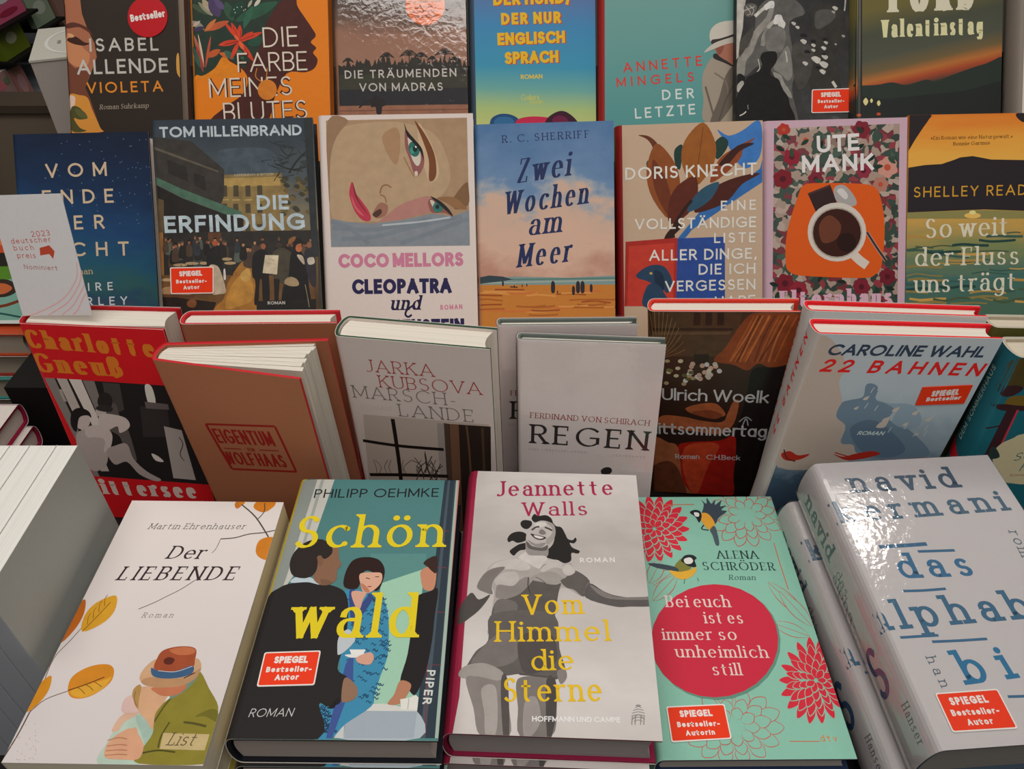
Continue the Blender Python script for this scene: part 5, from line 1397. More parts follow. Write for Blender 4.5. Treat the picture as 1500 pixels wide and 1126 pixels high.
  ('v',2440239,14.5,48.5,11.2,39.9,4),
  ('v',3100478,42.7,165.5,38.4,173.5,3.9),
  ('v',2440239,114.4,165.1,105.3,164.4,3.9),
  ('v',2440239,116,37.5,108.7,32,4),
  ('v',1846567,88.2,181.6,96,186.1,3.9),
  ('v',2440239,48.8,42.2,48.9,33,4),
  ('v',2440239,35.5,186.7,42.9,191.7,3.9),
  ('v',1846567,19.9,181.6,11.6,185.7,3.9),
  ('v',3100478,108.2,43.3,109.4,34.1,4),
  ('c',15097882,33.5,140.8,38.7,149,53.1,150.6,92.4,148.9,106.2,145.4,112.3,134.9,116.5,108.9,114.4,73.1,107.9,62.1,94.7,59.1,40.4,62.5,25.8,66.2,21.2,75.5,22.4,104.8),
  ('p',3547938,42,141.2,63.6,149,70.3,131.4,50.6,122.2),
  ('p',5190703,42,141.2,63.6,149,64.2,147.1,42.6,139.3),
  ('c',11644330,66.9,142.5,70.1,147.6,78,147.4,87.3,136.8,88.7,129,79.5,128,70.3,132.7),
  ('c',14539221,70.2,142.4,75.4,144.9,80.7,138.3,78.1,134.5),
  ('l',12295825,3.27,99.5,102.8,108.9,88.2,118.3,74.9),
  ('l',4075311,1.96,99.5,102.8,108.9,88.2,118.3,74.9),
  ('l',14866378,8.54,83.9,85,91.9,76.9,99.9,70.8),
  ('e',14472136,70.5,103.6,98.8,102.8,70.7,75.5),
  ('e',11773593,70.5,102.9,94.9,102.3,70.7,78.8),
  ('e',4070420,70.5,102.9,93.6,102.3,70.7,80.1),
  ('c',7421481,53.3,110.5,63.1,120,74.4,110,69.9,97.1,56.7,94.1),
  ('e',2757133,79.8,93.6,89.1,93.3,79.9,84.4),
  ('t','UTE',50.9,178.9,91.4,180.4,16,'sb',15526118),
  ('t','MANK',36.6,160.7,105.4,161.5,16,'sb',15526118),
  ('t','Elternhaus',14.7,32.9,125.5,32.7,15.8,'fat',14661064)],
 'read':[
  ('c',3090217,-2.5,215.5,20.1,215.1,18.8,210.4,13.5,202.8,5.9,191.4,0.2,181.8,-1.8,181.8),
  ('c',3090217,103.5,215.5,138.9,214.9,139.6,196.6,123.5,204.6,107.7,206.8),
  ('p',2959147,-2.5,165.4,16.2,168,32,168.6,43.8,172.3,49.6,174.5,61.4,175.6,71.3,173.7,79.3,172,110.9,170.9,152.5,165.4,154.2,120.6,74.7,125,-1.6,123.5),
  ('p',9669974,-1.6,123.5,74.7,124.5,154.2,120.6,154.4,114.8,-1.5,117.7),
  ('e',15713383,63,119.4,70.9,119.2,63,116.7),
  ('e',15722137,62.9,122.3,66.1,122.3,62.9,120.4),
  ('t','»Ein Roman wie eine Naturgewalt.«',21,191.5,99.6,191.9,3.3,'rr',6307359),
  ('t','Bonnie Garmus',42.6,185.7,77.9,186.2,3.3,'rb',5189402),
  ('t','SHELLEY READ',6,137.6,114.3,138,9.9,'sr',14459956),
  ('l',9667145,1.78,59,40,69.9,41.6,83.7,38.3,94.6,39.4),
  ('l',12292941,1.28,30,74.6,40.9,74.1,54.5,73.8,65.4,74),
  ('l',5201989,1.25,8.8,91.3,19.7,89.8,33.3,91.4,44.2,90.6),
  ('l',12292941,2.46,-5.4,37.9,5.6,35.7,19.3,38,30.2,37.2),
  ('l',12292941,2.55,104.2,57.5,115.2,56.8,128.8,56.1,139.7,56.8),
  ('l',13739094,1.34,101.3,102.7,112.1,104.3,125.8,103.4,136.7,102.1),
  ('l',2574660,2.28,69.8,96.1,80.7,94.5,94.3,94.7,105.2,95.4),
  ('l',5201989,2.12,85.3,38.2,96.3,35.9,109.9,39,120.9,37.5),
  ('l',12292941,1.61,-2.9,100.3,8,101.5,21.7,98.6,32.5,99.6),
  ('l',12292941,1.75,124,48.7,135,48.3,148.6,48.6,159.6,48),
  ('l',9667145,1.31,0,62.8,10.9,64.8,24.6,62.8,35.5,62.2),
  ('l',2574660,2.33,32.2,52,43.2,50.8,56.8,52.2,67.8,51.3),
  ('l',9667145,2.31,-0.3,71.2,10.6,72.3,24.3,71.2,35.2,70.5),
  ('l',13739094,2.23,3.9,41,14.8,39.5,28.5,40.3,39.5,40.3),
  ('l',4087896,1.93,24.9,80.7,35.8,82.4,49.4,80.5,60.4,80),
  ('l',4087896,1.33,17.2,57.7,28.2,55.4,41.8,57,52.7,57),
  ('l',2574660,2.48,44,91.3,54.8,92.2,68.5,91,79.4,90.7),
  ('l',12292941,1.67,0.9,98.9,11.7,100.8,25.3,99.2,36.2,98.2),
  ('l',5201989,1.21,48,77,59,74.8,72.5,77.6,83.5,76.4),
  ('l',5201989,1.22,96.2,102.1,107,102.8,120.7,100.2,131.5,101.4),
  ('l',4087896,1.35,80.7,67.6,91.7,66.2,105.3,67.2,116.2,67),
  ('l',13739094,2.15,106.3,36.6,117.2,35.9,130.9,37.7,141.9,36),
  ('l',2574660,2.42,-13.1,50.9,-2.1,49.3,11.5,50.7,22.5,50.3),
  ('l',12292941,2.53,109.6,101.7,120.4,103,134.1,100.3,144.9,101),
  ('l',9667145,1.45,43.9,35.5,54.9,35.7,68.6,35.8,79.5,34.9),
  ('l',13739094,2.12,49.5,83.8,60.4,82.4,74,82.5,84.9,83.1),
  ('l',4087896,2.56,-5.7,56.6,5.3,54.7,18.9,57.1,29.9,55.9),
  ('l',9667145,2.07,-13.8,46.8,-2.9,48.2,10.8,47.2,21.8,46.1),
  ('l',4087896,1.12,114.8,36.6,125.8,35.1,139.4,37.5,150.4,36),
  ('l',9667145,2.36,2,58.8,12.9,60.1,26.6,58.3,37.6,58.1),
  ('l',4087896,1.55,122.1,53.2,132.9,54.7,146.7,53,157.6,52.5),
  ('l',5201989,2.05,26.9,40.5,37.9,38.3,51.6,40.9,62.5,39.8),
  ('l',5201989,1.11,63.4,85.1,74.3,85.4,87.9,85.5,98.9,84.5),
  ('l',4087896,2.34,76.7,99.4,87.5,99.6,101.2,98.9,112.1,98.7),
  ('l',4087896,2.41,70.4,47.7,81.3,48.6,95.1,46.6,106,47),
  ('l',5201989,1.58,109.3,48.1,120.2,48.2,133.9,47.2,144.9,47.5),
  ('l',5201989,1.54,114.2,76.7,125.1,76.1,138.7,75.9,149.6,76),
  ('l',12292941,2.05,38.4,77.6,49.3,76.6,62.9,76.6,73.8,76.9),
  ('l',5201989,1.72,-9.4,90.1,1.5,88,15.1,90.3,26,89.4),
  ('l',12292941,1.84,62.1,45.3,73,47,86.7,46.4,97.7,44.6),
  ('l',4087896,1.19,63.5,63.8,74.3,65.4,88,63.8,99,63.1),
  ('l',9667145,2.43,4.3,36.6,15.2,36.5,28.9,37.3,39.9,35.9),
  ('l',4087896,2.10,0.5,87.1,11.3,87.4,25,86.3,35.9,86.5),
  ('l',2574660,2.57,17.7,86,28.6,84.3,42.2,85.2,53.1,85.3),
  ('l',9667145,2.01,64.2,40.1,75.1,42.1,88.8,41.2,99.8,39.5),
  ('l',13739094,1.15,100.1,68.2,111.1,67.6,124.7,69,135.6,67.5),
  ('t','So weit',17.2,98.8,99,100.2,18,'rd',15130568),
  ('t','der Fluss',7.7,72.2,109.7,72.2,17.3,'rd',15130568),
  ('t','uns trägt',8.2,46.5,108,47.6,17.4,'rd',15130568)],
 'gneuss':[
  ('t','Charlotte',1,203.9,111,199.4,17.9,'fat',15697710),
  ('t','Gneuß',-1,178.5,77.6,177.1,19.5,'fat',15697710),
  ('p',2828328,4.2,172.2,122.4,169.4,125.5,52.1,12.1,56),
  ('p',9735303,4.2,172.2,13.2,172,17.3,55.4,12.1,56),
  ('p',13550523,15.1,172.1,24.1,171.9,29,63.4,20.9,62.8),
  ('p',15721947,26,172,36.8,171.9,40.3,90.1,33.5,82.8),
  ('p',9406338,37.8,171.2,48.1,171,45.3,107.1,40.8,106.8),
  ('p',5262152,55,169.9,69.9,169.3,65.8,140.3,49.5,131.5),
  ('c',15724002,92,168.4,97.9,168,96.8,149.9,90.1,147.9),
  ('p',4077881,81.3,145.1,106.2,145.8,100.4,110.6,74.5,108.9),
  ('p',7498344,87.2,150.8,107.6,149,107.2,142.8,86.3,143.1),
  ('p',12301230,97.3,123.3,112.7,119.4,111.5,57.4,90,58.6),
  ('l',5262152,0.90,108.1,111,109.9,102.9,104.2,90,106.1,81.6),
  ('l',12168870,2.87,14.1,160.2,14,152.6,14.4,146.5),
  ('c',6840413,45.5,139.1,53,147.3,60,146.1,59.5,133.7,62.5,120.3,61.9,95.7,59.7,78.5,52.1,84,52.5,107.5,45.1,116.8),
  ('e',3354157,50.9,148.7,57.8,149.1,47.8,138.4),
  ('e',14010563,43.8,137.4,48.9,137.7,41.6,130.2),
  ('c',3880501,39.7,140.3,47.5,145.4,55.7,142,52.4,137.2,43.8,137.4),
  ('c',14865614,41,132.5,50.4,134.7,64.3,130.8,65.1,120.5,53.9,112.5,53.8,120.6,43.3,115.1,36,116.3),
  ('c',13089461,11.8,108.2,19.9,113.6,31.1,112.7,35.5,106.4,36.9,94.1,29,72.1,15.4,62.4,6.7,72.4,7,89.6),
  ('e',14733771,22.7,124.3,28.4,121.6,17.1,114.9),
  ('c',2696228,15.9,134.2,24.7,140.2,32.3,136.7,32.4,128.9,29.5,131.8,20.8,128.2,12.9,111.6,10.4,119.5),
  ('c',14734284,22.4,115.4,33.7,121,43.8,116.8,45.3,107.1,37,89.8,31.7,89.5,37.1,103.2,29,106,21.2,105.5),
  ('c',12497324,34.3,89.7,45.6,97.1,56.6,99.5,57.8,81,66.1,65.9,77.4,56,70.1,53.7,57.7,61.8,50.1,77,37.1,72.7),
  ('c',15721952,76.9,89.1,82.5,86,86,79.4,78.5,80.6),
  ('t','Gittersee',-1.8,32.3,108.3,33,19.4,'fat',15719376)],
 'haas':[
  ('l',10889508,2.38,26.4,162.6,58.9,167.4,90.8,172.2),
  ('l',10889508,2.24,90.8,172.2,93.8,145.9,96.8,117.8),
  ('l',10889508,2.46,96.8,117.8,65.6,112.8,34,107.7),
  ('l',10889508,2.59,34,107.7,29.9,135.7,26.4,162.6),
  ('t','EIGENTUM',31.5,140.9,85.4,147.5,17.3,'sn',10889508),
  ('t','VON',56.9,135.5,63.9,136.4,4.6,'sn',10889508),
  ('t','WOLF HAAS',32.5,114.3,89.8,121.6,16,'sn',10889508),
  ('l',10889508,1.10,34.6,134.9,42.8,136,51,136.9),
  ('l',10889508,1.07,68.5,139.6,77.1,140.8,86.7,142.2)],
 'marsch':[
  ('p',12891562,12.1,151.7,123.6,154.9,117.6,-12.4,-3.4,-36.1),
  ('p',11050649,77.9,150.5,87.9,150.8,81.4,-19.5,69.6,-21.8),
  ('p',5587769,84,151.3,88.9,150.9,83.8,-19.1,77.2,-20.3),
  ('p',3286561,88.3,150.9,124.7,152.7,119,-12.1,83.8,-19.1),
  ('p',8017987,88.9,150.9,96.9,151,90.8,-17.7,82.6,-19.3),
  ('l',6638902,1.86,103.8,150.9,104.3,110.4,102.1,18.6),
  ('l',5258798,2.31,117.5,150.2,116.3,83.5,115.5,21.1),
  ('l',2235160,3.59,38.5,149.9,38.3,120.3,37.2,79.8,32.9,5.9),
  ('l',2235160,3.55,7.2,120,39.7,118.2,81.3,119.6),
  ('l',2235160,4.05,7.2,76.6,41.7,81.7,82.8,86.4),
  ('l',4077107,0.79,70.8,78.3,72.5,87.5,68.4,103.6),
  ('l',4077107,0.78,56,87.4,58.5,96.5,50.6,101.8),
  ('l',4077107,0.79,63.9,76.5,68.1,86,69.2,92.9),
  ('l',4077107,0.79,68.3,73.1,65.8,81.6,74.3,91.9),
  ('l',4077107,0.78,61,89.4,64.1,98.6,63.7,114.5),
  ('l',4077107,0.78,65,86.9,63.4,95.4,63.4,111.9),
  ('l',4077107,0.78,58.4,87.2,58,95.9,53.2,105.8),
  ('l',4077107,0.79,68.1,77.1,66.1,85.7,63.8,96.9),
  ('l',4077107,0.78,70.2,81.7,71.6,90.7,78.7,99.3),
  ('l',4077107,0.79,59.1,78.9,60.4,88,68.1,101.5),
  ('l',4077107,0.78,69.6,82.2,72.9,91.5,77,101.3),
  ('l',4077107,0.79,55.5,83.2,55.2,92,64,102.2),
  ('l',4077107,0.79,68.3,77.3,73.1,87,64,100.3),
  ('l',4077107,0.78,61.8,87.5,63.8,96.5,69.7,109.8),
  ('l',4077107,0.80,52.3,67.7,52.3,76.8,57.2,92.1),
  ('l',4077107,0.79,59.1,80.7,58.6,89.5,53.7,95.3),
  ('l',6642517,0.52,53.7,85.4,54.1,94.2,59.5,103.7),
  ('l',6642517,0.54,14.6,79.2,14.8,88.2,13.6,96.8),
  ('l',6642517,0.52,66.9,87.4,69.3,96.5,72.8,105.7),
  ('l',6642517,0.53,41.2,83.4,40.2,92.1,42.4,101.1),
  ('l',6642517,0.53,24.5,80.8,23.2,89.5,27.6,98.9),
  ('l',6642517,0.53,28.3,81.4,27.4,90.1,30.7,99.4),
  ('l',6642517,0.52,66.3,87.4,69.5,96.6,67.6,104.9),
  ('l',6642517,0.54,17,79.6,19.7,88.9,15.3,97),
  ('l',6642517,0.53,43.1,83.7,41.9,92.3,50.4,102.3),
  ('t','JARKA',22.1,199.9,80.9,201,12.8,'rl',11617088),
  ('t','KUBSOVA',31.6,184.1,119.7,186.6,13.1,'rl',11617088),
  ('t','MARSCH-',6.6,170.1,97.4,171.9,13.6,'rl',8682101),
  ('t','ROMAN',12,157.4,38.6,158.8,5.2,'sl',13681598),
  ('t','LANDE',45.1,153.9,111.3,155.5,14,'rl',8682101)],
 'regen':[
  ('t','FERDINAND VON SCHIRACH',10,146.9,113.5,144.1,5.8,'rr',10897472),
  ('t','REGEN',9.9,119.3,114.7,117.2,20.9,'rr',2696742),
  ('t','EINE LIEBESERKLÄRUNG',9.3,111.4,60.7,110.8,2.3,'sr',12302006),
  ('t','LUCHTERHAND',80.9,109,112.4,108.7,2.3,'sr',12302006),
  ('c',2499620,74.1,91.9,76.4,95.2,80.4,96.5,83.7,94.7,83.6,90.4,79.6,88,75.5,88.3),
  ('l',2499620,0.94,76.2,90.2,74.4,86.1,72.4,83.8),
  ('l',2499620,0.94,81.4,89.8,83.6,86.2,85.7,84.7),
  ('e',2499620,79.8,83.8,81.9,83.9,80.1,79.5)],
 'woelk':[
  ('p',6046509,-2.1,231.5,75.7,231.3,74,183.2,-0.5,181.6),
  ('p',3877150,37.4,229.7,42.9,229.7,42.8,216.4,37.2,216.4),
  ('p',3877150,47,229.7,52.4,229.8,52.5,216.5,46.9,216.5),
  ('p',3877150,56.5,229.8,61.9,229.8,62.1,216.6,56.6,216.6),
  ('p',3877150,-2.4,213,70,213.7,70.1,211.4,-2.4,210.5),
  ('p',7690302,-0.1,208.4,67.9,210.1,68,207.1,-0.1,205.6),
  ('p',3548701,38.4,184.9,51.3,185.2,51.2,173,38.2,172.7),
  ('l',9400904,0.71,8.1,178.5,22.5,184.6,30.7,189.8),
  ('l',9400904,0.71,8.1,178.5,21.7,189.2,29.4,198.5),
  ('l',9400904,0.71,8.1,178.5,20.6,193.6,27.7,206.4),
  ('l',9400904,0.71,8.1,178.5,19.2,197.4,25.4,213.5),
  ('l',9400904,0.71,8.1,178.5,17.4,200.7,22.6,219.6),
  ('l',9400904,0.71,8.1,178.5,15.4,203.4,19.5,224.4),
  ('l',9400904,0.71,8.1,178.5,13.2,205.3,16.1,228),
  ('l',9400904,0.71,8.1,178.5,10.9,206.6,12.4,230.2),
  ('l',9400904,0.71,8.1,178.5,8.5,207,8.7,231),
  ('l',9400904,0.71,8.1,178.5,6,206.6,4.9,230.4),
  ('l',9400904,0.71,8.1,178.5,3.6,205.4,1.2,228.3),
  ('l',9400904,0.71,8.1,178.5,1.4,203.5,-2.3,224.8),
  ('c',10243366,72.2,173.6,55.3,178,64.1,192.4,72.4,210.8,80.5,225.6,89.1,229.9,117.5,229.8,123.4,225.8,123.9,190.4,123.2,174.8,107.7,168,93.2,175.7,84.4,167.4),
  ('l',8207134,1.52,102,227.1,95,205.1,89.4,177.2),
  ('l',8207134,1.53,92.7,227.1,85.3,204.9,73.4,176.8),
  ('l',12543281,1.52,97.5,227.1,90.3,205,79.2,176.9),
  ('l',12543281,1.51,119.3,227.2,112.7,205.3,105.8,177.6),
  ('l',12543281,1.52,105.6,227.2,98.7,205.1,91.7,177.2),
  ('l',13990462,1.51,112.6,227.2,105.8,205.2,100.9,177.4),
  ('l',13990462,1.53,92.7,227.1,85.3,204.9,77,176.9),
  ('l',13990462,1.52,98.1,227.1,90.9,205,81.6,177),
  ('l',12543281,1.53,90.7,227.1,83.3,204.9,72.9,176.8),
  ('l',8207134,1.53,90.7,227.1,83.3,204.9,75.3,176.8),
  ('l',12543281,1.52,108.6,227.2,101.7,205.2,96.2,177.3),
  ('l',13990462,1.53,88.5,227.1,81.1,204.9,69.2,176.7),
  ('l',8207134,1.51,110.9,227.2,104.1,205.2,92.7,177.2),
  ('l',12543281,1.53,85.8,227,78.2,204.8,68.4,176.7),
  ('c',2234649,89,169.1,107.4,171.9,125.5,174.9,126.2,145.7,119,96.3,112.3,57.8,106,3.6,81.6,1.5,77.8,71.3,82.8,116.2,85.9,144.2),
  ('e',15709857,53.2,169.3,55.4,169.3,53.3,166.7),
  ('e',15709857,57.3,171.4,59.5,171.4,57.4,168.8),
  ('e',15724507,34.8,161.8,37,161.9,34.8,159.2),
  ('e',15717824,50.8,159.8,53,159.8,50.9,157.1),
  ('e',15709857,37.6,173.8,39.8,173.9,37.7,171.2),
  ('e',15724507,51,164.3,53.2,164.3,51.1,161.6),
  ('e',15724507,49.7,173.4,51.8,173.4,49.8,170.8),
  ('e',15709857,35.6,165.3,37.8,165.4,35.6,162.7),
  ('e',15724507,43,157.9,45.2,158,43.1,155.2),
  ('e',15717824,51.7,158.5,53.9,158.6,51.8,155.8),
  ('e',15724507,31.7,153.8,33.9,153.9,31.8,151.1),
  ('e',15724507,60.7,166.1,62.9,166.1,60.8,163.4),
  ('e',15709857,44.6,156.5,46.8,156.6,44.7,153.9),
  ('e',15724507,42,158.8,44.3,158.8,42.1,156.1),
  ('e',15717824,53.3,161.6,55.5,161.7,53.4,159),
  ('e',15717824,36.4,163.7,38.6,163.8,36.5,161.1),
  ('e',15709857,48,164.3,50.1,164.4,48,161.7),
  ('e',15717824,56.6,173.9,58.7,173.9,56.7,171.3),
  ('e',14726817,45.9,172,48.1,172.1,46,169.4),
  ('e',14726817,36.6,170.7,38.7,170.7,36.6,168),
  ('e',15717824,51.7,166.2,53.9,166.3,51.8,163.6),
  ('e',14726817,43.4,160.7,45.6,160.8,43.4,158),
  ('e',12166266,30.4,149.9,32.6,150,30.4,147.8),
  ('e',6645051,30.5,160.2,32.7,160.2,30.5,158.2),
  ('e',8026696,25,168.2,27.2,168.3,25,166.3),
  ('e',15390124,23.5,159.5,25.7,159.6,23.5,157.5),
  ('e',6645051,33.7,155.9,36,156,33.8,153.9),
  ('e',15390124,27.2,177.2,29.4,177.3,27.2,175.3),
  ('e',12166266,15.6,176.6,17.9,176.7,15.6,174.7),
  ('e',15390124,16.9,163.5,19.1,163.6,16.9,161.5),
  ('e',6645051,36.4,163.7,38.6,163.8,36.4,161.7),
  ('e',15390124,27,176.6,29.2,176.6,27,174.6),
  ('e',12166266,34.9,159.3,37.1,159.4,35,157.3),
  ('e',12166266,14.8,150.5,17,150.5,14.8,148.4),
  ('e',12166266,38.3,156.9,40.5,157,38.3,154.9),
  ('e',8026696,16.7,166.1,19,166.2,16.7,164.2),
  ('e',8026696,18.5,165.4,20.7,165.5,18.5,163.4),
  ('e',15390124,24.8,168.4,27,168.5,24.8,166.4),
  ('c',12281920,7.7,105.4,14.2,110.2,32.4,108.5,48,104.4,65.8,103.8,70.3,115.7,74.5,130,79.5,130.2,76.1,101.4,64,87.7,40.6,90.2,16.9,92.7,7.6,94.2),
  ('c',12150075,32.2,119.4,42.3,125.2,57.3,127.6,65.1,120.8,68,112,55.4,109.6,40,112.5),
  ('c',9390126,37.4,114.2,52.6,118.5,65.4,113.7,58.1,107.1),
  ('c',12461596,25.6,64.1,33,74.4,64.4,79,76.9,86.5,80.3,71.4,80,31.2,79.1,-3.1,39.9,-6.6,29.6,18.9),
  ('c',15355950,33,68.5,54.1,75.7,64.8,70.5,55.2,41.8,45.5,-1.6,36.8,10.8,30.8,40.1),
  ('c',12152134,0.7,74.5,16.9,73.4,26.4,66.1,31,19,42.9,-10.8,-0.4,-14.7),
  ('c',8012331,0.2,33.7,17,47.3,28.1,31.5,34.3,-11.6,-0.4,-14.7),
  ('l',12172224,1.08,81,104.6,86.8,111.1,92.1,106.6),
  ('l',12172224,1.09,83.9,98.1,86.9,109.3,89.3,100.2),
  ('t','Ulrich Woelk',10.9,129.6,104.9,129.2,14.5,'sr',15724527),
  ('t','Mittsommertɑge',-4.6,84.7,115.5,85.7,15.8,'sr',15724527),
  ('t','Roman',23.8,50.7,46.8,52.2,6.8,'sr',15724527),
  ('t','C.H.Beck',53.3,51.9,85.1,52.8,6.8,'sr',15724527)],
 'bahnen':[
  ('c',13680819,3,246.7,14.4,242.5,31.9,219.5,31.2,203.1,40.8,181.2,39.8,167,51,156.4,52.7,137.8,65.2,135.3,71.2,125.8,55.8,108.5,6.9,107.1,0.5,147.5,-2.2,172.8,-1.8,210.3,1.2,235.9),
  ('c',8230828,40.1,181.2,45.7,184.8,55.3,188.6,53.7,200.4,58.7,202.3,65,197.4,67.4,185.5,85.7,179.1,85.3,164.8,105.8,154.4,134,128.7,121.3,120.4,92.4,120.6,71.2,125.8,64.3,135.8,53.2,137.8,51.3,156.4,40.2,167),
  ('c',10401478,68.5,185.5,79,182.4,98.5,181.2,112.7,165.6,108.5,154.5,89.3,161.3,86.9,175.6),
  ('c',6980764,56,152.9,68.9,164.3,89.2,153.9,111.3,131.9,100.6,121.8,75.8,126.9),
  ('c',14405827,77.2,156.1,78.8,161.3,82.9,163.6,85.2,165.1,85,157.8,83,155.6),
  ('c',14405827,84.3,173.8,85.2,176.8,87.6,178.2,89,179,88.9,174.8,87.7,173.5),
  ('c',14405827,102.1,170.9,102.9,173.7,105.1,174.9,106.3,175.8,106.3,171.8,105.2,170.6),
  ('c',14405827,98.8,158.3,99.5,160.9,101.5,162,102.7,162.8,102.6,159.1,101.6,158),
  ('c',14405827,116.2,164.4,116.8,166.7,118.6,167.8,119.6,168.4,119.6,165.2,118.8,164.2),
  ('c',14405827,79.7,162.7,80.7,166,83.4,167.5,84.8,168.5,84.7,163.8,83.4,162.4),
  ('c',14405827,56.3,185.5,57.1,187.9,59.2,189,60.3,189.8,60.1,186.3,59.1,185.2),
  ('c',14405827,113.2,148,113.7,149.9,115.2,150.7,115.9,151.2,115.9,148.6,115.3,147.8),
  ('c',14405827,52.1,175.1,52.8,177.1,54.4,178,55.3,178.6,55.2,175.8,54.4,174.9),
  ('c',12989993,5.8,123.2,12.2,126.7,20.9,121.9,30.2,123.9,26.7,118.7,17.9,115.1,10,116.5),
  ('c',12989993,50.9,124.5,60.5,121.4,69.3,125.1,82.8,128.8,91.3,125.7,80.7,120.4,66.8,117.2,58.6,119.7),
  ('l',6632238,1.17,6.9,128.2,12,118.3,20.5,114.5),
  ('l',12989993,1.18,51.6,126.2,62.7,122.5,70.9,120.1),
  ('l',13556706,0.72,89.3,150.4,89.9,154.2,90.4,156.8),
  ('l',13556706,0.69,60.6,176.2,61.3,179.8,61.9,182.3),
  ('l',13556706,0.67,60.2,192.8,60.8,196.3,61.4,198.6),
  ('l',13556706,0.68,109.5,193.3,109.9,196.9,110.4,199.2),
  ('l',13556706,0.69,116.9,185.3,117.3,188.9,117.8,191.3),
  ('l',13556706,0.68,84.9,189,85.5,192.6,86,195),
  ('l',13556706,0.73,112.3,146.4,112.8,150.2,113.3,152.8),
  ('l',13556706,0.67,64.7,195.5,65.3,199,65.9,201.3),
  ('l',13556706,0.69,69.8,173.9,70.4,177.5,70.9,180),
  ('l',13556706,0.73,120.9,147.7,121.4,151.5,121.8,154.1),
  ('l',13556706,0.71,120.1,166,120.5,169.8,121,172.3),
  ('l',13556706,0.72,119.5,153.9,119.9,157.7,120.4,160.3),
  ('l',13556706,0.68,99.3,189.4,99.8,193,100.3,195.3),
  ('l',13556706,0.72,101.5,154.7,102.1,158.5,102.6,161.1),
  ('t','CAROLINE WAHL',12.5,228.9,135.6,230.7,10.7,'sbi',3754848),
  ('t','22 BAHNEN',12,212.8,140.3,212.4,12.7,'sbi',15674153),
  ('t','ROMAN',63.8,147,86.2,147.3,4.5,'sbi',14413807),
  ('s','sq',(99.9,200.2,139.4,203.8,140.1,184.6,100.9,181.5),(('SPIEGEL',109.9,191.1,131.1,193.8,6.1,'scx'),('Bestseller',107.7,185.9,135,188.9,4.3,'sx'),))],
 'sommer':[
  ('c',5457956,3.9,240.4,0.1,237.2,-1.2,227.6,-1.2,214.4,-1.1,207.6,5.5,204.3,10.7,211.1,23.3,212.8,35.7,214.5,21.7,246.8),
  ('c',8217897,7.6,195.7,8.9,202.6,18.8,204.3,34.8,204.4,40,192.3,24.5,190.5,13.4,191.3),
  ('c',4204073,-2.1,208.5,-0.5,212.7,9.4,214.4,16,211.1,10.8,204.3,3.2,203.4),
  ('c',4204073,-0.5,193,6.3,195.7,20.4,194,39.2,194.1,41.1,189.7,19.8,188.7,8.9,189),
  ('p',4400683,11.7,190.4,20.9,190.1,23.1,138.8,12.4,140.7),
  ('p',13516368,19.5,189.6,21.1,190.1,23.4,138.8,21.6,138.8),
  ('l',4400683,1.50,2.5,170.3,8.9,171.7,13,173.5),
  ('c',14734764,20.2,138.8,20.6,152.2,28.8,159.8,35.3,164.4,68.4,171,97.6,167.5,118.1,139.3,109.7,111.3,40.6,108.9),
  ('t','SOMMER',38.5,134,90.3,141.1,9.3,'sli',3897986),
  ('t','HAUS',48.6,122.2,87.9,127.4,9.5,'sli',3897986),
  ('t','Roman',43,116.1,56.4,116.8,2.9,'rr',12155493),
  ('c',3228480,14.4,146.5,17.2,150.3,25.9,138.8,18.1,136.8)],
 'card':[
  ('t','2023',27.8,65.6,43.9,66.4,4.6,'sr',13528162),
  ('t','deutscher',8.6,60.5,43.1,61.4,4.3,'sr',13528162),
  ('t','buch',9.2,54.9,26.5,55.2,4.4,'sr',13528162),
  ('t','preis',10.3,48.8,26.3,48.5,4.5,'sr',13528162),
  ('p',13127737,31.7,56.7,40.5,58.7,43.8,53.7,40.9,47.6,38.5,51.6,30.5,50.6),
  ('t','Nominiert',13.5,39.7,42.3,38,4,'sr',12155511),
  ('l',15711161,0.93,60.1,44.5,56.4,31,39.8,14,14,2.5,-0.5,-0.9),
  ('l',15711161,0.94,61.9,36.3,58,26.9,43.6,11.3,24.6,1.1,24.3,-1.1),
  ('l',15711161,0.94,63.7,28.1,59.6,22.7,47.5,8.6,35.2,-0.4,48.9,-1.4),
  ('l',15711161,0.95,65.5,19.9,61.1,18.5,51.4,5.9,45.7,-1.8,73.2,-1.7)],
 'liebende':[
  ('l',7430221,0.53,-0.6,0.5,1.9,15.6,2.4,30.6,2,48.1,0.7,66.7,5.9,80.1,11.4,94,21.1,110.9),
  ('l',7430221,0.56,2.4,30.6,8.3,38.9,20,44.6),
  ('v',12609308,0.2,77.9,1.7,111.7,10.4),
  ('v',14262315,10.8,86.5,22.4,115,17.9),
  ('l',9658396,0.63,11.3,87.6,16.3,98.5,20.9,109.7),
  ('l',9658396,0.43,12.3,91.9,10.4,97.3,10.9,100.6),
  ('l',9658396,0.43,14.1,96.7,12.2,102.2,12.7,105.5),
  ('l',9658396,0.44,16,101.6,14.1,107.1,14.6,110.6),
  ('l',9658396,0.44,17.9,106.5,15.9,112.2,16.5,115.6),
  ('v',13995297,0.7,30.5,4.3,54.9,9.4),
  ('c',13994273,19.2,46.5,18.5,54.1,24.2,60.1,32.2,63,39.8,62.7,44.1,58.4,44.7,50.7,38.7,43.4,31.1,39.9,23.5,40.9),
  ('c',14525492,21.8,44.6,29.2,48.5,40.3,52.5,44.1,54.5,41.2,45.9,32.6,40.7,25.5,41.3),
  ('l',7421462,0.77,19.9,45,29,48.9,39.5,54.4),
  ('l',8539930,0.39,25.3,47,28.3,45.5,31.6,42.9),
  ('l',8539930,0.39,29.9,48.9,32.9,47.5,36.1,45.2),
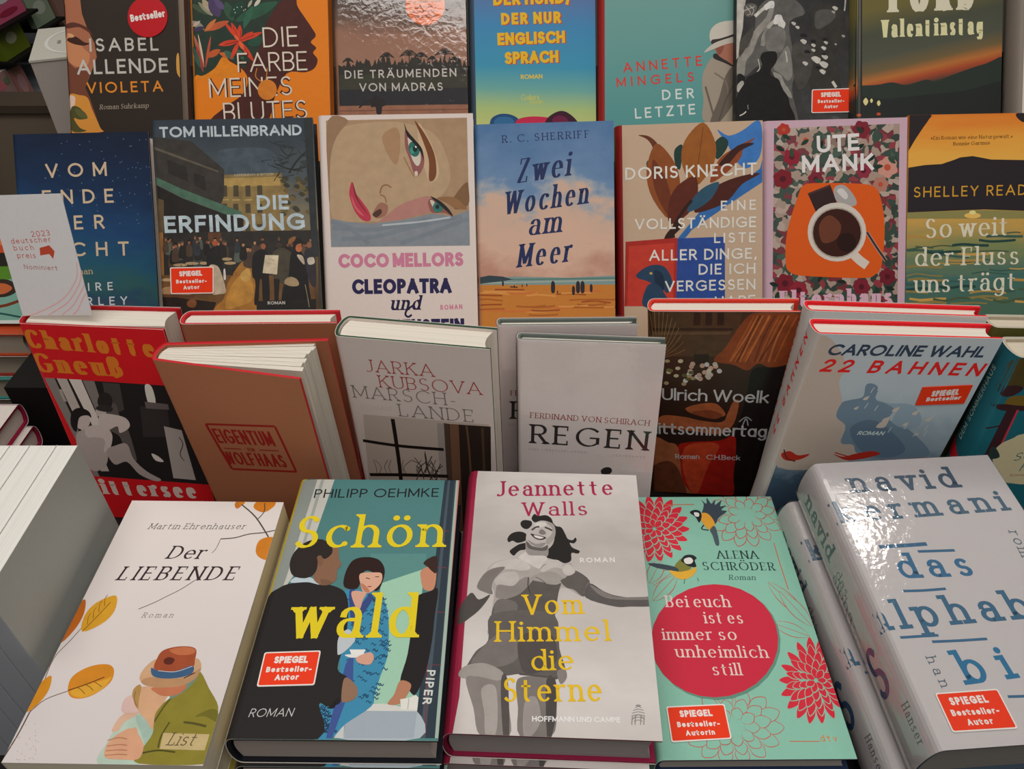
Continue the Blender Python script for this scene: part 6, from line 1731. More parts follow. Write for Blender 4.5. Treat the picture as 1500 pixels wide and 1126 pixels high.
  ('l',8539930,0.39,34.6,50.9,37.6,49.4,40.5,47.6),
  ('l',6444621,0.87,-0.2,-0.3,1.9,15.6,2.4,30.6),
  ('v',13400099,85.5,194.4,85.8,204.5,6.2),
  ('v',14255651,87.3,197.3,88.2,203.9,4.7),
  ('v',14254625,107.9,191.1,104.6,206.2,16.8),
  ('c',13992483,110.6,155.7,111.4,164.8,120.3,167.6,127.3,161.2,129,149.7,122.5,146.3,114.4,149.4),
  ('l',5327173,1.04,88,198.8,102.5,186.3,117.1,167.6),
  ('l',5327173,0.75,104.6,184.4,107.6,192,105.7,200.5),
  ('l',6314065,0.97,81.4,165.2,91.8,166.4,101.5,170,111.8,171.5,120.9,174),
  ('l',7432546,0.49,81.6,164.6,80.8,156.6,79,152.2),
  ('l',6313553,0.57,74.1,128.5,66.5,120.8,58.5,114.9,52.2,110.2,42.5,104.4),
  ('e',12294503,9.3,23.3,9.6,23.3,9.4,23),
  ('e',12294503,18.6,2.3,18.8,2.3,18.7,2),
  ('e',12294503,1.4,9.6,1.7,9.6,1.6,9.3),
  ('e',12294503,10.4,14.3,10.7,14.3,10.5,14),
  ('e',12294503,14.7,9.9,15,9.9,14.9,9.6),
  ('e',12294503,0.8,11.6,1.1,11.6,1,11.3),
  ('e',12294503,16,2.7,16.3,2.7,16.1,2.4),
  ('e',12294503,14.1,8.2,14.3,8.2,14.2,7.9),
  ('e',12294503,9.8,5.3,10.1,5.3,10,5),
  ('e',12294503,17.5,7.7,17.8,7.7,17.6,7.4),
  ('e',12294503,14.6,13.1,14.9,13.1,14.8,12.8),
  ('e',12294503,9.6,1.7,9.9,1.7,9.7,1.4),
  ('e',12294503,10,15.7,10.2,15.7,10.1,15.5),
  ('e',12294503,12.2,18.2,12.4,18.2,12.3,17.9),
  ('e',12294503,12.6,4,12.9,4,12.7,3.8),
  ('e',12294503,8.6,2.1,8.9,2.1,8.7,1.9),
  ('e',12294503,3.8,15.1,4.1,15.1,4,14.8),
  ('e',12294503,13.3,2,13.6,2,13.5,1.7),
  ('e',12294503,-3.3,13,-3,13,-3.2,12.7),
  ('e',12294503,-1,12.2,-0.7,12.2,-0.9,12),
  ('e',12294503,12.4,13.1,12.6,13.1,12.5,12.9),
  ('e',12294503,0.1,9,0.3,9,0.2,8.8),
  ('e',12294503,-1.9,22.3,-1.6,22.3,-1.7,22),
  ('e',12294503,-0.5,20.1,-0.2,20.2,-0.4,19.9),
  ('e',12294503,6.8,6.6,7.1,6.6,7,6.3),
  ('e',12294503,-1.1,9.6,-0.8,9.6,-0.9,9.3),
  ('e',12294503,17.3,3.2,17.5,3.2,17.4,2.9),
  ('e',12294503,17.8,6.8,18,6.8,17.9,6.6),
  ('e',12294503,16.5,8.7,16.7,8.7,16.6,8.4),
  ('e',12294503,-1.8,12.8,-1.6,12.9,-1.7,12.6),
  ('e',12294503,11.5,19.3,11.8,19.3,11.6,19.1),
  ('e',12294503,1.9,14.4,2.2,14.4,2.1,14.1),
  ('e',12294503,10,11.1,10.3,11.1,10.2,10.8),
  ('e',12294503,16.7,12.4,17,12.5,16.8,12.2),
  ('e',12294503,18.3,5.3,18.6,5.3,18.4,5.1),
  ('e',12294503,3.8,22.6,4.1,22.6,4,22.3),
  ('e',12294503,3.3,14.6,3.6,14.6,3.5,14.3),
  ('e',12294503,1.3,9.7,1.6,9.7,1.4,9.5),
  ('e',12294503,10.7,1.7,11,1.7,10.9,1.5),
  ('e',12294503,12.9,16.1,13.2,16.1,13,15.8),
  ('c',12177086,57.7,0.4,58.4,13,59.6,20.8,61.8,30.6,69.6,33.4,81.4,25.5,85.6,18.6,83.7,0.8),
  ('c',10928307,69.5,28.9,76.5,29,84.7,20.3,83.6,10,77,18.5),
  ('c',14332825,58.2,19.9,59.9,28.7,66.3,32.8,70.6,30.7,63.9,25.2,62.5,20),
  ('c',9339951,82,0.7,80.8,8.3,83.9,18.6,80.9,29,82.1,38.1,88.7,44.7,97.3,57.3,101,58.3,109.4,47.8,118.9,35.9,120.8,22.6,122.4,7.3,122.4,1),
  ('c',7564579,106.4,29.4,113.7,34,119.3,33.2,121.1,26.1,113.4,29.5),
  ('l',5919775,1.44,100.5,25.8,107.8,25,115.3,23.4),
  ('l',5919775,1.08,91.8,25.7,89.7,16.9,90.4,10.1),
  ('l',6446115,1.26,82.2,25.5,86.8,40,97.9,55.3),
  ('l',5196570,1.04,81.5,6.7,91,8.5,101.6,7.6),
  ('c',7704960,85,40,91.4,47.6,98.8,58.3,98.9,52.5,92.7,43.8),
  ('c',14540249,81.2,38.1,84.2,42.2,86.5,41,81.3,35.4,80.2,33.5),
  ('c',14199428,65.8,48.1,76.9,47.4,84.8,45.6,83.9,38.1,81.2,30.8,83,21.1,76.3,27.2,69.9,32.5,66.8,41.6),
  ('c',12875860,73.2,47.7,90.4,50.4,94.7,48.6,91,43.4,82.4,42.2,76.2,44.5),
  ('c',11767121,61.4,45.2,63.4,49.4,65.8,48.1,67.5,39.7,69.2,33.4,65,36),
  ('l',9662780,0.57,63.2,45.3,64.6,39.7,67.8,35.2),
  ('c',14465971,58.6,34.1,58.2,39.6,61.6,42.4,66.4,36.1,70.3,31.6,63.4,30.9,60.4,31.4),
  ('c',13674112,62.5,53.8,63.4,61.6,69.6,67.7,84.8,66.9,95.6,68.1,100.1,61.2,98.2,54.4,90.9,49.1,80.4,47.8,69.2,48.8),
  ('c',12291943,64.3,51.9,70.5,54.9,89.1,54.2,96.7,59.2,100.1,61.2,98.4,53.8,90.9,49.1,80.4,47.8,69.2,48.8),
  ('c',10768175,70.2,59.8,68.8,67.7,71.1,73.8,81.5,76.7,91.8,75.2,94.1,67.1,94.1,61.5,83.8,59),
  ('c',12874057,74.9,73.9,83.5,76.3,91.6,74.7,90.9,71.1,81.7,70.5),
  ('c',6301466,73.7,66.8,76.3,68.8,80.6,67.3,79.6,63.7,75.4,64),
  ('c',3956868,67.5,61.1,72.7,59.2,83.8,59,93.5,63.1,95.5,58.2,88.9,54.8,78.3,53.9,70.3,55.7),
  ('l',14013913,0.39,72.7,59.2,83.9,58.6,94,62.7),
  ('l',4074279,0.77,91,54.3,97,58.2),
  ('c',14460548,60.8,3.9,58.8,11.3,63.2,18.2,70.3,21.5,78.3,15,81.6,10,81,3.3,71.1,2.9),
  ('l',11761748,0.53,59.1,10.5,65.9,11.5,71.2,11.2),
  ('l',11761748,0.52,59.6,7.7,67.1,8.4,72.4,8.2),
  ('l',11761748,0.52,60.3,5,68.2,5.8,73.4,5.5),
  ('l',11761748,0.53,58.1,13.9,64.2,15.7,69.7,14.9),
  ('c',14460548,70.8,21,72.6,21.9,75.9,16.7,74.9,15),
  ('p',13153152,90.3,19,118.9,18.6,118.9,8.9,91.6,9.3),
  ('t','List',94.7,11.5,111.5,11.5,7.8,'tyi',6311736),
  ('t','Martin Ehrenhauser',23,173.6,97.1,174.7,5.4,'tyi',5525325),
  ('t','Der',46,146.7,74,146.8,11.7,'ri',3681071),
  ('t','LIEBENDE',16.9,127.6,102.5,128.9,11.9,'ri',3681071),
  ('t','Roman',46.9,97.8,68.3,98.2,4,'tyi',6315098)],
 'schoen':[
  ('p',9410449,-0.4,210.1,14.7,211.8,11.9,113.8,0.4,93.6),
  ('p',13158592,13.9,211.5,27.9,212.2,22,135.2,9.3,102.5,10.4,116.1),
  ('p',10791588,16.9,211.5,19.6,211.5,17.1,120.8,14.9,118.5),
  ('p',10801591,79.3,112.2,97.8,120.4,109.4,125.7,110,77.6,112.2,22.2,85.1,21.1),
  ('p',6066573,67.6,138.1,109.8,138.5,110.1,125.3,79.3,112.2),
  ('p',3095623,117.8,214.2,125.7,214.3,127.6,1.6,114.7,1.5),
  ('p',4806754,120.4,214.2,122.2,214.3,121.8,1.6,118.5,1.6),
  ('p',10927023,125.7,214.3,128.8,214.3,131.5,1.7,127.6,1.6),
  ('p',4215126,127.6,1.6,127.5,13.7,127,214.3,125.7,214.3),
  ('p',13992570,128.6,214.3,131.5,214.4,132.8,1.7,130.2,1.7),
  ('l',8534085,0.58,117.2,160.1,125,159.6),
  ('l',8534085,0.54,118.3,126.5,125.8,126.1),
  ('l',8534085,0.50,119.5,89.3,126.7,88.9),
  ('l',8534085,0.46,120.9,49.8,127.6,49.5),
  ('l',8531768,0.62,116.9,103.5,118.5,49.8,121.6,3.6),
  ('c',11780296,65.9,19.2,69.9,20.6,91.8,21.7,114.2,19.1,118.5,1.6,68.4,1.1),
  ('p',10924990,70.3,18.7,115.1,18.4,114.7,1.5,72.5,1.1),
  ('p',14277075,71.1,21.8,93.4,23.1,115,19.5,115.1,18.3,70.3,18.3),
  ('p',13423057,71.1,21.8,70.3,18.3,72,1.1,66.4,1.1),
  ('c',4100021,54.1,102.9,60.7,107,72.6,105.3,81.8,100.9,88.2,85.8,91.6,57.3,89,41.9,87,29.1,86,21.1,71.8,9.8,65.1,1.1,56.5,1,53.1,21.7,62.8,22.6,61.4,49.2,58.2,57,60.1,77.1),
  ('l',2117489,0.66,69.9,57.5,71,58.7,72.5,57,73.4,58.1),
  ('l',2117489,0.65,74.2,52.9,75.3,54.1,76.8,52.4,77.7,53.5),
  ('l',2117489,0.72,74.5,97.3,75.6,98.6,77.2,96.6,78.2,98),
  ('l',2117489,0.63,67.7,35.3,68.8,36.4,70.2,34.7,71.1,35.9),
  ('l',2117489,0.70,66.4,82.7,67.5,83.9,69.1,82.1,70,83.3),
  ('l',2117489,0.67,89.5,63.5,90.7,64.8,92.2,63,93.1,64.2),
  ('l',2117489,0.67,85.3,63,86.4,64.2,87.9,62.4,88.8,63.7),
  ('l',2117489,0.71,76,89.9,77.1,91.2,78.7,89.3,79.6,90.6),
  ('l',2117489,0.62,84.2,33.2,85.3,34.3,86.7,32.7,87.6,33.8),
  ('l',2117489,0.64,79.9,42.5,81,43.7,82.5,42,83.3,43.1),
  ('l',2117489,0.72,75.8,97.4,76.9,98.7,78.5,96.8,79.5,98.1),
  ('l',2117489,0.65,84.5,54,85.5,55.2,87,53.4,87.9,54.6),
  ('l',2117489,0.73,64.7,100.2,65.9,101.6,67.5,99.6,68.5,100.9),
  ('l',2117489,0.67,86,63.3,87.1,64.5,88.7,62.7,89.6,63.9),
  ('l',2117489,0.62,86.5,32.4,87.6,33.5,89,31.9,89.9,33),
  ('l',2117489,0.62,86.8,29.4,87.9,30.5,89.3,28.9,90.2,30),
  ('l',2117489,0.63,77.2,38.1,78.3,39.2,79.8,37.5,80.6,38.6),
  ('l',2117489,0.62,80.1,28.3,81.1,29.4,82.5,27.8,83.4,28.9),
  ('l',2117489,0.72,82.1,94.5,83.2,95.9,84.8,93.9,85.8,95.2),
  ('l',2117489,0.70,62.7,84.1,63.8,85.4,65.4,83.5,66.3,84.8),
  ('l',2117489,0.67,88.4,66.3,89.5,67.5,91,65.7,91.9,66.9),
  ('l',2117489,0.69,77.5,77.2,78.6,78.5,80.2,76.6,81.1,77.9),
  ('l',2117489,0.68,75.3,70.2,76.3,71.4,77.9,69.6,78.8,70.8),
  ('l',2117489,0.66,73.5,54.4,74.6,55.5,76.1,53.8,77,55),
  ('l',2117489,0.62,83.3,30.6,84.4,31.7,85.8,30.1,86.7,31.1),
  ('l',2117489,0.62,86.1,28.8,87.1,29.9,88.6,28.3,89.5,29.4),
  ('l',2117489,0.71,77,88.8,78.1,90.1,79.7,88.2,80.7,89.5),
  ('l',2117489,0.66,88.1,55.7,89.2,56.9,90.7,55.2,91.6,56.4),
  ('l',2117489,0.70,78.8,84.7,79.9,86,81.5,84.1,82.5,85.4),
  ('l',2117489,0.66,86.2,55.4,87.3,56.6,88.8,54.8,89.7,56),
  ('l',2117489,0.72,64.7,97.4,65.9,98.7,67.5,96.7,68.4,98.1),
  ('l',2117489,0.63,69.2,38,70.3,39.1,71.8,37.5,72.6,38.6),
  ('l',2117489,0.71,69.5,89.8,70.6,91.1,72.2,89.2,73.2,90.5),
  ('l',2117489,0.63,74.2,40.4,75.3,41.5,76.7,39.9,77.6,41),
  ('l',2117489,0.72,81.3,99.2,82.4,100.6,84,98.6,85,99.9),
  ('l',2117489,0.72,73.9,99.1,75,100.4,76.7,98.4,77.6,99.8),
  ('l',2117489,0.69,80.4,74.7,81.5,76,83.1,74.2,84,75.4),
  ('l',2117489,0.61,82.3,23.8,83.3,24.9,84.8,23.3,85.6,24.4),
  ('l',2117489,0.72,65.6,96.2,66.8,97.5,68.4,95.6,69.3,96.9),
  ('l',2117489,0.72,73.3,100.3,74.4,101.6,76.1,99.6,77,101),
  ('l',2117489,0.68,67.1,68.3,68.1,69.6,69.7,67.8,70.6,69),
  ('l',2117489,0.71,75.2,89.4,76.3,90.7,77.9,88.8,78.9,90.1),
  ('l',2117489,0.62,68.9,33.1,69.9,34.2,71.4,32.5,72.2,33.6),
  ('l',2117489,0.61,77,26.6,78,27.7,79.4,26.1,80.3,27.2),
  ('l',2117489,0.68,85.8,71,86.9,72.2,88.5,70.4,89.4,71.6),
  ('l',2117489,0.66,75.6,59.5,76.7,60.7,78.2,58.9,79.1,60.1),
  ('l',2117489,0.65,81.5,53.6,82.5,54.8,84,53.1,84.9,54.2),
  ('l',2117489,0.65,79.5,51.7,80.5,52.9,82,51.2,82.9,52.3),
  ('l',2117489,0.66,88.4,60.6,89.5,61.8,91,60,92,61.2),
  ('l',2117489,0.64,77.2,44.1,78.3,45.2,79.8,43.5,80.7,44.7),
  ('l',2117489,0.69,66.7,77.1,67.8,78.3,69.4,76.5,70.3,77.7),
  ('l',2117489,0.66,89.6,59.5,90.7,60.7,92.2,59,93.1,60.1),
  ('l',2117489,0.73,71.6,102,72.7,103.4,74.3,101.4,75.3,102.7),
  ('l',2117489,0.66,75.1,54.8,76.2,56,77.7,54.2,78.6,55.4),
  ('l',2117489,0.65,65,51.9,66.1,53.1,67.6,51.4,68.5,52.5),
  ('l',2117489,0.72,74.6,97.8,75.7,99.1,77.4,97.1,78.3,98.4),
  ('l',2117489,0.67,79.5,63.8,80.6,65,82.1,63.2,83,64.4),
  ('l',2117489,0.68,79.6,73,80.7,74.2,82.2,72.4,83.2,73.6),
  ('l',2117489,0.64,84.7,42.8,85.8,43.9,87.2,42.3,88.1,43.4),
  ('l',2117489,0.72,57.2,97.5,58.3,98.9,60,96.9,60.9,98.2),
  ('l',2117489,0.61,86.3,26.4,87.3,27.4,88.8,25.8,89.7,26.9),
  ('l',2117489,0.67,69.2,64.5,70.2,65.7,71.8,63.9,72.7,65.1),
  ('l',2117489,0.69,76.8,75.6,77.9,76.9,79.5,75,80.4,76.3),
  ('l',2117489,0.69,70.4,76.2,71.5,77.4,73,75.6,74,76.8),
  ('l',2117489,0.65,74.1,53.6,75.2,54.7,76.7,53,77.6,54.2),
  ('l',2117489,0.68,69.5,70.9,70.6,72.1,72.1,70.3,73,71.5),
  ('l',2117489,0.73,78.2,100.7,79.3,102.1,80.9,100.1,81.9,101.4),
  ('l',2117489,0.64,81.1,43,82.1,44.1,83.6,42.4,84.5,43.6),
  ('l',2117489,0.70,67.7,83.7,68.8,85,70.4,83.1,71.3,84.3),
  ('l',2117489,0.70,81.7,82.4,82.8,83.7,84.4,81.8,85.3,83.1),
  ('l',2117489,0.67,67.1,66.1,68.2,67.4,69.8,65.6,70.7,66.8),
  ('l',2117489,0.72,77,94.1,78.1,95.4,79.7,93.5,80.7,94.8),
  ('l',2117489,0.69,69.5,74.4,70.6,75.7,72.2,73.8,73.1,75.1),
  ('l',2117489,0.67,84.8,66,85.9,67.3,87.4,65.5,88.3,66.7),
  ('l',2117489,0.71,82.3,88.3,83.4,89.6,85,87.7,85.9,89),
  ('l',2117489,0.65,73.9,49.3,75,50.5,76.5,48.8,77.4,50),
  ('l',2117489,0.67,86.3,65,87.4,66.3,88.9,64.5,89.9,65.7),
  ('l',2117489,0.71,63.9,92.3,65,93.7,66.6,91.7,67.5,93),
  ('l',2117489,0.70,73.4,86.4,74.5,87.7,76.1,85.8,77,87.1),
  ('l',2117489,0.63,88.4,35.4,89.4,36.5,90.9,34.9,91.8,36),
  ('l',2117489,0.69,64.9,78.9,66,80.2,67.6,78.3,68.5,79.6),
  ('l',2117489,0.65,86.3,50.1,87.4,51.3,88.9,49.6,89.8,50.7),
  ('l',2117489,0.68,83,73.6,84.1,74.8,85.6,73,86.6,74.2),
  ('l',2117489,0.69,63.6,77.8,64.7,79.1,66.3,77.2,67.2,78.5),
  ('l',2117489,0.69,81.8,79.7,82.9,81,84.4,79.1,85.4,80.4),
  ('l',2117489,0.68,71.2,67.7,72.3,68.9,73.9,67.1,74.8,68.3),
  ('l',2117489,0.68,73.2,68.3,74.2,69.5,75.8,67.7,76.7,68.9),
  ('l',2117489,0.71,84,89.5,85.1,90.8,86.7,88.9,87.6,90.2),
  ('l',2117489,0.62,68.8,27.6,69.8,28.7,71.3,27.1,72.2,28.2),
  ('l',2117489,0.62,80,27.2,81,28.3,82.4,26.7,83.3,27.8),
  ('l',2117489,0.70,84.9,83.9,86,85.2,87.6,83.3,88.6,84.5),
  ('l',2117489,0.63,86.8,35.5,87.8,36.6,89.3,35,90.2,36.1),
  ('l',2117489,0.66,81.1,59.6,82.2,60.8,83.7,59,84.6,60.2),
  ('l',2117489,0.68,68.7,73.8,69.8,75,71.3,73.2,72.3,74.5),
  ('l',2117489,0.72,63.2,96.9,64.3,98.3,65.9,96.3,66.9,97.6),
  ('l',2117489,0.69,76.3,78.3,77.4,79.6,78.9,77.7,79.9,79),
  ('l',2117489,0.72,79.5,99.1,80.6,100.5,82.2,98.5,83.2,99.8),
  ('l',2117489,0.64,89.4,46.2,90.5,47.3,92,45.6,92.9,46.8),
  ('l',2117489,0.66,88.1,55.1,89.2,56.3,90.7,54.6,91.6,55.7),
  ('l',2117489,0.64,66.5,42.1,67.6,43.2,69.1,41.6,70,42.7),
  ('l',2117489,0.69,64.9,77.2,66,78.4,67.6,76.6,68.5,77.8),
  ('l',2117489,0.66,81.1,59.1,82.2,60.3,83.8,58.6,84.7,59.8),
  ('l',2117489,0.62,79.3,28,80.3,29.1,81.8,27.5,82.7,28.6),
  ('l',2117489,0.68,77.6,73.9,78.7,75.1,80.2,73.3,81.2,74.5),
  ('l',2113116,0.59,58.4,4.8,59.4,5.8,60.9,4.3,61.7,5.3),
  ('l',2113116,0.59,59.9,6.3,60.9,7.3,62.4,5.8,63.2,6.8),
  ('l',2113116,0.60,56.7,17.7,57.7,18.8,59.2,17.3,60,18.3),
  ('l',2113116,0.59,60.5,5.7,61.5,6.7,62.9,5.2,63.7,6.2),
  ('l',2113116,0.59,57.5,6.1,58.5,7.1,60,5.6,60.8,6.6),
  ('l',2113116,0.59,63.6,5.9,64.5,6.9,66,5.4,66.8,6.4),
  ('l',2113116,0.61,59.8,21.6,60.8,22.7,62.3,21.1,63.1,22.1),
  ('l',2113116,0.59,61.4,4.8,62.4,5.8,63.8,4.3,64.7,5.3),
  ('l',2113116,0.60,54.6,16.3,55.5,17.3,57,15.8,57.8,16.8),
  ('l',2113116,0.59,57.3,11.2,58.3,12.3,59.7,10.8,60.6,11.8),
  ('l',2113116,0.60,58.3,12.3,59.3,13.3,60.8,11.8,61.6,12.9),
  ('l',2113116,0.61,59.4,21.7,60.4,22.8,61.9,21.2,62.7,22.3),
  ('l',2113116,0.61,54,19.1,55,20.2,56.5,18.6,57.3,19.7),
  ('l',2113116,0.61,54.4,20.3,55.3,21.4,56.8,19.8,57.6,20.9),
  ('l',2113116,0.59,64.2,5,65.1,6,66.6,4.5,67.4,5.5),
  ('l',2113116,0.60,55.7,11.7,56.7,12.7,58.2,11.2,59,12.3),
  ('l',2113116,0.60,56.9,15.4,57.8,16.5,59.3,14.9,60.1,16),
  ('l',2113116,0.59,58.4,8.9,59.4,9.9,60.9,8.4,61.7,9.5),
  ('l',2113116,0.60,59.2,14.5,60.2,15.6,61.7,14,62.5,15.1),
  ('l',2113116,0.60,55.9,15.1,56.9,16.2,58.4,14.6,59.2,15.7),
  ('l',2113116,0.59,56.3,10.7,57.2,11.7,58.7,10.2,59.5,11.2),
  ('l',2113116,0.60,60.3,14.2,61.3,15.2,62.8,13.7,63.6,14.7),
  ('l',2113116,0.60,54.4,18.1,55.4,19.2,56.9,17.6,57.7,18.7),
  ('l',2113116,0.59,58.4,9.7,59.4,10.8,60.9,9.3,61.7,10.3),
  ('l',2113116,0.60,60.9,14.2,61.9,15.2,63.3,13.7,64.1,14.7),
  ('l',2113116,0.59,61.9,9.4,62.9,10.4,64.4,8.9,65.2,10),
  ('l',2113116,0.60,58,14.3,59,15.3,60.5,13.8,61.3,14.8),
  ('l',2113116,0.59,59.8,7.8,60.8,8.9,62.2,7.4,63,8.4),
  ('l',2113116,0.59,59.2,8,60.1,9,61.6,7.5,62.4,8.5),
  ('l',2113116,0.60,57.8,16.8,58.8,17.9,60.2,16.3,61,17.4),
  ('l',2113116,0.59,60.1,8,61.1,9,62.5,7.5,63.3,8.5),
  ('l',2113116,0.60,55.3,13.2,56.3,14.3,57.8,12.7,58.6,13.8),
  ('l',2113116,0.59,59.9,4.4,60.9,5.5,62.3,4,63.1,5),
  ('l',2113116,0.60,62.1,14.3,63.1,15.3,64.5,13.8,65.4,14.8),
  ('c',3689862,58,105.2,61.8,106.3,66.6,94.2,72.9,103.1,75.4,98.6,69.9,85.6,65.7,77.2,62,85.5),
  ('p',4216985,65,49.3,68.7,59,71.8,38.1,65.1,1.1,61.5,1,62.9,21.8),
  ('c',14527123,59.9,105.2,69.8,104.1,68.8,98.6,67.3,89.9,62.5,96.3),
  ('c',2955798,53.3,109.6,52.5,121.2,56.2,131.9,65.1,134.9,74.8,132.8,80.3,125,80.8,115.6,78.2,106.2,73,108.7,73.3,120.2,66,122.5,64.1,109.7,60.3,107),
  ('c',14856085,63.3,120.1,73.1,121.4,79,120.3,79.3,112.2,73.6,104.9,68.5,104.4,65.1,110.9),
  ('c',12877924,64.9,112,68.7,105.3,72.6,104.8,69,109.8),
  ('l',4072218,0.64,67.9,116.7,71,115.8),
  ('l',4072218,0.64,74.6,117.6,77.4,117.7),
  ('l',11158844,0.84,70.4,109.3,73.1,109.4),
  ('c',2499363,-0.4,96.8,6.7,106.9,16.3,111.6,36.6,111.8,52.1,106.9,57.9,98.5,60.5,85.5,61.9,64.9,60.2,46.4,68,39.9,68.5,28.9,64.6,22.1,58,20.8,53,22,56.9,0.6,-0.2,0.1,-0.4,22.9,-0.2,60.3),
  ('c',12636633,14.8,112,17.1,116.6,27.8,116.7,35.9,110.6,26.7,112.6),
  ('c',9267023,29.9,137.8,37.7,142.3,43,143.3,45.4,134.2,48.2,127.8,46.2,123.5,46.9,115.3,42.7,110.7,35.9,110.6,29.9,116.3,30.9,125.7),
  ('c',8149574,35.6,115.2,42,114.1,44.4,111.6,37.9,110.4),
  ('c',2958883,12.8,120.8,10.1,130.3,11.9,140.1,19.1,148.9,30,150.7,38,144,39.5,137.9,35.5,132.9,30.6,134.1,31,122.1,26,116.3,18.1,116.6),
  ('c',8543817,29.2,134.1,31.9,135.8,34.5,130.5,33.1,125.7),
  ('c',12897489,57.9,58.9,57,68.9,62.3,75.1,67.9,69,67.7,65,63.3,59,59.3,56),
  ('c',9794396,65.5,38,68.3,39.9,74.5,34.4,76.2,29,74.2,25.4,69.4,23.6,66.5,25.3),
  ('c',15395558,63.4,56,69.1,56.7,77.1,57.1,74.7,54.8,67.7,54.1),
  ('p',15658730,65.8,60,76.6,60.1,75.4,56.3,67.7,56.3),
  ('c',14460559,71.3,54.2,79.6,58.1,82.9,54.3,80.9,49.4,73.7,50.3),
  ('c',2235679,105.4,85.9,106.6,101.2,114.8,105.7,120.8,107.6,120.3,86.1,120.1,67.5,118.1,46,113.1,29.4,107.6,32.9,102.1,38.4,104.8,57.4),
  ('c',13405551,107.6,124.1,116.7,128.4,118.6,119.5,117.5,107.5,110.8,107.5,107.5,117),
  ('c',3810591,108.2,130,112.2,134.6,117.7,135.7,118.5,121.8,115.2,122.9,111.9,126.5),
  ('c',12288612,102.1,38.4,109.3,36.2,108,29.3,103.6,23,96,22.8,99.4,29.2),
  ('p',15132381,103.6,26,109.9,27.2,113.2,29,115.1,27.2,115.1,19.1,104.9,19.5),
  ('l',11776943,0.52,109.1,26.6,109.1,19.6),
  ('c',2038812,65.8,22.7,63.7,27.1,63.2,20,58.2,20),
  ('t','PHILIPP OEHMKE',14.8,191.8,113.9,193.9,9.2,'sr',1842979),
  ('t','Schön',7.5,142.5,122.6,144.6,30.6,'rr',15389475),
  ('t','wald',21.6,67.9,109.9,69.4,34,'rr',15389475),
  ('t','ROMAN',10.7,13.5,37.7,14.2,5.4,'sli',13421772),
  ('t','PIPER',118.8,46,117.9,23,5.6,'sb',14014933),
  ('s','rr',(10,57.1,47.1,58.8,47.7,34.5,10.9,33.1),(('SPIEGEL',17.9,49.2,40,49.8,5,'scx'),('Bestseller-',14.3,42.9,43.7,43.8,3.8,'sx'),('Autor',21.3,37.4,36.5,38.1,3.9,'sx'),))],
 'walls':[
  ('p',10494788,-7.3,224.3,6.4,218.8,5.8,208.5,6.6,82.9,7.5,23.8,5,-2.6,-5.3,-3),
  ('c',11446179,20,120.8,24.5,127.7,34,131.4,44.6,131.8,56.4,124.4,69.9,124.8,82.4,129.8,86.1,123.2,96.8,114.8,92.2,101.3,79.2,108.3,73.6,104.3,69.8,80.6,68.9,68.8,26.9,67.3,24.9,79,26.4,101.6,23.9,107.9,27,115.6),
  ('c',13157054,20.2,120.6,25.4,127.5,34,131.2,44.7,131.6,52.5,125.3,47.8,121.8,39.2,122.6,30.5,122.3,25,118.8,21.1,118.7),
  ('c',12630453,26.3,112.3,31.6,119,41.2,120.5,44.2,114,39.7,108.5,29.3,108.1),
  ('c',9340803,27.6,104.8,29.3,109.2,39.7,108.5,45.2,114,50.8,116.4,52.9,108.9,47.5,100.2,35.4,97.7,28,98.5),
  ('c',6117461,45.5,102.3,52.8,111.1,56.5,116.6,64.2,111.5,71.7,110.7,75.5,111.9,73.6,104.3,70.3,80.6,68.9,68.8,27.4,67.3,25.2,82,28.1,95.4,36.4,97.8),
  ('c',7564649,26.7,87.1,29,96.5,38.3,96.8,44,91.8,39.1,77.5,28.4,72.2),
  ('c',10591126,52.3,114.8,59.4,120,69.9,121.5,77.4,115.2,69.9,111.1,61.3,112.5),
  ('c',6446169,75.1,114,79.4,117.4,85.2,123.7,96.8,114.6,92.4,101.6,84.9,106.9,79.3,108.6),
  ('l',4209465,0.72,51.3,116.4,51,108.9,53,102.5),
  ('l',5196360,0.51,56.5,116.6,60.4,114.6,64.2,111.5),
  ('l',8419960,0.60,92.3,103.9,94.3,110.4,96.8,114.3),
  ('c',8288371,13.2,107,20.1,120.6,33.3,124.6,27,115.6,24.1,107.9,25.2,101.3,20.3,102.2),
  ('c',2236189,68.9,167,71.9,163.4,76.1,162.3,79,156.4,81,151.7,84.7,150.6,86.8,153.1,87.9,150.7,85.7,147.6,82.5,147.9,84.6,143.6,89.9,140.9,88.4,138.3,83.7,138.7,83.2,132,78.5,129.4,73.7,131.5,63.6,134.5,64,139.4,68.9,145.4,70.7,152.5,69.9,160.9),
  ('c',2236189,52.4,169.9,54.6,174.6,57.7,172.8,63.8,173.7,68.1,170.7,69.3,165.5,64.8,167.8,59.8,168.2,55.2,166.3),
  ('c',2236189,43.9,166.1,46.6,168.3,51.9,167.6,52.9,164,49.8,160,46.6,160.1,44.2,162.7),
  ('c',2236189,34,150,36.9,155.1,42.9,157.2,48.3,155.3,48.5,149.3,42.2,146.5,38.2,148.4,35.3,146.9),
  ('c',2236189,36.4,139.3,40.4,143.2,44.2,145.7,48.8,146.3,48.3,140.9,44.4,139.8,41.7,137.4,39.7,134.8,37.2,136.6),
  ('c',9998990,48.7,148.8,54.1,143.7,64.9,145.2,65.9,142.9,65,135,56.2,135.1,51.3,136,48.7,140),
  ('c',6446169,48.9,148.8,53.1,144.2,60,142.7,64.9,145.8,64.5,140.5,56.2,140.2,50.2,142.4),
  ('c',12630453,48.7,154.1,50.8,160.2,55.7,166.2,61.8,168,68.9,165.8,71.5,159.7,70.3,151.3,65.4,145.8,60,142.7,53.1,145.4,48.8,148.8),
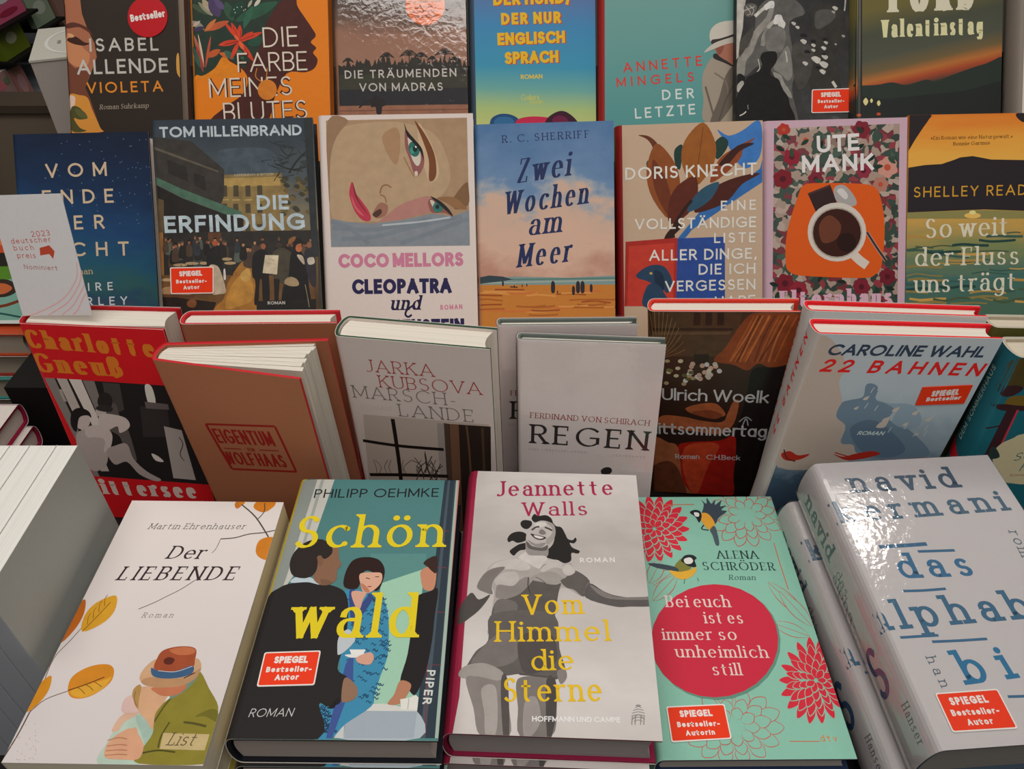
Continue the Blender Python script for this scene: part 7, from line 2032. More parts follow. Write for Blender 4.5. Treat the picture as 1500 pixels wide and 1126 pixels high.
  ('c',10591126,63.8,166.8,68.9,165.5,71.5,159.7,70.3,151.3,65.4,145.8,63.9,149.9,67.9,154.8,68.9,160.9),
  ('c',14012619,55.8,165.3,61.8,166.7,64.8,164.4,59.8,161.8,55.8,160.4),
  ('c',9670025,50.1,149.4,56.1,146.1,63.9,147.5,60,142.9,53.1,145.4),
  ('l',4867395,1.55,52.8,158.8,55.8,161.6,58.8,162.2),
  ('l',4867395,1.56,63,161.9,66.4,160.5,68.9,158.9),
  ('c',8551544,58.4,157.1,60.5,160,63.1,158.2,63.9,155.6,60.5,154.8),
  ('c',4076082,51.7,155.4,55.9,154.6,64.1,152.3,60.6,149.8,55.6,151),
  ('c',14867929,54.7,154.1,58.9,153.3,62.3,152,59.2,150.9,55.6,152.2),
  ('c',13748934,43.4,133.8,48.4,138.4,51.6,135.5,64.2,135,64.1,127.8,59.5,123.8,54.5,126.3,45.2,131.4),
  ('c',12893881,64.1,131.1,73.9,131.7,76.8,124.8,69.9,125.1,62.4,121,59.9,123.4),
  ('l',7564649,0.52,59.9,123.6,62.2,126.8,64.1,127.8),
  ('c',13025467,76.6,125.1,79.5,128.5,83.3,127.5,86.1,122.1,81.3,118.6,77.5,120.7),
  ('c',5327945,9.1,101.6,15.4,96.3,23.5,100.6,17.8,89.8,10.6,82,2.4,76,0.5,85.9),
  ('c',6117462,93.3,100.8,96.6,112.6,106.4,106.6,115.1,103.2,129.7,101.7,143.7,103.5,143,96,125.3,94.5,113.6,94.3),
  ('c',8551544,96.6,111.5,106.3,106.2,118,102.1,143.6,103.1,143.4,100.8,115.9,99.9,104.2,102.8),
  ('c',6578012,24.5,83.5,47.2,88.7,71,85.2,73.9,60.5,77.9,46,77,36.4,72.3,38.7,59.6,40.5,46.7,41,35.8,39.3,6.7,37.8,10.6,45.5,16.3,56.4,24.2,64.8),
  ('c',10788505,5.5,38.9,9.7,45.4,22.5,47.8,34.2,43,36.3,37.8,32.4,34.6,19.5,38.1,10.4,36.5),
  ('c',8024944,13.3,46.5,25.2,64.8,36.3,71.4,46,63.5,44.6,51.5,31.9,45.3),
  ('c',5525068,45.9,67.6,66.7,72.5,72.4,52.5,59.5,42.4,48.5,43.9),
  ('c',10788505,5.5,38.9,9.7,45.4,22.5,47.8,34.2,43,36.3,37.8,32.4,34.6,19.5,38.1,10.4,36.5),
  ('c',9011838,72.3,43.8,77.8,45,78.7,39.3,74.5,35),
  ('c',9209217,10.8,36.5,19.5,37.9,32.4,35.8,38.5,37.9,40.7,17.8,41.5,-0.3,23.2,-0.9,17.4,16.9),
  ('c',11446178,21.8,29.8,30.7,32,33.5,14,32.5,0.1,26.4,-0.1,24.7,13.6),
  ('c',5787983,34.5,35.8,38.9,36.9,41.5,-0.3,37.7,-0.4),
  ('c',8354165,44.8,34.3,49.5,39.2,63.2,39.7,70.9,39,71.9,18.9,68.7,0.7,48.4,0,46.6,18),
  ('c',10459284,50.9,21.7,58,25.6,61.7,11.5,56.6,1,50.6,0.7),
  ('c',5196359,65,36.9,70.9,38.1,71.9,18.9,68.7,0.7,65.6,0.6),
  ('l',5787983,1.30,46.7,41,59.6,40.1,72.3,38.7),
  ('t','Jeannette',22.8,191.2,119.8,196,15.8,'rr',11151183),
  ('t','Walls',44.8,172.2,97.9,174.8,13.5,'rr',11151183),
  ('t','ROMAN',90.1,130.4,116.5,131.8,4.3,'sb',15394532),
  ('t','Vom',47.7,85.2,91.9,87.5,16.2,'rr',15713311),
  ('t','Himmel',29,63.7,110.2,67.3,15.7,'rr',15713311),
  ('t','die',54.2,43.6,84.8,45.2,14.8,'rr',15713311),
  ('t','Sterne',36,21.5,102.9,24.3,16.2,'rr',15713311),
  ('t','HOFFMANN UND CAMPE',56,9.4,113,10.7,3.5,'sb',15724268),
  ('l',9802126,0.53,123.2,20.8,125.4,21.7,127.4,20.9),
  ('l',9802126,0.53,121.8,18.9,125.2,20,128.5,19.2),
  ('l',9802126,0.53,120.9,17.1,125.1,18.2,129.1,17.4),
  ('l',9802126,0.53,120.5,15.4,124.9,16.4,129.2,15.7),
  ('l',9802126,0.53,120.8,13.6,124.8,14.7,128.7,13.9),
  ('l',9802126,0.52,121.6,11.9,124.6,12.9,127.5,12.1),
  ('l',9802126,0.70,121,15.4,120.2,9.6),
  ('l',9802126,0.70,123.1,15.5,122.3,9.7),
  ('l',9802126,0.70,126.6,15.6,125.8,9.8),
  ('l',9802126,0.70,128.7,15.7,127.9,9.9),
  ('l',9802126,0.70,120.5,12.7,124.9,16.4,128.8,13.1),
  ('e',9802126,125.4,22.3,127.2,22.3,125.3,21.6)],
 'bei':[
  ('v',12869204,123.1,205.2,139.6,205,10.8),
  ('v',9423027,123.1,205.2,138.9,205,9.5),
  ('v',12869204,119.6,197.6,132.3,190.1,10.6),
  ('v',9423027,119.6,197.6,131.8,190.5,9.4),
  ('v',12869204,113.7,191.7,120.4,178.6,10.5),
  ('v',9423027,113.7,191.7,120.2,179.2,9.3),
  ('v',12869204,106.4,188.5,106.1,172.3,10.4),
  ('v',9423027,106.4,188.5,106.1,173.1,9.2),
  ('v',12869204,99.2,188.5,92,172.4,10.4),
  ('v',9423027,99.2,188.5,92.3,173.2,9.2),
  ('v',12869204,93.5,191.8,80.7,178.8,10.5),
  ('v',9423027,93.5,191.8,81.2,179.4,9.2),
  ('v',12869204,90.3,197.8,74.2,190.5,10.6),
  ('v',9423027,90.3,197.8,74.8,190.9,9.3),
  ('v',12869204,90.3,205.4,73.9,205.5,10.7),
  ('v',9423027,90.3,205.4,74.6,205.5,9.5),
  ('v',12869204,93.6,213,80.3,220.9,10.8),
  ('v',9423027,93.6,213,80.8,220.5,9.6),
  ('v',12869204,99.6,219.2,92.2,233.6,11),
  ('v',9423027,99.6,219.2,92.5,233,9.7),
  ('v',12869204,107.1,222.7,107.4,240.8,11),
  ('v',9423027,107.1,222.7,107.4,239.9,9.8),
  ('v',12869204,114.5,222.6,122.6,240.7,11.1),
  ('v',9423027,114.5,222.6,122.2,239.8,9.8),
  ('v',12869204,120.4,219.1,134.4,233.4,11),
  ('v',9423027,120.4,219.1,133.8,232.7,9.7),
  ('v',12869204,123.4,212.8,140.4,220.5,10.9),
  ('v',9423027,123.4,212.8,139.7,220.2,9.6),
  ('v',12869204,117,202,129,198.3,9.5),
  ('v',9423027,117,202,128.5,198.5,8.2),
  ('v',12869204,112.8,196.6,119.7,186.7,9.4),
  ('v',9423027,112.8,196.6,119.4,187.3,8.1),
  ('v',12869204,106.9,193.6,107.2,180.2,9.3),
  ('v',9423027,106.9,193.6,107.2,181,8.1),
  ('v',12869204,101.1,193.6,94.6,180.3,9.3),
  ('v',9423027,101.1,193.6,95,181.1,8.1),
  ('v',12869204,96.7,196.7,85.2,186.9,9.4),
  ('v',9423027,96.7,196.7,85.7,187.5,8.1),
  ('v',12869204,94.9,202.2,81.2,198.6,9.4),
  ('v',9423027,94.9,202.2,81.9,198.8,8.2),
  ('v',12869204,96.3,208.5,84.1,212.4,9.6),
  ('v',9423027,96.3,208.5,84.7,212.1,8.3),
  ('v',12869204,100.6,214.1,93.2,224.6,9.6),
  ('v',9423027,100.6,214.1,93.5,224,8.4),
  ('v',12869204,106.5,217.3,106.3,231.8,9.7),
  ('v',9423027,106.5,217.3,106.2,230.9,8.4),
  ('v',12869204,112.5,217.2,119.5,231.7,9.7),
  ('v',9423027,112.5,217.2,119.2,230.8,8.4),
  ('v',12869204,117,214,129.2,224.4,9.7),
  ('v',9423027,117,214,128.6,223.8,8.4),
  ('v',12869204,118.6,208.4,132.6,212,9.6),
  ('v',9423027,118.6,208.4,131.9,211.8,8.3),
  ('v',12869204,113.3,205.2,123.8,205.1,8.7),
  ('v',9423027,113.3,205.2,123.1,205.2,7.4),
  ('v',12869204,110.7,200.7,116.9,193.6,8.6),
  ('v',9423027,110.7,200.7,116.6,194.1,7.4),
  ('v',12869204,106.3,198.4,105.5,187.7,8.6),
  ('v',9423027,106.3,198.4,105.6,188.4,7.3),
  ('v',12869204,102.1,199.3,94.7,189.8,8.6),
  ('v',9423027,102.1,199.3,95.2,190.5,7.3),
  ('v',12869204,100,202.9,89.4,199.2,8.6),
  ('v',9423027,100,202.9,90,199.5,7.4),
  ('v',12869204,101.1,207.7,92,211.6,8.7),
  ('v',9423027,101.1,207.7,92.6,211.4,7.5),
  ('v',12869204,104.8,211.4,101.8,221.4,8.8),
  ('v',9423027,104.8,211.4,102,220.6,7.5),
  ('v',12869204,109.5,212.2,114,223.5,8.8),
  ('v',9423027,109.5,212.2,113.7,222.7,7.5),
  ('v',12869204,112.8,209.8,122.7,217,8.8),
  ('v',9423027,112.8,209.8,122.1,216.5,7.5),
  ('v',12869204,72.6,21.6,90,21.5,10.1),
  ('v',9423027,72.6,21.6,89.5,21.5,9.2),
  ('v',12869204,69.5,16,83.6,10.4,10),
  ('v',9423027,69.5,16,83.2,10.6,9.1),
  ('v',12869204,63.7,11.6,71.9,1.7,9.9),
  ('v',9423027,63.7,11.6,71.7,2.1,9),
  ('v',12869204,56.3,9.2,57.3,-2.9,9.8),
  ('v',9423027,56.3,9.2,57.3,-2.4,8.9),
  ('v',12869204,48.7,9.2,42.3,-2.8,9.8),
  ('v',9423027,48.7,9.2,42.5,-2.3,8.9),
  ('v',12869204,42.3,11.7,29.7,2,9.8),
  ('v',9423027,42.3,11.7,30.1,2.4,9),
  ('v',12869204,38.4,16.2,21.9,10.8,9.9),
  ('v',9423027,38.4,16.2,22.4,11,9.1),
  ('v',12869204,37.8,21.8,20.4,21.9,10),
  ('v',9423027,37.8,21.8,20.9,21.9,9.2),
  ('v',12869204,40.7,27.5,25.9,33.4,10.2),
  ('v',9423027,40.7,27.5,26.3,33.2,9.3),
  ('v',12869204,46.5,32.1,37.5,42.9,10.3),
  ('v',9423027,46.5,32.1,37.8,42.4,9.4),
  ('v',12869204,54.1,34.7,53,48.1,10.3),
  ('v',9423027,54.1,34.7,53,47.6,9.4),
  ('v',12869204,62,34.6,69.1,48,10.3),
  ('v',9423027,62,34.6,68.8,47.5,9.4),
  ('v',12869204,68.5,32,82.2,42.6,10.3),
  ('v',9423027,68.5,32,81.8,42.1,9.4),
  ('v',12869204,72.3,27.3,89.6,33,10.2),
  ('v',9423027,72.3,27.3,89.1,32.8,9.3),
  ('v',12869204,66.4,19.3,79.5,16.4,8.9),
  ('v',9423027,66.4,19.3,79,16.6,8),
  ('v',12869204,62.3,15.3,70.5,7.8,8.8),
  ('v',9423027,62.3,15.3,70.3,8.2,7.9),
  ('v',12869204,56.4,13,57.8,3,8.8),
  ('v',9423027,56.4,13,57.7,3.5,7.9),
  ('v',12869204,50.2,13,44.4,3.1,8.8),
  ('v',9423027,50.2,13,44.7,3.6,7.9),
  ('v',12869204,45.3,15.4,33.8,8.1,8.8),
  ('v',9423027,45.3,15.4,34.3,8.4,7.9),
  ('v',12869204,43,19.4,28.7,16.8,8.9),
  ('v',9423027,43,19.4,29.2,16.9,8),
  ('v',12869204,43.9,24.2,30.6,27.1,9),
  ('v',9423027,43.9,24.2,31.1,26.9,8.1),
  ('v',12869204,48,28.3,39.3,36.1,9),
  ('v',9423027,48,28.3,39.6,35.8,8.1),
  ('v',12869204,54,30.7,52.5,41.4,9.1),
  ('v',9423027,54,30.7,52.6,40.9,8.2),
  ('v',12869204,60.4,30.6,66.6,41.3,9.1),
  ('v',9423027,60.4,30.6,66.3,40.8,8.2),
  ('v',12869204,65.4,28.2,77.5,35.9,9.1),
  ('v',9423027,65.4,28.2,77,35.5,8.2),
  ('v',12869204,67.6,24,82.1,26.7,9),
  ('v',9423027,67.6,24,81.6,26.6,8.1),
  ('v',12869204,62.2,21.7,73.3,21.6,8.1),
  ('v',9423027,62.2,21.7,72.8,21.6,7.3),
  ('v',12869204,59.8,18.3,67,13,8.1),
  ('v',9423027,59.8,18.3,66.7,13.3,7.2),
  ('v',12869204,55.3,16.6,55.4,8.6,8.1),
  ('v',9423027,55.3,16.6,55.4,9.1,7.2),
  ('v',12869204,50.8,17.2,43.8,10.2,8.1),
  ('v',9423027,50.8,17.2,44.1,10.6,7.2),
  ('v',12869204,48.3,20,37.3,17.2,8.1),
  ('v',9423027,48.3,20,37.8,17.4,7.2),
  ('v',12869204,49.1,23.5,39.1,26.5,8.2),
  ('v',9423027,49.1,23.5,39.6,26.3,7.3),
  ('v',12869204,52.7,26.3,48.7,33.7,8.2),
  ('v',9423027,52.7,26.3,48.8,33.3,7.3),
  ('v',12869204,57.6,26.9,61.4,35.3,8.2),
  ('v',9423027,57.6,26.9,61.2,34.8,7.3),
  ('v',12869204,61.3,25,71.2,30.4,8.2),
  ('v',9423027,61.3,25,70.7,30.1,7.3),
  ('v',9423027,38.3,190.8,55.5,190.7,8.3),
  ('v',14232896,38.3,190.8,54.7,191,7),
  ('v',9423027,36.6,185.4,51.5,178.5,8.2),
  ('v',14232896,36.6,185.4,50.8,179.1,7),
  ('v',9423027,33.5,180.7,44.4,168.1,8.1),
  ('v',14232896,33.5,180.7,43.9,168.9,6.9),
  ('v',9423027,29.4,177.3,35.2,160.6,8.1),
  ('v',14232896,29.4,177.3,34.8,161.5,6.9),
  ('v',9423027,24.8,175.5,24.9,156.7,8),
  ('v',14232896,24.8,175.5,24.8,157.6,6.9),
  ('v',9423027,20.2,175.5,14.7,156.7,8),
  ('v',14232896,20.2,175.5,14.7,157.7,6.8),
  ('v',9423027,16.1,177.4,5.5,160.8,8),
  ('v',14232896,16.1,177.4,5.7,161.7,6.9),
  ('v',9423027,13,180.9,-1.5,168.4,8.1),
  ('v',14232896,13,180.9,-1.1,169.2,6.9),
  ('v',9423027,11.3,185.6,-5.5,178.9,8.2),
  ('v',14232896,11.3,185.6,-5.1,179.4,7),
  ('v',9423027,11.2,191,-6,191.1,8.2),
  ('v',14232896,11.2,191,-5.6,191.4,7),
  ('v',9423027,12.7,196.5,-2.8,203.7,8.3),
  ('v',14232896,12.7,196.5,-2.4,203.6,7.1),
  ('v',9423027,15.7,201.3,4,214.9,8.4),
  ('v',14232896,15.7,201.3,4.2,214.7,7.2),
  ('v',9423027,19.9,205,13.5,223.5,8.4),
  ('v',14232896,19.9,205,13.5,223,7.2),
  ('v',9423027,24.6,206.9,24.5,228.1,8.5),
  ('v',14232896,24.6,206.9,24.3,227.5,7.2),
  ('v',9423027,29.4,206.9,35.6,228,8.5),
  ('v',14232896,29.4,206.9,35.2,227.4,7.2),
  ('v',9423027,33.6,204.9,45.4,223.3,8.5),
  ('v',14232896,33.6,204.9,44.7,222.8,7.2),
  ('v',9423027,36.7,201.2,52.4,214.6,8.4),
  ('v',14232896,36.7,201.2,51.6,214.4,7.2),
  ('v',9423027,38.3,196.3,55.9,203.3,8.3),
  ('v',14232896,38.3,196.3,55,203.3,7.1),
  ('v',9423027,34.7,188.4,48.6,185,7.7),
  ('v',14232896,34.7,188.4,47.8,185.4,6.5),
  ('v',9423027,32.4,184,43.1,174.5,7.6),
  ('v',14232896,32.4,184,42.4,175.2,6.4),
  ('v',9423027,29.1,180.7,35,166.7,7.6),
  ('v',14232896,29.1,180.7,34.5,167.6,6.4),
  ('v',9423027,25,178.9,25.4,162.6,7.5),
  ('v',14232896,25,178.9,25.3,163.6,6.4),
  ('v',9423027,21,179,15.9,162.7,7.5),
  ('v',14232896,21,179,15.9,163.7,6.4),
  ('v',9423027,17.5,180.8,7.6,166.9,7.6),
  ('v',14232896,17.5,180.8,7.8,167.8,6.4),
  ('v',9423027,15,184.2,1.7,174.8,7.6),
  ('v',14232896,15,184.2,2.1,175.5,6.4),
  ('v',9423027,14.1,188.6,-0.8,185.3,7.7),
  ('v',14232896,14.1,188.6,-0.3,185.7,6.5),
  ('v',9423027,14.7,193.4,0.5,196.9,7.7),
  ('v',14232896,14.7,193.4,1,197,6.5),
  ('v',9423027,16.9,197.9,5.7,207.9,7.8),
  ('v',14232896,16.9,197.9,6,207.7,6.6),
  ('v',9423027,20.3,201.4,13.9,216.5,7.8),
  ('v',14232896,20.3,201.4,14,216.1,6.6),
  ('v',9423027,24.4,203.2,24,221.2,7.9),
  ('v',14232896,24.4,203.2,23.8,220.6,6.6),
  ('v',9423027,28.6,203.2,34.2,221.1,7.9),
  ('v',14232896,28.6,203.2,33.8,220.6,6.6),
  ('v',9423027,32.2,201.3,42.9,216.3,7.8),
  ('v',14232896,32.2,201.3,42.2,215.9,6.6),
  ('v',9423027,34.6,197.8,48.6,207.6,7.8),
  ('v',14232896,34.6,197.8,47.8,207.5,6.6),
  ('v',9423027,35.4,193.3,50.6,196.6,7.7),
  ('v',14232896,35.4,193.3,49.8,196.7,6.5),
  ('v',9423027,32.3,190.9,44.7,190.8,7.5),
  ('v',14232896,32.3,190.9,43.8,191.1,6.2),
  ('v',9423027,30.8,186.8,40.6,180.1,7.4),
  ('v',14232896,30.8,186.8,39.9,180.7,6.2),
  ('v',9423027,27.9,183.7,33.1,172,7.4),
  ('v',14232896,27.9,183.7,32.7,172.9,6.2),
  ('v',9423027,24.4,182.2,23.8,168.3,7.3),
  ('v',14232896,24.4,182.2,23.7,169.3,6.1),
  ('v',9423027,20.9,182.8,14.8,169.6,7.3),
  ('v',14232896,20.9,182.8,14.9,170.6,6.1),
  ('v',9423027,18.3,185.1,7.9,175.8,7.4),
  ('v',14232896,18.3,185.1,8.2,176.5,6.2),
  ('v',9423027,17.1,188.9,4.7,185.5,7.4),
  ('v',14232896,17.1,188.9,5.2,185.9,6.2),
  ('v',9423027,17.7,193.1,6.1,196.7,7.5),
  ('v',14232896,17.7,193.1,6.5,196.8,6.3),
  ('v',9423027,19.9,196.9,11.8,206.8,7.5),
  ('v',14232896,19.9,196.9,12.1,206.6,6.3),
  ('v',9423027,23.2,199.3,20.7,213.4,7.6),
  ('v',14232896,23.2,199.3,20.7,212.9,6.3),
  ('v',9423027,26.9,199.8,30.6,214.8,7.6),
  ('v',14232896,26.9,199.8,30.3,214.2,6.3),
  ('v',9423027,30.1,198.2,39.1,210.6,7.5),
  ('v',14232896,30.1,198.2,38.5,210.2,6.3),
  ('v',9423027,32,195,44.2,201.8,7.5),
  ('v',14232896,32,195,43.4,201.7,6.3),
  ('v',9423027,28.8,189.3,37.7,185.6,7),
  ('v',14232896,28.8,189.3,36.9,186.1,5.8),
  ('v',9423027,26.8,186.6,31.2,177.3,7),
  ('v',14232896,26.8,186.6,30.7,178.2,5.8),
  ('v',9423027,24,185.7,22.3,174.2,7),
  ('v',14232896,24,185.7,22.2,175.2,5.8),
  ('v',9423027,21.5,186.7,14.4,177.4,7),
  ('v',14232896,21.5,186.7,14.7,178.3,5.8),
  ('v',9423027,20.2,189.3,10.3,185.8,7),
  ('v',14232896,20.2,189.3,10.7,186.3,5.8),
  ('v',9423027,20.7,192.6,11.6,196.3,7.1),
  ('v',14232896,20.7,192.6,12,196.3,5.8),
  ('v',9423027,22.7,195.3,18.1,205,7.1),
  ('v',14232896,22.7,195.3,18.2,204.6,5.9),
  ('v',9423027,25.5,196.3,27.2,208.3,7.1),
  ('v',14232896,25.5,196.3,26.9,207.8,5.9),
  ('v',9423027,28,195.2,35.4,204.9,7.1),
  ('v',14232896,28,195.2,34.7,204.5,5.9),
  ('v',9423027,29.3,192.5,39.4,196.1,7.1),
  ('v',14232896,29.3,192.5,38.5,196.2,5.8),
  ('v',9423027,26.2,190.9,33.8,190.9,6.3),
  ('v',14232896,26.2,190.9,33,191.1,5.1),
  ('v',9423027,25.5,189.5,29.1,182.6,6.3),
  ('v',14232896,25.5,189.5,28.7,183.5,5.1),
  ('v',9423027,24.1,189.2,21.2,180.6,6.3),
  ('v',14232896,24.1,189.2,21.3,181.7,5.1),
  ('v',9423027,23.3,190.2,15.9,186.4,6.3),
  ('v',14232896,23.3,190.2,16.4,187,5.1),
  ('v',9423027,23.5,191.7,17.2,195.6,6.3),
  ('v',14232896,23.5,191.7,17.5,195.6,5.1),
  ('v',9423027,24.6,192.7,24.2,201.5,6.3),
  ('v',14232896,24.6,192.7,24.1,201,5.1),
  ('v',9423027,25.9,192.3,31.7,199.3,6.3),
  ('v',14232896,25.9,192.3,31,199,5.1),
  ('v',9423027,133.8,54.9,148.9,54.8,6.7),
  ('v',14232896,133.8,54.9,148.2,55,5.8),
  ('v',9423027,131.5,49.9,143.5,43.5,6.6),
  ('v',14232896,131.5,49.9,142.9,43.9,5.7),
  ('v',9423027,128.1,45.5,135.7,33.8,6.6),
  ('v',14232896,128.1,45.5,135.3,34.3,5.6),
  ('v',9423027,124,42.3,126.5,26.8,6.5),
  ('v',14232896,124,42.3,126.2,27.4,5.6),
  ('v',9423027,119.6,40.6,116.9,23.2,6.5),
  ('v',14232896,119.6,40.6,116.8,23.9,5.6),
  ('v',9423027,115.6,40.6,107.9,23.2,6.5),
  ('v',14232896,115.6,40.6,108,23.9,5.6),
  ('v',9423027,112.3,42.3,100.5,27,6.5),
  ('v',14232896,112.3,42.3,100.8,27.6,5.6),
  ('v',9423027,110.1,45.6,95.5,34.1,6.6),
  ('v',14232896,110.1,45.6,95.9,34.6,5.6),
  ('v',9423027,109.3,50,93.5,43.8,6.6),
  ('v',14232896,109.3,50,94,44.2,5.7),
  ('v',9423027,110,55.1,94.9,55.2,6.7),
  ('v',14232896,110,55.1,95.4,55.4,5.7),
  ('v',9423027,112.2,60.2,99.7,66.9,6.8),
  ('v',14232896,112.2,60.2,100,66.9,5.8),
  ('v',9423027,115.6,64.8,107.3,77.5,6.8),
  ('v',14232896,115.6,64.8,107.5,77.3,5.9),
  ('v',9423027,119.8,68.2,117,85.5,6.9),
  ('v',14232896,119.8,68.2,117,85.2,5.9),
  ('v',9423027,124.3,70,127.5,89.8,6.9),
  ('v',14232896,124.3,70,127.2,89.4,5.9),
  ('v',9423027,128.5,70,137.3,89.8,6.9),
  ('v',14232896,128.5,70,136.8,89.3,5.9),
  ('v',9423027,131.9,68.1,145.1,85.3,6.9),
  ('v',14232896,131.9,68.1,144.5,85,5.9),
  ('v',9423027,134.1,64.7,149.9,77.2,6.8),
  ('v',14232896,134.1,64.7,149.2,77,5.9),
  ('v',9423027,134.7,60.1,151.2,66.6,6.8),
  ('v',14232896,134.7,60.1,150.5,66.6,5.8),
  ('v',9423027,130.3,52.7,141.9,49.5,6.2),
  ('v',14232896,130.3,52.7,141.3,49.8,5.3),
  ('v',9423027,127.6,48.6,135.5,39.8,6.2),
  ('v',14232896,127.6,48.6,135,40.3,5.2),
  ('v',9423027,124.1,45.5,127.2,32.5,6.1),
  ('v',14232896,124.1,45.5,126.9,33.2,5.2),
  ('v',9423027,120.3,43.8,118.2,28.7,6.1),
  ('v',14232896,120.3,43.8,118.1,29.4,5.2),
  ('v',9423027,116.8,43.8,109.8,28.8,6.1),
  ('v',14232896,116.8,43.8,110,29.5,5.2),
  ('v',9423027,114,45.5,103.2,32.7,6.1),
  ('v',14232896,114,45.5,103.5,33.3,5.2),
  ('v',9423027,112.4,48.7,99.3,40,6.2),
  ('v',14232896,112.4,48.7,99.7,40.5,5.2),
  ('v',9423027,112.2,52.8,98.7,49.8,6.2),
  ('v',14232896,112.2,52.8,99.1,50.1,5.3),
  ('v',9423027,113.5,57.3,101.6,60.6,6.3),
  ('v',14232896,113.5,57.3,102,60.7,5.3),
  ('v',9423027,116.1,61.6,107.8,70.9,6.3),
  ('v',14232896,116.1,61.6,108,70.8,5.4),
  ('v',9423027,119.6,64.8,116.3,78.9,6.4),
  ('v',14232896,119.6,64.8,116.4,78.6,5.4),
  ('v',9423027,123.6,66.6,125.9,83.3,6.4),
  ('v',14232896,123.6,66.6,125.7,82.9,5.4),
  ('v',9423027,127.2,66.6,134.9,83.3,6.4),
  ('v',14232896,127.2,66.6,134.5,82.9,5.4),
  ('v',9423027,130.1,64.8,141.8,78.8,6.4),
  ('v',14232896,130.1,64.8,141.2,78.5,5.4),
  ('v',9423027,131.6,61.5,145.5,70.6,6.3),
  ('v',14232896,131.6,61.5,144.8,70.5,5.4),
  ('v',9423027,131.7,57.2,145.5,60.3,6.3),
  ('v',14232896,131.7,57.2,144.8,60.4,5.3),
  ('v',9423027,128.5,55,139.4,54.9,6.1),
  ('v',14232896,128.5,55,138.7,55.1,5.1),
  ('v',9423027,126.6,51.1,134.2,44.9,6),
  ('v',14232896,126.6,51.1,133.7,45.4,5.1),
  ('v',9423027,123.6,48.2,126.4,37.4,6),
  ('v',14232896,123.6,48.2,126.1,38.1,5),
  ('v',9423027,120.3,46.9,117.7,34,5.9),
  ('v',14232896,120.3,46.9,117.6,34.7,5),
  ('v',9423027,117.3,47.4,109.9,35.2,6),
  ('v',14232896,117.3,47.4,110.1,35.9,5),
  ('v',9423027,115.4,49.6,104.8,40.9,6),
  ('v',14232896,115.4,49.6,105.2,41.5,5),
  ('v',9423027,114.9,53.1,103.5,49.9,6),
  ('v',14232896,114.9,53.1,104,50.3,5.1),
  ('v',9423027,116.1,57,106.4,60.4,6.1),
  ('v',14232896,116.1,57,106.8,60.4,5.1),
  ('v',9423027,118.6,60.6,113,69.8,6.1),
  ('v',14232896,118.6,60.6,113.2,69.6,5.1),
  ('v',9423027,121.9,62.9,121.8,76,6.1),
  ('v',14232896,121.9,62.9,121.7,75.6,5.2),
  ('v',9423027,125.2,63.3,130.8,77.3,6.2),
  ('v',14232896,125.2,63.3,130.4,76.9,5.2),
  ('v',9423027,127.8,61.9,137.6,73.3,6.1),
  ('v',14232896,127.8,61.9,137,73,5.2),
  ('v',9423027,129,58.8,140.7,65.2,6.1),
  ('v',14232896,129,58.8,140,65.1,5.1),
  ('v',9423027,125.2,53.5,132.5,50.1,5.7),
  ('v',14232896,125.2,53.5,131.9,50.4,4.7),
  ('v',9423027,123,51,125.5,42.4,5.7),
  ('v',14232896,123,51,125.2,43,4.7),
  ('v',9423027,120.4,50.1,117.3,39.5,5.7),
  ('v',14232896,120.4,50.1,117.3,40.2,4.7),
  ('v',9423027,118.4,51,110.8,42.5,5.7),
  ('v',14232896,118.4,51,111.1,43.1,4.7),
  ('v',9423027,117.7,53.5,108.5,50.2,5.7),
  ('v',14232896,117.7,53.5,108.9,50.6,4.7),
  ('v',9423027,118.6,56.6,111.2,60,5.7),
  ('v',14232896,118.6,56.6,111.6,60,4.8),
  ('v',9423027,120.8,59.1,118.2,68.1,5.8),
  ('v',14232896,120.8,59.1,118.3,67.8,4.8),
  ('v',9423027,123.4,60,126.8,71.2,5.8),
  ('v',14232896,123.4,60,126.5,70.8,4.8),
  ('v',9423027,125.5,59,133.4,68,5.8),
  ('v',14232896,125.5,59,132.8,67.7,4.8),
  ('v',9423027,126.2,56.5,135.6,59.9,5.7),
  ('v',14232896,126.2,56.5,134.9,59.9,4.8),
  ('v',9423027,123.2,55,129.9,55,5.1),
  ('v',14232896,123.2,55,129.2,55.2,4.1),
  ('v',9423027,122.4,53.7,124.5,47.4,5.1),
  ('v',14232896,122.4,53.7,124.2,48,4.1),
  ('v',9423027,121.1,53.4,117.3,45.5,5.1),
  ('v',14232896,121.1,53.4,117.5,46.3,4.1),
  ('v',9423027,120.5,54.3,113.5,50.8,5.1),
  ('v',14232896,120.5,54.3,114,51.2,4.1),
  ('v',9423027,120.9,55.7,116,59.4,5.1),
  ('v',14232896,120.9,55.7,116.3,59.3,4.1),
  ('v',9423027,122.1,56.6,123.1,64.8,5.1),
  ('v',14232896,122.1,56.6,122.9,64.4,4.2),
  ('v',9423027,123.1,56.3,129.3,62.8,5.1),
  ('v',14232896,123.1,56.3,128.7,62.5,4.2),
  ('l',13985600,0.76,36.3,217.4,49.6,217.3,63.4,217.3),
  ('l',13985600,0.72,122.8,175.9,122.5,153.3,122.7,130.7),
  ('l',13985600,0.52,90.9,11.9,101.2,11.8,111.5,11.7),
  ('v',12869204,108.2,137.8,128.8,107.1,12.5),
  ('v',9423027,108.2,137.8,128.8,107.1,11.1),
  ('l',12869204,0.44,108.2,137.8,118.7,122.1,128.8,107.1),
  ('v',12869204,102,101.8,127.6,90,11.6),
  ('v',9423027,102,101.8,127.6,90,10.4),
  ('l',12869204,0.42,102,101.8,114.9,95.8,127.6,90),
  ('v',12869204,115.2,129.6,132,98.4,12.3),
  ('v',9423027,115.2,129.6,132,98.4,11),
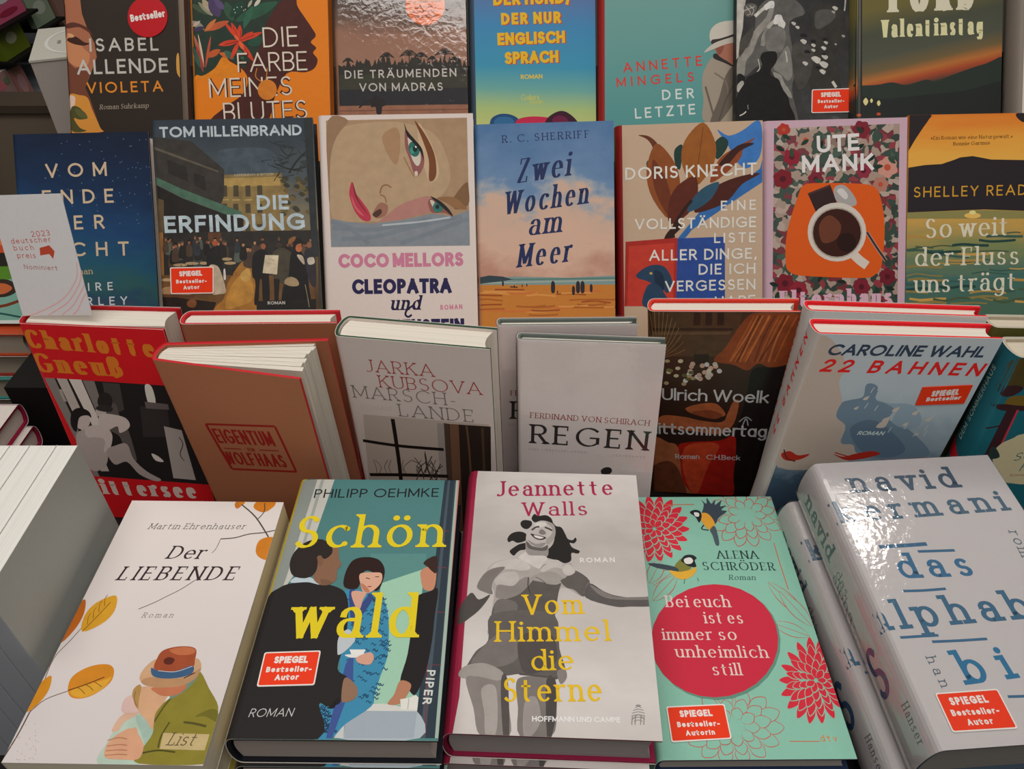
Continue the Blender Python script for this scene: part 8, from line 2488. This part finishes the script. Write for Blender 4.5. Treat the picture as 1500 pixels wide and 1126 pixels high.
  ('l',12869204,0.44,115.2,129.6,123.8,113.7,132,98.4),
  ('v',12869204,15.6,134.9,35.1,149,12.2),
  ('v',9423027,15.6,134.9,35.1,149,10.9),
  ('l',12869204,0.44,15.6,134.9,25.3,141.9,35.1,149),
  ('v',12869204,12.9,137.3,25.3,158.9,12.3),
  ('v',9423027,12.9,137.3,25.3,158.9,11),
  ('l',12869204,0.44,12.9,137.3,19,147.9,25.3,158.9),
  ('v',12869204,13.7,121.2,35.3,144.2,11.9),
  ('v',9423027,13.7,121.2,35.3,144.2,10.6),
  ('l',12869204,0.43,13.7,121.2,24.4,132.5,35.3,144.2),
  ('e',6460804,56.9,87.9,104.8,87.6,47.3,41.1),
  ('e',13708613,55.5,89.4,103.5,89.1,46.1,42.8),
  ('l',2698031,1.81,15.4,155,24.6,154.4,34.5,151.9),
  ('c',8684606,35.9,153.9,43.3,161.2,49.1,158.7,48.9,151.4,41.9,146.6,36.1,149),
  ('c',15381308,31.1,149.5,39,147.8,48.6,150.1,53.2,152.5,51.1,146.5,44,141.3,36.9,141.4,32.5,145.4),
  ('c',2500909,41.9,158.8,45.9,163.7,52.2,164.2,55.2,161.1,53.1,158.7,53.2,152.5,47.1,153.3,43.9,156.3),
  ('c',15395558,44.6,160,49.7,161.7,51.8,158.7,49.6,155.7,45.1,155.8),
  ('c',4082518,14.5,156,22.8,155.9,35.7,152.7,38.1,148.5,28.1,150,20.1,152),
  ('l',5195068,0.44,42,141.3,40.6,136.6),
  ('l',5195068,0.44,52.3,142.2,52.7,138.9),
  ('c',4213590,66.4,202.8,71.7,216.6,70.5,222.3,74.2,218,75.9,224.6,78.6,218,82.8,222.2,81.6,216.6,88.2,221.6,85.8,215.1,91,215.9,86,210.9,90.5,209.5,82.1,202.7,77.5,195.9,72.8,200,69.8,206.9),
  ('c',15378488,66.1,206.1,72.2,207.7,76.4,201.4,76.9,193.2,71.8,189.3,66.9,197.3),
  ('c',2500909,58,208.3,62.2,211.1,66.9,209.9,67.5,204.1,64.1,197.4,62.1,203.4),
  ('c',15395558,61.7,208.3,65.6,207.7,64.9,203.9,61.9,204.5),
  ('c',5201511,71.9,189.8,76.9,193.2,76.9,175.7,73.7,174.1,72.9,184),
  ('l',2500909,0.98,67.5,194.7,65,190.7,70.7,189.3),
  ('t','Bei euch',22.7,115.5,73.9,115.1,10.4,'rd',15390158),
  ('t','ist es',50.3,101.3,80.5,100.9,10,'rd',15390158),
  ('t','immer so',16.1,87.6,72.9,87.2,9.7,'rd',15390158),
  ('t','unheimlich',23.7,73.5,92.6,72.6,9.5,'rd',15390158),
  ('t','still',48,59.5,70.1,59.2,9.2,'rd',15390158),
  ('t','ALENA',71.7,160.5,107,160.1,8,'rd',2571326),
  ('t','SCHRÖDER',58.2,149.6,117.6,148.7,7.8,'rd',2571326),
  ('t','Roman',77.3,140.1,99,139.8,4.8,'ri',3098951),
  ('t','dtv',112.4,11.7,123.9,11.6,4.4,'sr',14254654),
  ('s','rr',(10.4,36.2,51.9,37.9,51.8,13.5,10.3,11.4),(('SPIEGEL',19.1,28.5,41.9,29.2,4.8,'scx'),('Bestseller-',16.2,21.6,45.6,22.3,3.7,'sx'),('Autorin',21.1,15.7,41.1,16.4,3.6,'sx'),))],
 'kermani':[
  ('t','navid',21.5,190.9,108.7,190.9,20,'tyb',4939377),
  ('t','kermani',1.6,164.1,135.8,167.2,19.2,'tyb',5204864),
  ('t','das',26.8,115.3,81.9,114.1,20.1,'tyb',3960725),
  ('t','alphabet',-9.6,77.4,150.5,80.7,21.4,'tyb',4221833),
  ('t','bis',37.1,38,97.1,41.7,22.2,'tyb',3110302),
  ('l',4090765,3.14,22,142,40.1,141.9,58.1,142.2),
  ('l',4090765,2.17,48.7,136.3,61.9,135.9,76.1,135.5),
  ('l',4090765,2.03,24.2,105.7,38.9,105.2,55,105.5),
  ('l',4090765,1.89,7.5,72.1,19.6,72.1,33.8,72),
  ('l',4090765,1.89,27.4,67.8,45.8,67.4,65.1,67.4),
  ('l',4090765,1.77,58.6,28.9,72.8,28.4,88.4,28.5),
  ('t','han',18.2,57.9,19.3,37.2,6.9,'ty',5202545),
  ('t','roman',124,149.3,120.7,111.5,8.3,'ty',5202545),
  ('s','rr',(12.9,33.9,54.1,34,54.1,9.2,12.9,9.6),(('SPIEGEL',19.8,25.6,44.4,25.8,4.9,'scx'),('Bestseller-',17.5,19.1,47.9,18.9,3.9,'sx'),('Autor',24.6,12.9,40.7,12.9,3.8,'sx'),))],
}
FLORAL = floral()

def pose_matrix(p):
    x, y, z, yaw, t, r = p[:6]; t, r = math.radians(t), math.radians(r); s, c = math.sin(t), math.cos(t)
    u, v, n = Vector((1, 0, 0)), Vector((0, s, c)), Vector((0, -c, s))
    u, v = u*math.cos(r)+v*math.sin(r), v*math.cos(r)-u*math.sin(r)
    m = Matrix.Rotation(math.radians(yaw), 3, 'Z') @ Matrix((u, v, n)).transposed()
    return Matrix.Translation((x, y, z)) @ m.to_4x4()

def make_book(key, name, label, matrix=None, dims=None, hard=True, case='e8e4dc', spine=None, back=None, T2=None, W2=None, rough=.5, coat=0., gap=0, fan=0,
              wrap=False, pages='ece4d6', spine_print=(), ground=None, group=None, bulge=None, items=None, umin=None, lining=None, mottle=0):
    W, H, T = dims or POSE[key][6:9]
    root = thing(name, label, 'book', matrix if matrix is not None else pose_matrix(POSE[key]), group)
    sk = Skin(W, T, T2 or T, W2 or W, (T*.07 if bulge is None else bulge) if hard else 0, not hard); sk.rough, sk.coat, sk.H, sk.mottle = rough, coat, H, mottle
    g = ground or GROUND[key]
    g = ink(g, rough, coat) if isinstance(g, (str, int)) else gradient(key, *g, rough=rough, coat=coat)
    sp = ink(spine, rough, coat) if spine else g; bk = ink(back, rough, coat) if back else g
    if hard:
        mb = MB(); cm = ink(case, .6); sk.sheet(mb, .4, H-.4, -.45, -2.7, [cm]*3, ink(lining, .6) if lining else cm, cm); mb.build('case', root)
    mb = MB(); sk.sheet(mb, 0, H, 0, -.4 if hard else -.3, [g, sp, bk], ink('ddd8d0', .6) if not hard else ink(case, .6) if items is None and key in ('haas', 'haasrear') else ink('ddd8d0', .6))
    pr = list(PRINT.get(key, ()) if items is None else items)
    put_print(mb, sk, H, pr, -1.2 if umin is None else umin)
    if spine_print: put_print(mb, sk, H, list(spine_print), -sk.arc, round_spine=True)
    jk = mb.build('dust_jacket' if hard else 'paper_cover', root)
    block(root, W, H, T, T2 or T, hard, paper(pages), gap, fan)
    for it in pr:
        if it[0] == 's': make_sticker(jk, it, sk)
    if wrap:
        mb = MB(); sk.sheet(mb, -.6, H+.6, 1.3, 1.25, [film()]*3, film()); mb.build('plastic_wrap', root)
    return root

# ---------------------------------------------------------------- the shop behind
TABLE = 1.45-.600
RISE = .032   # a low board under the front row
m_floor = ink('6e655c', .5); m_wall = ink('8c857c', .8); m_dark = ink('1a1716', .6); m_grey = ink('5c5854', .5)
mb = MB(); mb.box(-3.5, 3.5, -2.5, 4.0, -.1, 0, m_floor); struct(mb.build('floor'))
mb = MB(); mb.box(-3.5, 3.5, 4.0, 4.1, 0, 3.2, m_wall); struct(mb.build('wall_back'))
mb = MB(); mb.box(-3.6, -3.5, -2.5, 4.1, 0, 3.2, m_wall); struct(mb.build('wall_left'))
mb = MB(); mb.box(3.5, 3.6, -2.5, 4.1, 0, 3.2, m_wall); struct(mb.build('wall_right'))

t = thing('display_table', 'dark display table carrying the flat and the upright standing books', 'table', Matrix.Translation((0, .3, 0)))
mb = MB(); mb.box(-.95, .95, -.27, .28, TABLE-.03, TABLE, m_dark); mb.build('table_top', t)
mb = MB(); mb.box(-.9, .9, -.24, .26, .12, TABLE-.03, m_dark); mb.build('cabinet_base', t)
for sx in (-1, 1):
    for sy in (-.2, .22):
        mb = MB(); mb.box(sx*.85-.03, sx*.85+.03, sy-.03, sy+.03, 0, .12, m_grey); mb.build('leg', t)

t = thing('display_board', 'low dark board on the table under the front row of piles', 'board', Matrix.Translation((0, .32, TABLE)))
mb = MB(); mb.box(-.31, .41, -.125, .12, 0, RISE, m_dark); mb.build('board', t)
mb = MB(); mb.box(-.312, .412, -.128, -.125, 0, RISE+.001, m_grey); mb.build('front_edge', t)
r = thing('display_rack', 'dark stepped rack behind the table holding the two leaning rows of books', 'rack', Matrix.Translation((0, .9, 0)))
mb = MB(); mb.box(-.505, .95, -.315, -.14, 0, .955, m_dark); mb.box(-.495, .95, -.14, .3, 0, 1.07, m_dark); mb.build('rack_body', r)
t = thing('side_table', 'small dark side table under the dim left stack', 'table', Matrix.Translation((-.65, .78, 0)))
mb = MB(); mb.box(-.15, .142, -.14, .14, TABLE-.025, TABLE, m_dark); mb.build('table_top', t)
for sx in (-1, 1):
    for sy in (-1, 1):
        mb = MB(); mb.box(sx*.12-.015, sx*.12+.015, sy*.11-.015, sy*.11+.015, 0, TABLE-.025, m_dark); mb.build('leg', t)
for keys in (('nacht', 'erfindung', 'cleo', 'meer', 'knecht', 'mank', 'read'), ('violeta', 'farbe', 'madras', 'hund', 'mingels', 'crowd', 'ford', 'pale')):
    for k in keys:       # a lip under each book, joined to the rack by a strut
        M = Matrix.Translation((0, -.9, 0)) @ pose_matrix(POSE[k]); W, H, T = (v*.001 for v in POSE[k][6:9]); mb = MB()
        loc = MB(); loc.box(.004, W-.004, -.006, -.0005, -T-.006, -.001, m_dark); loc.box(.004, W-.004, -.006, .12, -T-.009, -T-.0015, m_dark)
        for f, i in zip(loc.f, loc.mi): mb.face([M @ Vector(loc.v[j]) for j in f], m_dark)
        mb.build('ledge', r)

t = thing('magazine_rack', 'dark side rack of magazines in the far left background', 'rack', Matrix.Translation((-1.1, 1.65, 0)))
mb = MB(); mb.box(-.16, -.13, -.6, .6, 0, 1.9, m_dark); mb.build('back_panel', t)
for z, m in ((.35, m_dark), (.9, ink('7c8288', .4)), (1.35, m_dark)):
    mb = MB(); mb.box(-.13, .17, -.6, .6, z-.012, z, m); mb.build('shelf', t)
for z, y0, y1 in ((.98, -.15, -.03), (1.038, -.15, .0), (1.0, -.01, .09), (.976, .1, .2)):
    mb = MB(); mb.box(-.13, .16, y0, y1, z-.005, z, m_dark); mb.build('display_tier', t)
for y in (-.6, .6):
    mb = MB(); mb.box(-.13, .17, y-.02, y+.02, 0, 1.9, m_dark); mb.build('side_panel', t)
def magazine(y0, y1, z0, h, col, spots, label, x=-.955):
    M = Matrix.Translation((x, y0, z0)) @ Matrix.Rotation(math.radians(-8), 4, 'Y')
    t = thing('magazine', label, 'magazine', M, 'magazines on the side rack')
    mb = MB(); w = y1-y0; mb.box(-.012, 0, 0, w, 0, h, ink(col, .35))
    for k, (fy, fz, ry, rz, c) in enumerate(spots):
        mb.face([(.0004+.0002*k, w*(fy+ry*math.cos(a)), h*(fz+rz*math.sin(a))) for a in (6.28319*i/18 for i in range(18))], ink(c, .35))
    mb.build('cover', t)
    mb = MB(); mb.box(-.011, -.001, .001, w-.001, h, h+.0005, ink('d8d4cc', .7)); mb.build('page_edges', t)
magazine(1.52, 1.635, 1.0383, .075, 'c85a7c', [(.5, .62, .34, .26, 'd8d0d4'), (.5, .16, .3, .07, 'a02c48')], 'pink magazine with a pale oval in the side rack, top left')
magazine(1.65, 1.73, 1.0003, .06, '8a9c84', [(.5, .5, .3, .2, 'b0b8a8')], 'pale grey-green magazine beside the pink one in the side rack')
magazine(1.755, 1.845, .9763, .1, '8c6c62', [(.3, .6, .08, .06, '6c4c48'), (.7, .3, .06, .06, '6c4c48')], 'dusky brown-pink magazine nearest the white pedestal in the side rack')
magazine(1.51, 1.605, .9803, .049, '66761e', [(.5, .6, .2, .2, 'a4a88c')], 'olive green magazine under the pink one in the side rack')
magazine(1.40, 1.455, .9005, .062, '8a9684', [(.5, .3, .4, .2, '7c9468')], 'grey-green magazine at the near end of the lowest visible rack shelf')
magazine(1.458, 1.512, .9005, .066, '9c7c78', [(.3, .7, .25, .12, 'c06a74'), (.6, .3, .25, .14, 'b8606c'), (.7, .75, .15, .1, '6c7a5c')], 'pink flowered magazine on the lowest visible rack shelf')
magazine(1.516, 1.56, .9005, .06, 'a07068', [(.5, .5, .3, .3, 'b0888a')], 'dusty rose magazine behind the flowered one on the rack shelf')
M = Matrix.Translation((-.584, .967, 0)) @ Matrix.Rotation(math.radians(21), 4, 'Z')
t = thing('display_pedestal', 'tall white cardboard pedestal with a ring label on top behind the books', 'pedestal', M)
mw = ink('b8b0a8', .55)
mb = MB(); mb.box(0, .086, 0, .14, 0, 1.147, mw); mb.build('column', t)
mb = MB(); mb.box(-.001, .087, -.001, .141, 1.1475, 1.15, ink('c4c2b6', .4)); mb.build('top_panel', t)
mb = MB()
for p in ribbon([(.045+.031*math.cos(a), .07+.052*math.sin(a)) for a in (.9+4.5*i/30 for i in range(31))], .004): mb.face([(x, y, 1.1503) for x, y in p], ink('e0ded8', .3))
for x0, y0, x1, y1 in ((.027, .062, .031, .076), (.037, .068, .040, .074), (.046, .045, .052, .1)): mb.face([(x0, y0, 1.1504), (x1, y0, 1.1504), (x1, y1, 1.1504), (x0, y1, 1.1504)], ink('8c8a84', .5))
mb.build('label', t)
t = thing('low_cabinet', 'low beige cabinet in the dim corner behind the pedestal', 'cabinet', Matrix.Translation((-.78, 1.2, 0)))
mb = MB(); mb.box(-.12, .1, 0, .05, .04, 1.0, ink('76695a', .6)); mb.build('body', t)
mb = MB(); mb.box(-.125, .105, -.006, .056, 1.0, 1.012, ink('4a4036', .6)); mb.build('top', t)
mb = MB(); mb.box(-.11, .09, .01, .045, 0, .04, m_dark); mb.build('plinth', t)

# ---------------------------------------------------------------- rows of books
HB, PB = 'hardcover_book', 'paperback_book'
make_book('violeta', HB, "dark brown novel with half a woman's face and a round red sticker", case=6307379, pages=14667961)
make_book('farbe', HB, 'orange novel with a dark profile silhouette and red flowers', case=13922586, spine=15041054, mottle=0.12)
make_book('madras', HB, 'shrink-wrapped novel with palm trees under a brown dusk sky', case=2959139, wrap=True, mottle=0.12)
make_book('hund', HB, 'blue-green novel with yellow capitals above a red and blue shape', case=4074795, spine=4083552)
make_book('mingels', HB, 'teal novel with a man in a white hat seen from behind', case=10692387, spine=10430243)
make_book('crowd', PB, 'black-and-white photo cover of a crowd with a dark figure in front', hard=False, mottle=0.22)
make_book('ford', HB, 'dark green novel with an orange dusk band over mountains', case=2434846, coat=.3)
make_book('pale', HB, 'pale book at the top right with a grey lettered spine', case=9800320, spine=9274233,
          spine_print=[('l', '4a443e', 1, -19, 45, -18.6, 50, -19.2, 55), ('l', '4a443e', .8, -18.4, 58, -19.4, 61, -18.6, 64), ('l', '4a443e', 1, -19, 66, -18.5, 71, -19, 76), ('e', '1a1818', -19, 40, -17.5, 40, -19, 41.5)], items=())
make_book('nacht', HB, 'deep blue starry novel with widely spaced cream capitals', case=2438223)
make_book('erfindung', HB, 'novel with a painted old street cafe and light blue capitals', case=2960683, coat=.15, mottle=0.22)
make_book('cleo', HB, "white novel with a painted woman's face lying sideways", case=14537160, coat=.15, mottle=0.06)
make_book('meer', HB, 'novel with a cloudy sky over a beach and slanted blue lettering', case=10761255, back=10761255)
make_book('knecht', HB, 'beige novel with brown magnolia leaves and a blue cloth', case=9379615, spine=9379615, mottle=0.1)
make_book('mank', HB, 'pink-bordered novel with a coffee cup on an orange plate', case=13413051)
make_book('read', PB, 'paperback with a sunset over dark hills and a golden lake', hard=False)
k = 'erfindung'
D = POSE['nacht']; M = pose_matrix((-.649, .664, .9765, 0, 36, 0))
make_book('jungle', HB, 'book with an orange, green and turquoise jungle picture at the left edge', M @ Matrix.Translation((.026, 0, 0)), (110, 128, 18), ground='7cb0a0', case='c8401c', items=[
    ('c', 'c8502c', 30, 60, 60, 70, 110, 68, 110, 100, 80, 112, 40, 96), ('c', '5a8c2c', 60, 50, 90, 46, 110, 52, 110, 66, 85, 68), ('c', '2c2a24', 50, 66, 80, 60, 110, 62, 110, 70, 85, 74), ('c', '3a3028', 66, 30, 90, 28, 104, 36, 94, 46, 72, 44), ('c', 'c86a3c', 72, 32, 88, 31, 98, 37, 90, 42, 75, 41), ('l', '7a3a24', 3, 30, 8, 60, 22, 84, 18, 110, 26), ('l', '2a5a54', 2, 40, 4, 70, 12, 110, 6), ('c', 'e07a3c', 70, 88, 90, 82, 104, 90, 94, 100, 76, 98), ('p', 'd8e0d8', 0, 0, 110, 0, 110, 4, 0, 2)])
def flat(key, x, y, z, yaw, dims, label, group=None, **k):
    return make_book(key, HB, label, Matrix.Translation((x, y, z)) @ Matrix.Rotation(math.radians(yaw), 4, 'Z'), dims, group=group, items=(), **k)
flat('lying', -.649, .652, TABLE+.1215, 0, (138, 205, 30), 'flat-lying book with orange boards, top of the dim left stack', ground='b84a28', case='b84a28', pages='b0a492')
flat('lying', -.651, .655, TABLE+.0912, 0, (138, 205, 29.5), 'flat-lying book with red boards, middle of the dim left stack', ground='8a2c24', case='9a3428', pages='b0a492')
flat('lying', -.650, .651, TABLE+.0612, 0, (138, 205, 30), 'flat-lying book with turquoise boards, third in the dim left stack', ground='3a8c84', case='3a8c84', pages='b0a492')
flat('lying', -.650, .653, TABLE+.0305, 0, (138, 205, 30), 'flat-lying book with brown boards, bottom of the dim left stack', ground='6a4a34', case='6a4a34', pages='b0a492')
make_book('gneuss', HB, 'red novel with orange lettering and a dark photograph, standing slightly open', T2=36, gap=7, case=12459561, rough=.5, mottle=0)
make_book('haasrear', HB, 'plain brown novel standing closed behind the open brown one', case=13512246, items=(), rough=.6)
make_book('haas', HB, 'brown novel with a red stamped frame, standing half open', T2=50, W2=128, gap=9, fan=7, case=13512246, lining=11300176, rough=.6)
make_book('marsch', HB, 'grey novel with a dark window picture and thin red lettering', case=2837302, lining=14734798)
make_book('regenrear', HB, 'pale grey wrapped book standing behind its copy with big black lettering', items=PRINT['regen'], case=6647658, wrap=True, rough=.5)
make_book('regen', HB, 'pale grey wrapped book in front, with big black capitals and an ant', case=6647658, wrap=True, rough=.5)
make_book('woelk', HB, 'dark brown novel with a long-haired woman in a red skirt', case=14695982, coat=.4, mottle=0.2)
HB_ = POSE['bahnen'][7]; SPB = [('t', '22 BAHNEN', -7.5, HB_-112, -7.5, HB_-10, 8.5, 'sbi', 15674153)]
make_book('bahnenrear', HB, 'grey-blue novel with red boards, rear one of the two copies', items=(), case=15343915, spine=14012619, spine_print=SPB)
make_book('bahnen', HB, 'grey-blue novel with red boards and red slanted title, front one of two', case=15343915, spine=13683654, spine_print=SPB)
make_book('sommerrear', HB, 'book with cream page tops at the right edge, behind the teal one', items=(), case=12300700, spine=6643758, ground=6643758, pages='d8cdb8')
HS = POSE['sommer'][7]
make_book('sommer', HB, 'teal novel with a pine tree and a red band on its spine', case=12300700, spine=2256250, pages='d8cdb8',
          spine_print=[('c', 14688558, -34, HS-104, -20, HS-116, -8, HS-122, 0, HS-122, 6, HS-118, 6, HS-110, -4, HS-112, -20, HS-102, -34, HS-90), ('t', 'DEM SOMMERHAUS', -13, HS-96, -13, HS-20, 5.5, 'sm', 12312789), ('t', 'btb', -9, HS-119, 1, HS-117, 5, 'ri', 15720661)])
# bookmark card
W, H, T = POSE['card'][6:9]; M = pose_matrix(POSE['card']); t = thing('bookmark_card', 'white prize nominee card standing in the red novel', 'card', M)
sk = Skin(W, .6, .6, W, 0, True); sk.rough, sk.coat, sk.H, sk.mottle = .5, 0, H, 0; sk.r = -1
mb = MB(); mb.box(0, W*.001, 0, H*.001, -.0006, 0, ink(GROUND['card'], .5)); put_print(mb, sk, H, PRINT['card']); mb.build('card_sheet', t)

# grey paperbacks standing side by side at the left edge, covers to the right
xs = -.3146
for i in range(5):
    T = (15, 19, 14, 18, 17)[i]
    M = Matrix(((0, 0, 1, xs-.0004*i), (1, 0, 0, .2715), (0, 1, 0, TABLE), (0, 0, 0, 1)))
    M = M if i else M
    make_book('greys', PB, ('grey-covered paperback at the right end of the upright block, its cover showing', 'upright paperback second from the right end of the grey block', 'upright paperback in the middle of the grey block', 'upright paperback fourth from the right end of the grey block', 'upright paperback at the left end of the grey block')[i],
              M, (128.5, 207, T), hard=False, ground='b0b5b0', spine='a6abb2', pages='f0eee6', items=(), group='grey paperbacks standing on end', rough=.5)
    xs -= T*.001
# crimson-cased books lying behind them
for i in range(4):
    M = Matrix(((0, 1, 0, -.481-.205+.006*i), (-1, 0, 0, .566-.004*i), (0, 0, 1, TABLE+.1025-.0255*i), (0, 0, 0, 1)))
    make_book('crims', HB, ('white-jacketed book with crimson boards, top of the flat pile at left', 'white-jacketed book with crimson boards, second in the flat pile', 'white-jacketed book with crimson boards, third in the flat pile', 'white-jacketed book with crimson boards, lowest in the flat pile')[i], M, (132, 205, 25), ground='d8d0c8', spine='b8a8a8', case='94183e', pages='d8d2c8', items=(), group='crimson bound books lying flat')

# front row, lying in piles
def pile(root, key, T, labels, shifts):
    for i, (lb, (dx, dy)) in enumerate(zip(labels, shifts)):
        copy_tree(root, pose_matrix(POSE[key]) @ Matrix.Translation((dx*.001, dy*.001, -(i+1)*(T+.4)*.001)), lb)
b = make_book('liebende', PB, 'white paperback with autumn leaves and an embracing couple, top of its pile', hard=False, pages='f0e4cc', group='copies of the white leaf-and-couple paperback', mottle=0.06)
pile(b, 'liebende', 24.5, ('white couple paperback second in its pile, under the top copy', 'white couple paperback third in its pile', 'white couple paperback lowest in its pile'), ((-2, 1), (1, -1), (-1, 0)))
b = make_book('schoen', HB, 'dark novel with yellow title and three painted figures, top of its pile', case=1447969, pages='b8aca4', spine=12888611, group='copies of the dark novel with yellow title')
pile(b, 'schoen', 33, ('dark yellow-titled novel second in its pile', 'dark yellow-titled novel lowest in its pile'), ((-1, -2), (1, 1)))
b = make_book('walls', HB, 'grey photo novel of a laughing woman with crimson spine, top of its pile', case=9378368, spine=9772864, pages='b4aca8', group='copies of the laughing-woman novel', umin=-8, mottle=0.07)
pile(b, 'walls', 39, ('laughing-woman novel with crimson spine, lower copy in its pile',), ((-4, -4),))
b = make_book('bei', HB, 'mint green novel with red flowers, birds and a red disc', case=2043727, pages='c0b8b0', group='copies of the mint flower novel')
pile(b, 'bei', 21.5, ('mint flower novel lying under the top copy',), ((0, 0),))
SPK = [('t', 'navid', -30, 205, -30, 150, 17, 'tyb', '4c5a66'), ('t', 'das', -27, 138, -27, 118, 9, 'ty', '5a5a62'), ('t', 'alpha-', -36, 140, -36, 95, 11, 'ty', '5a5a62'), ('t', 'bet bis', -46, 128, -46, 88, 11, 'ty', '5a5a62'),
       ('t', 'S', -38, 44, -15, 44, 34, 'tyb', '3c5a80'), ('t', 'Hanser', -14, 34, -14, 8, 8, 'ty', '6a6c70')]
b = make_book('kermani', HB, 'thick white wrapped book with stamped blue lettering, upper copy', case=4083552, pages='98948f', spine_print=SPK, wrap=True, rough=.5)
pile(b, 'kermani', 48, ('thick white wrapped book with blue lettering, lower copy sticking out at left',), ((-8.5, -1.5),))
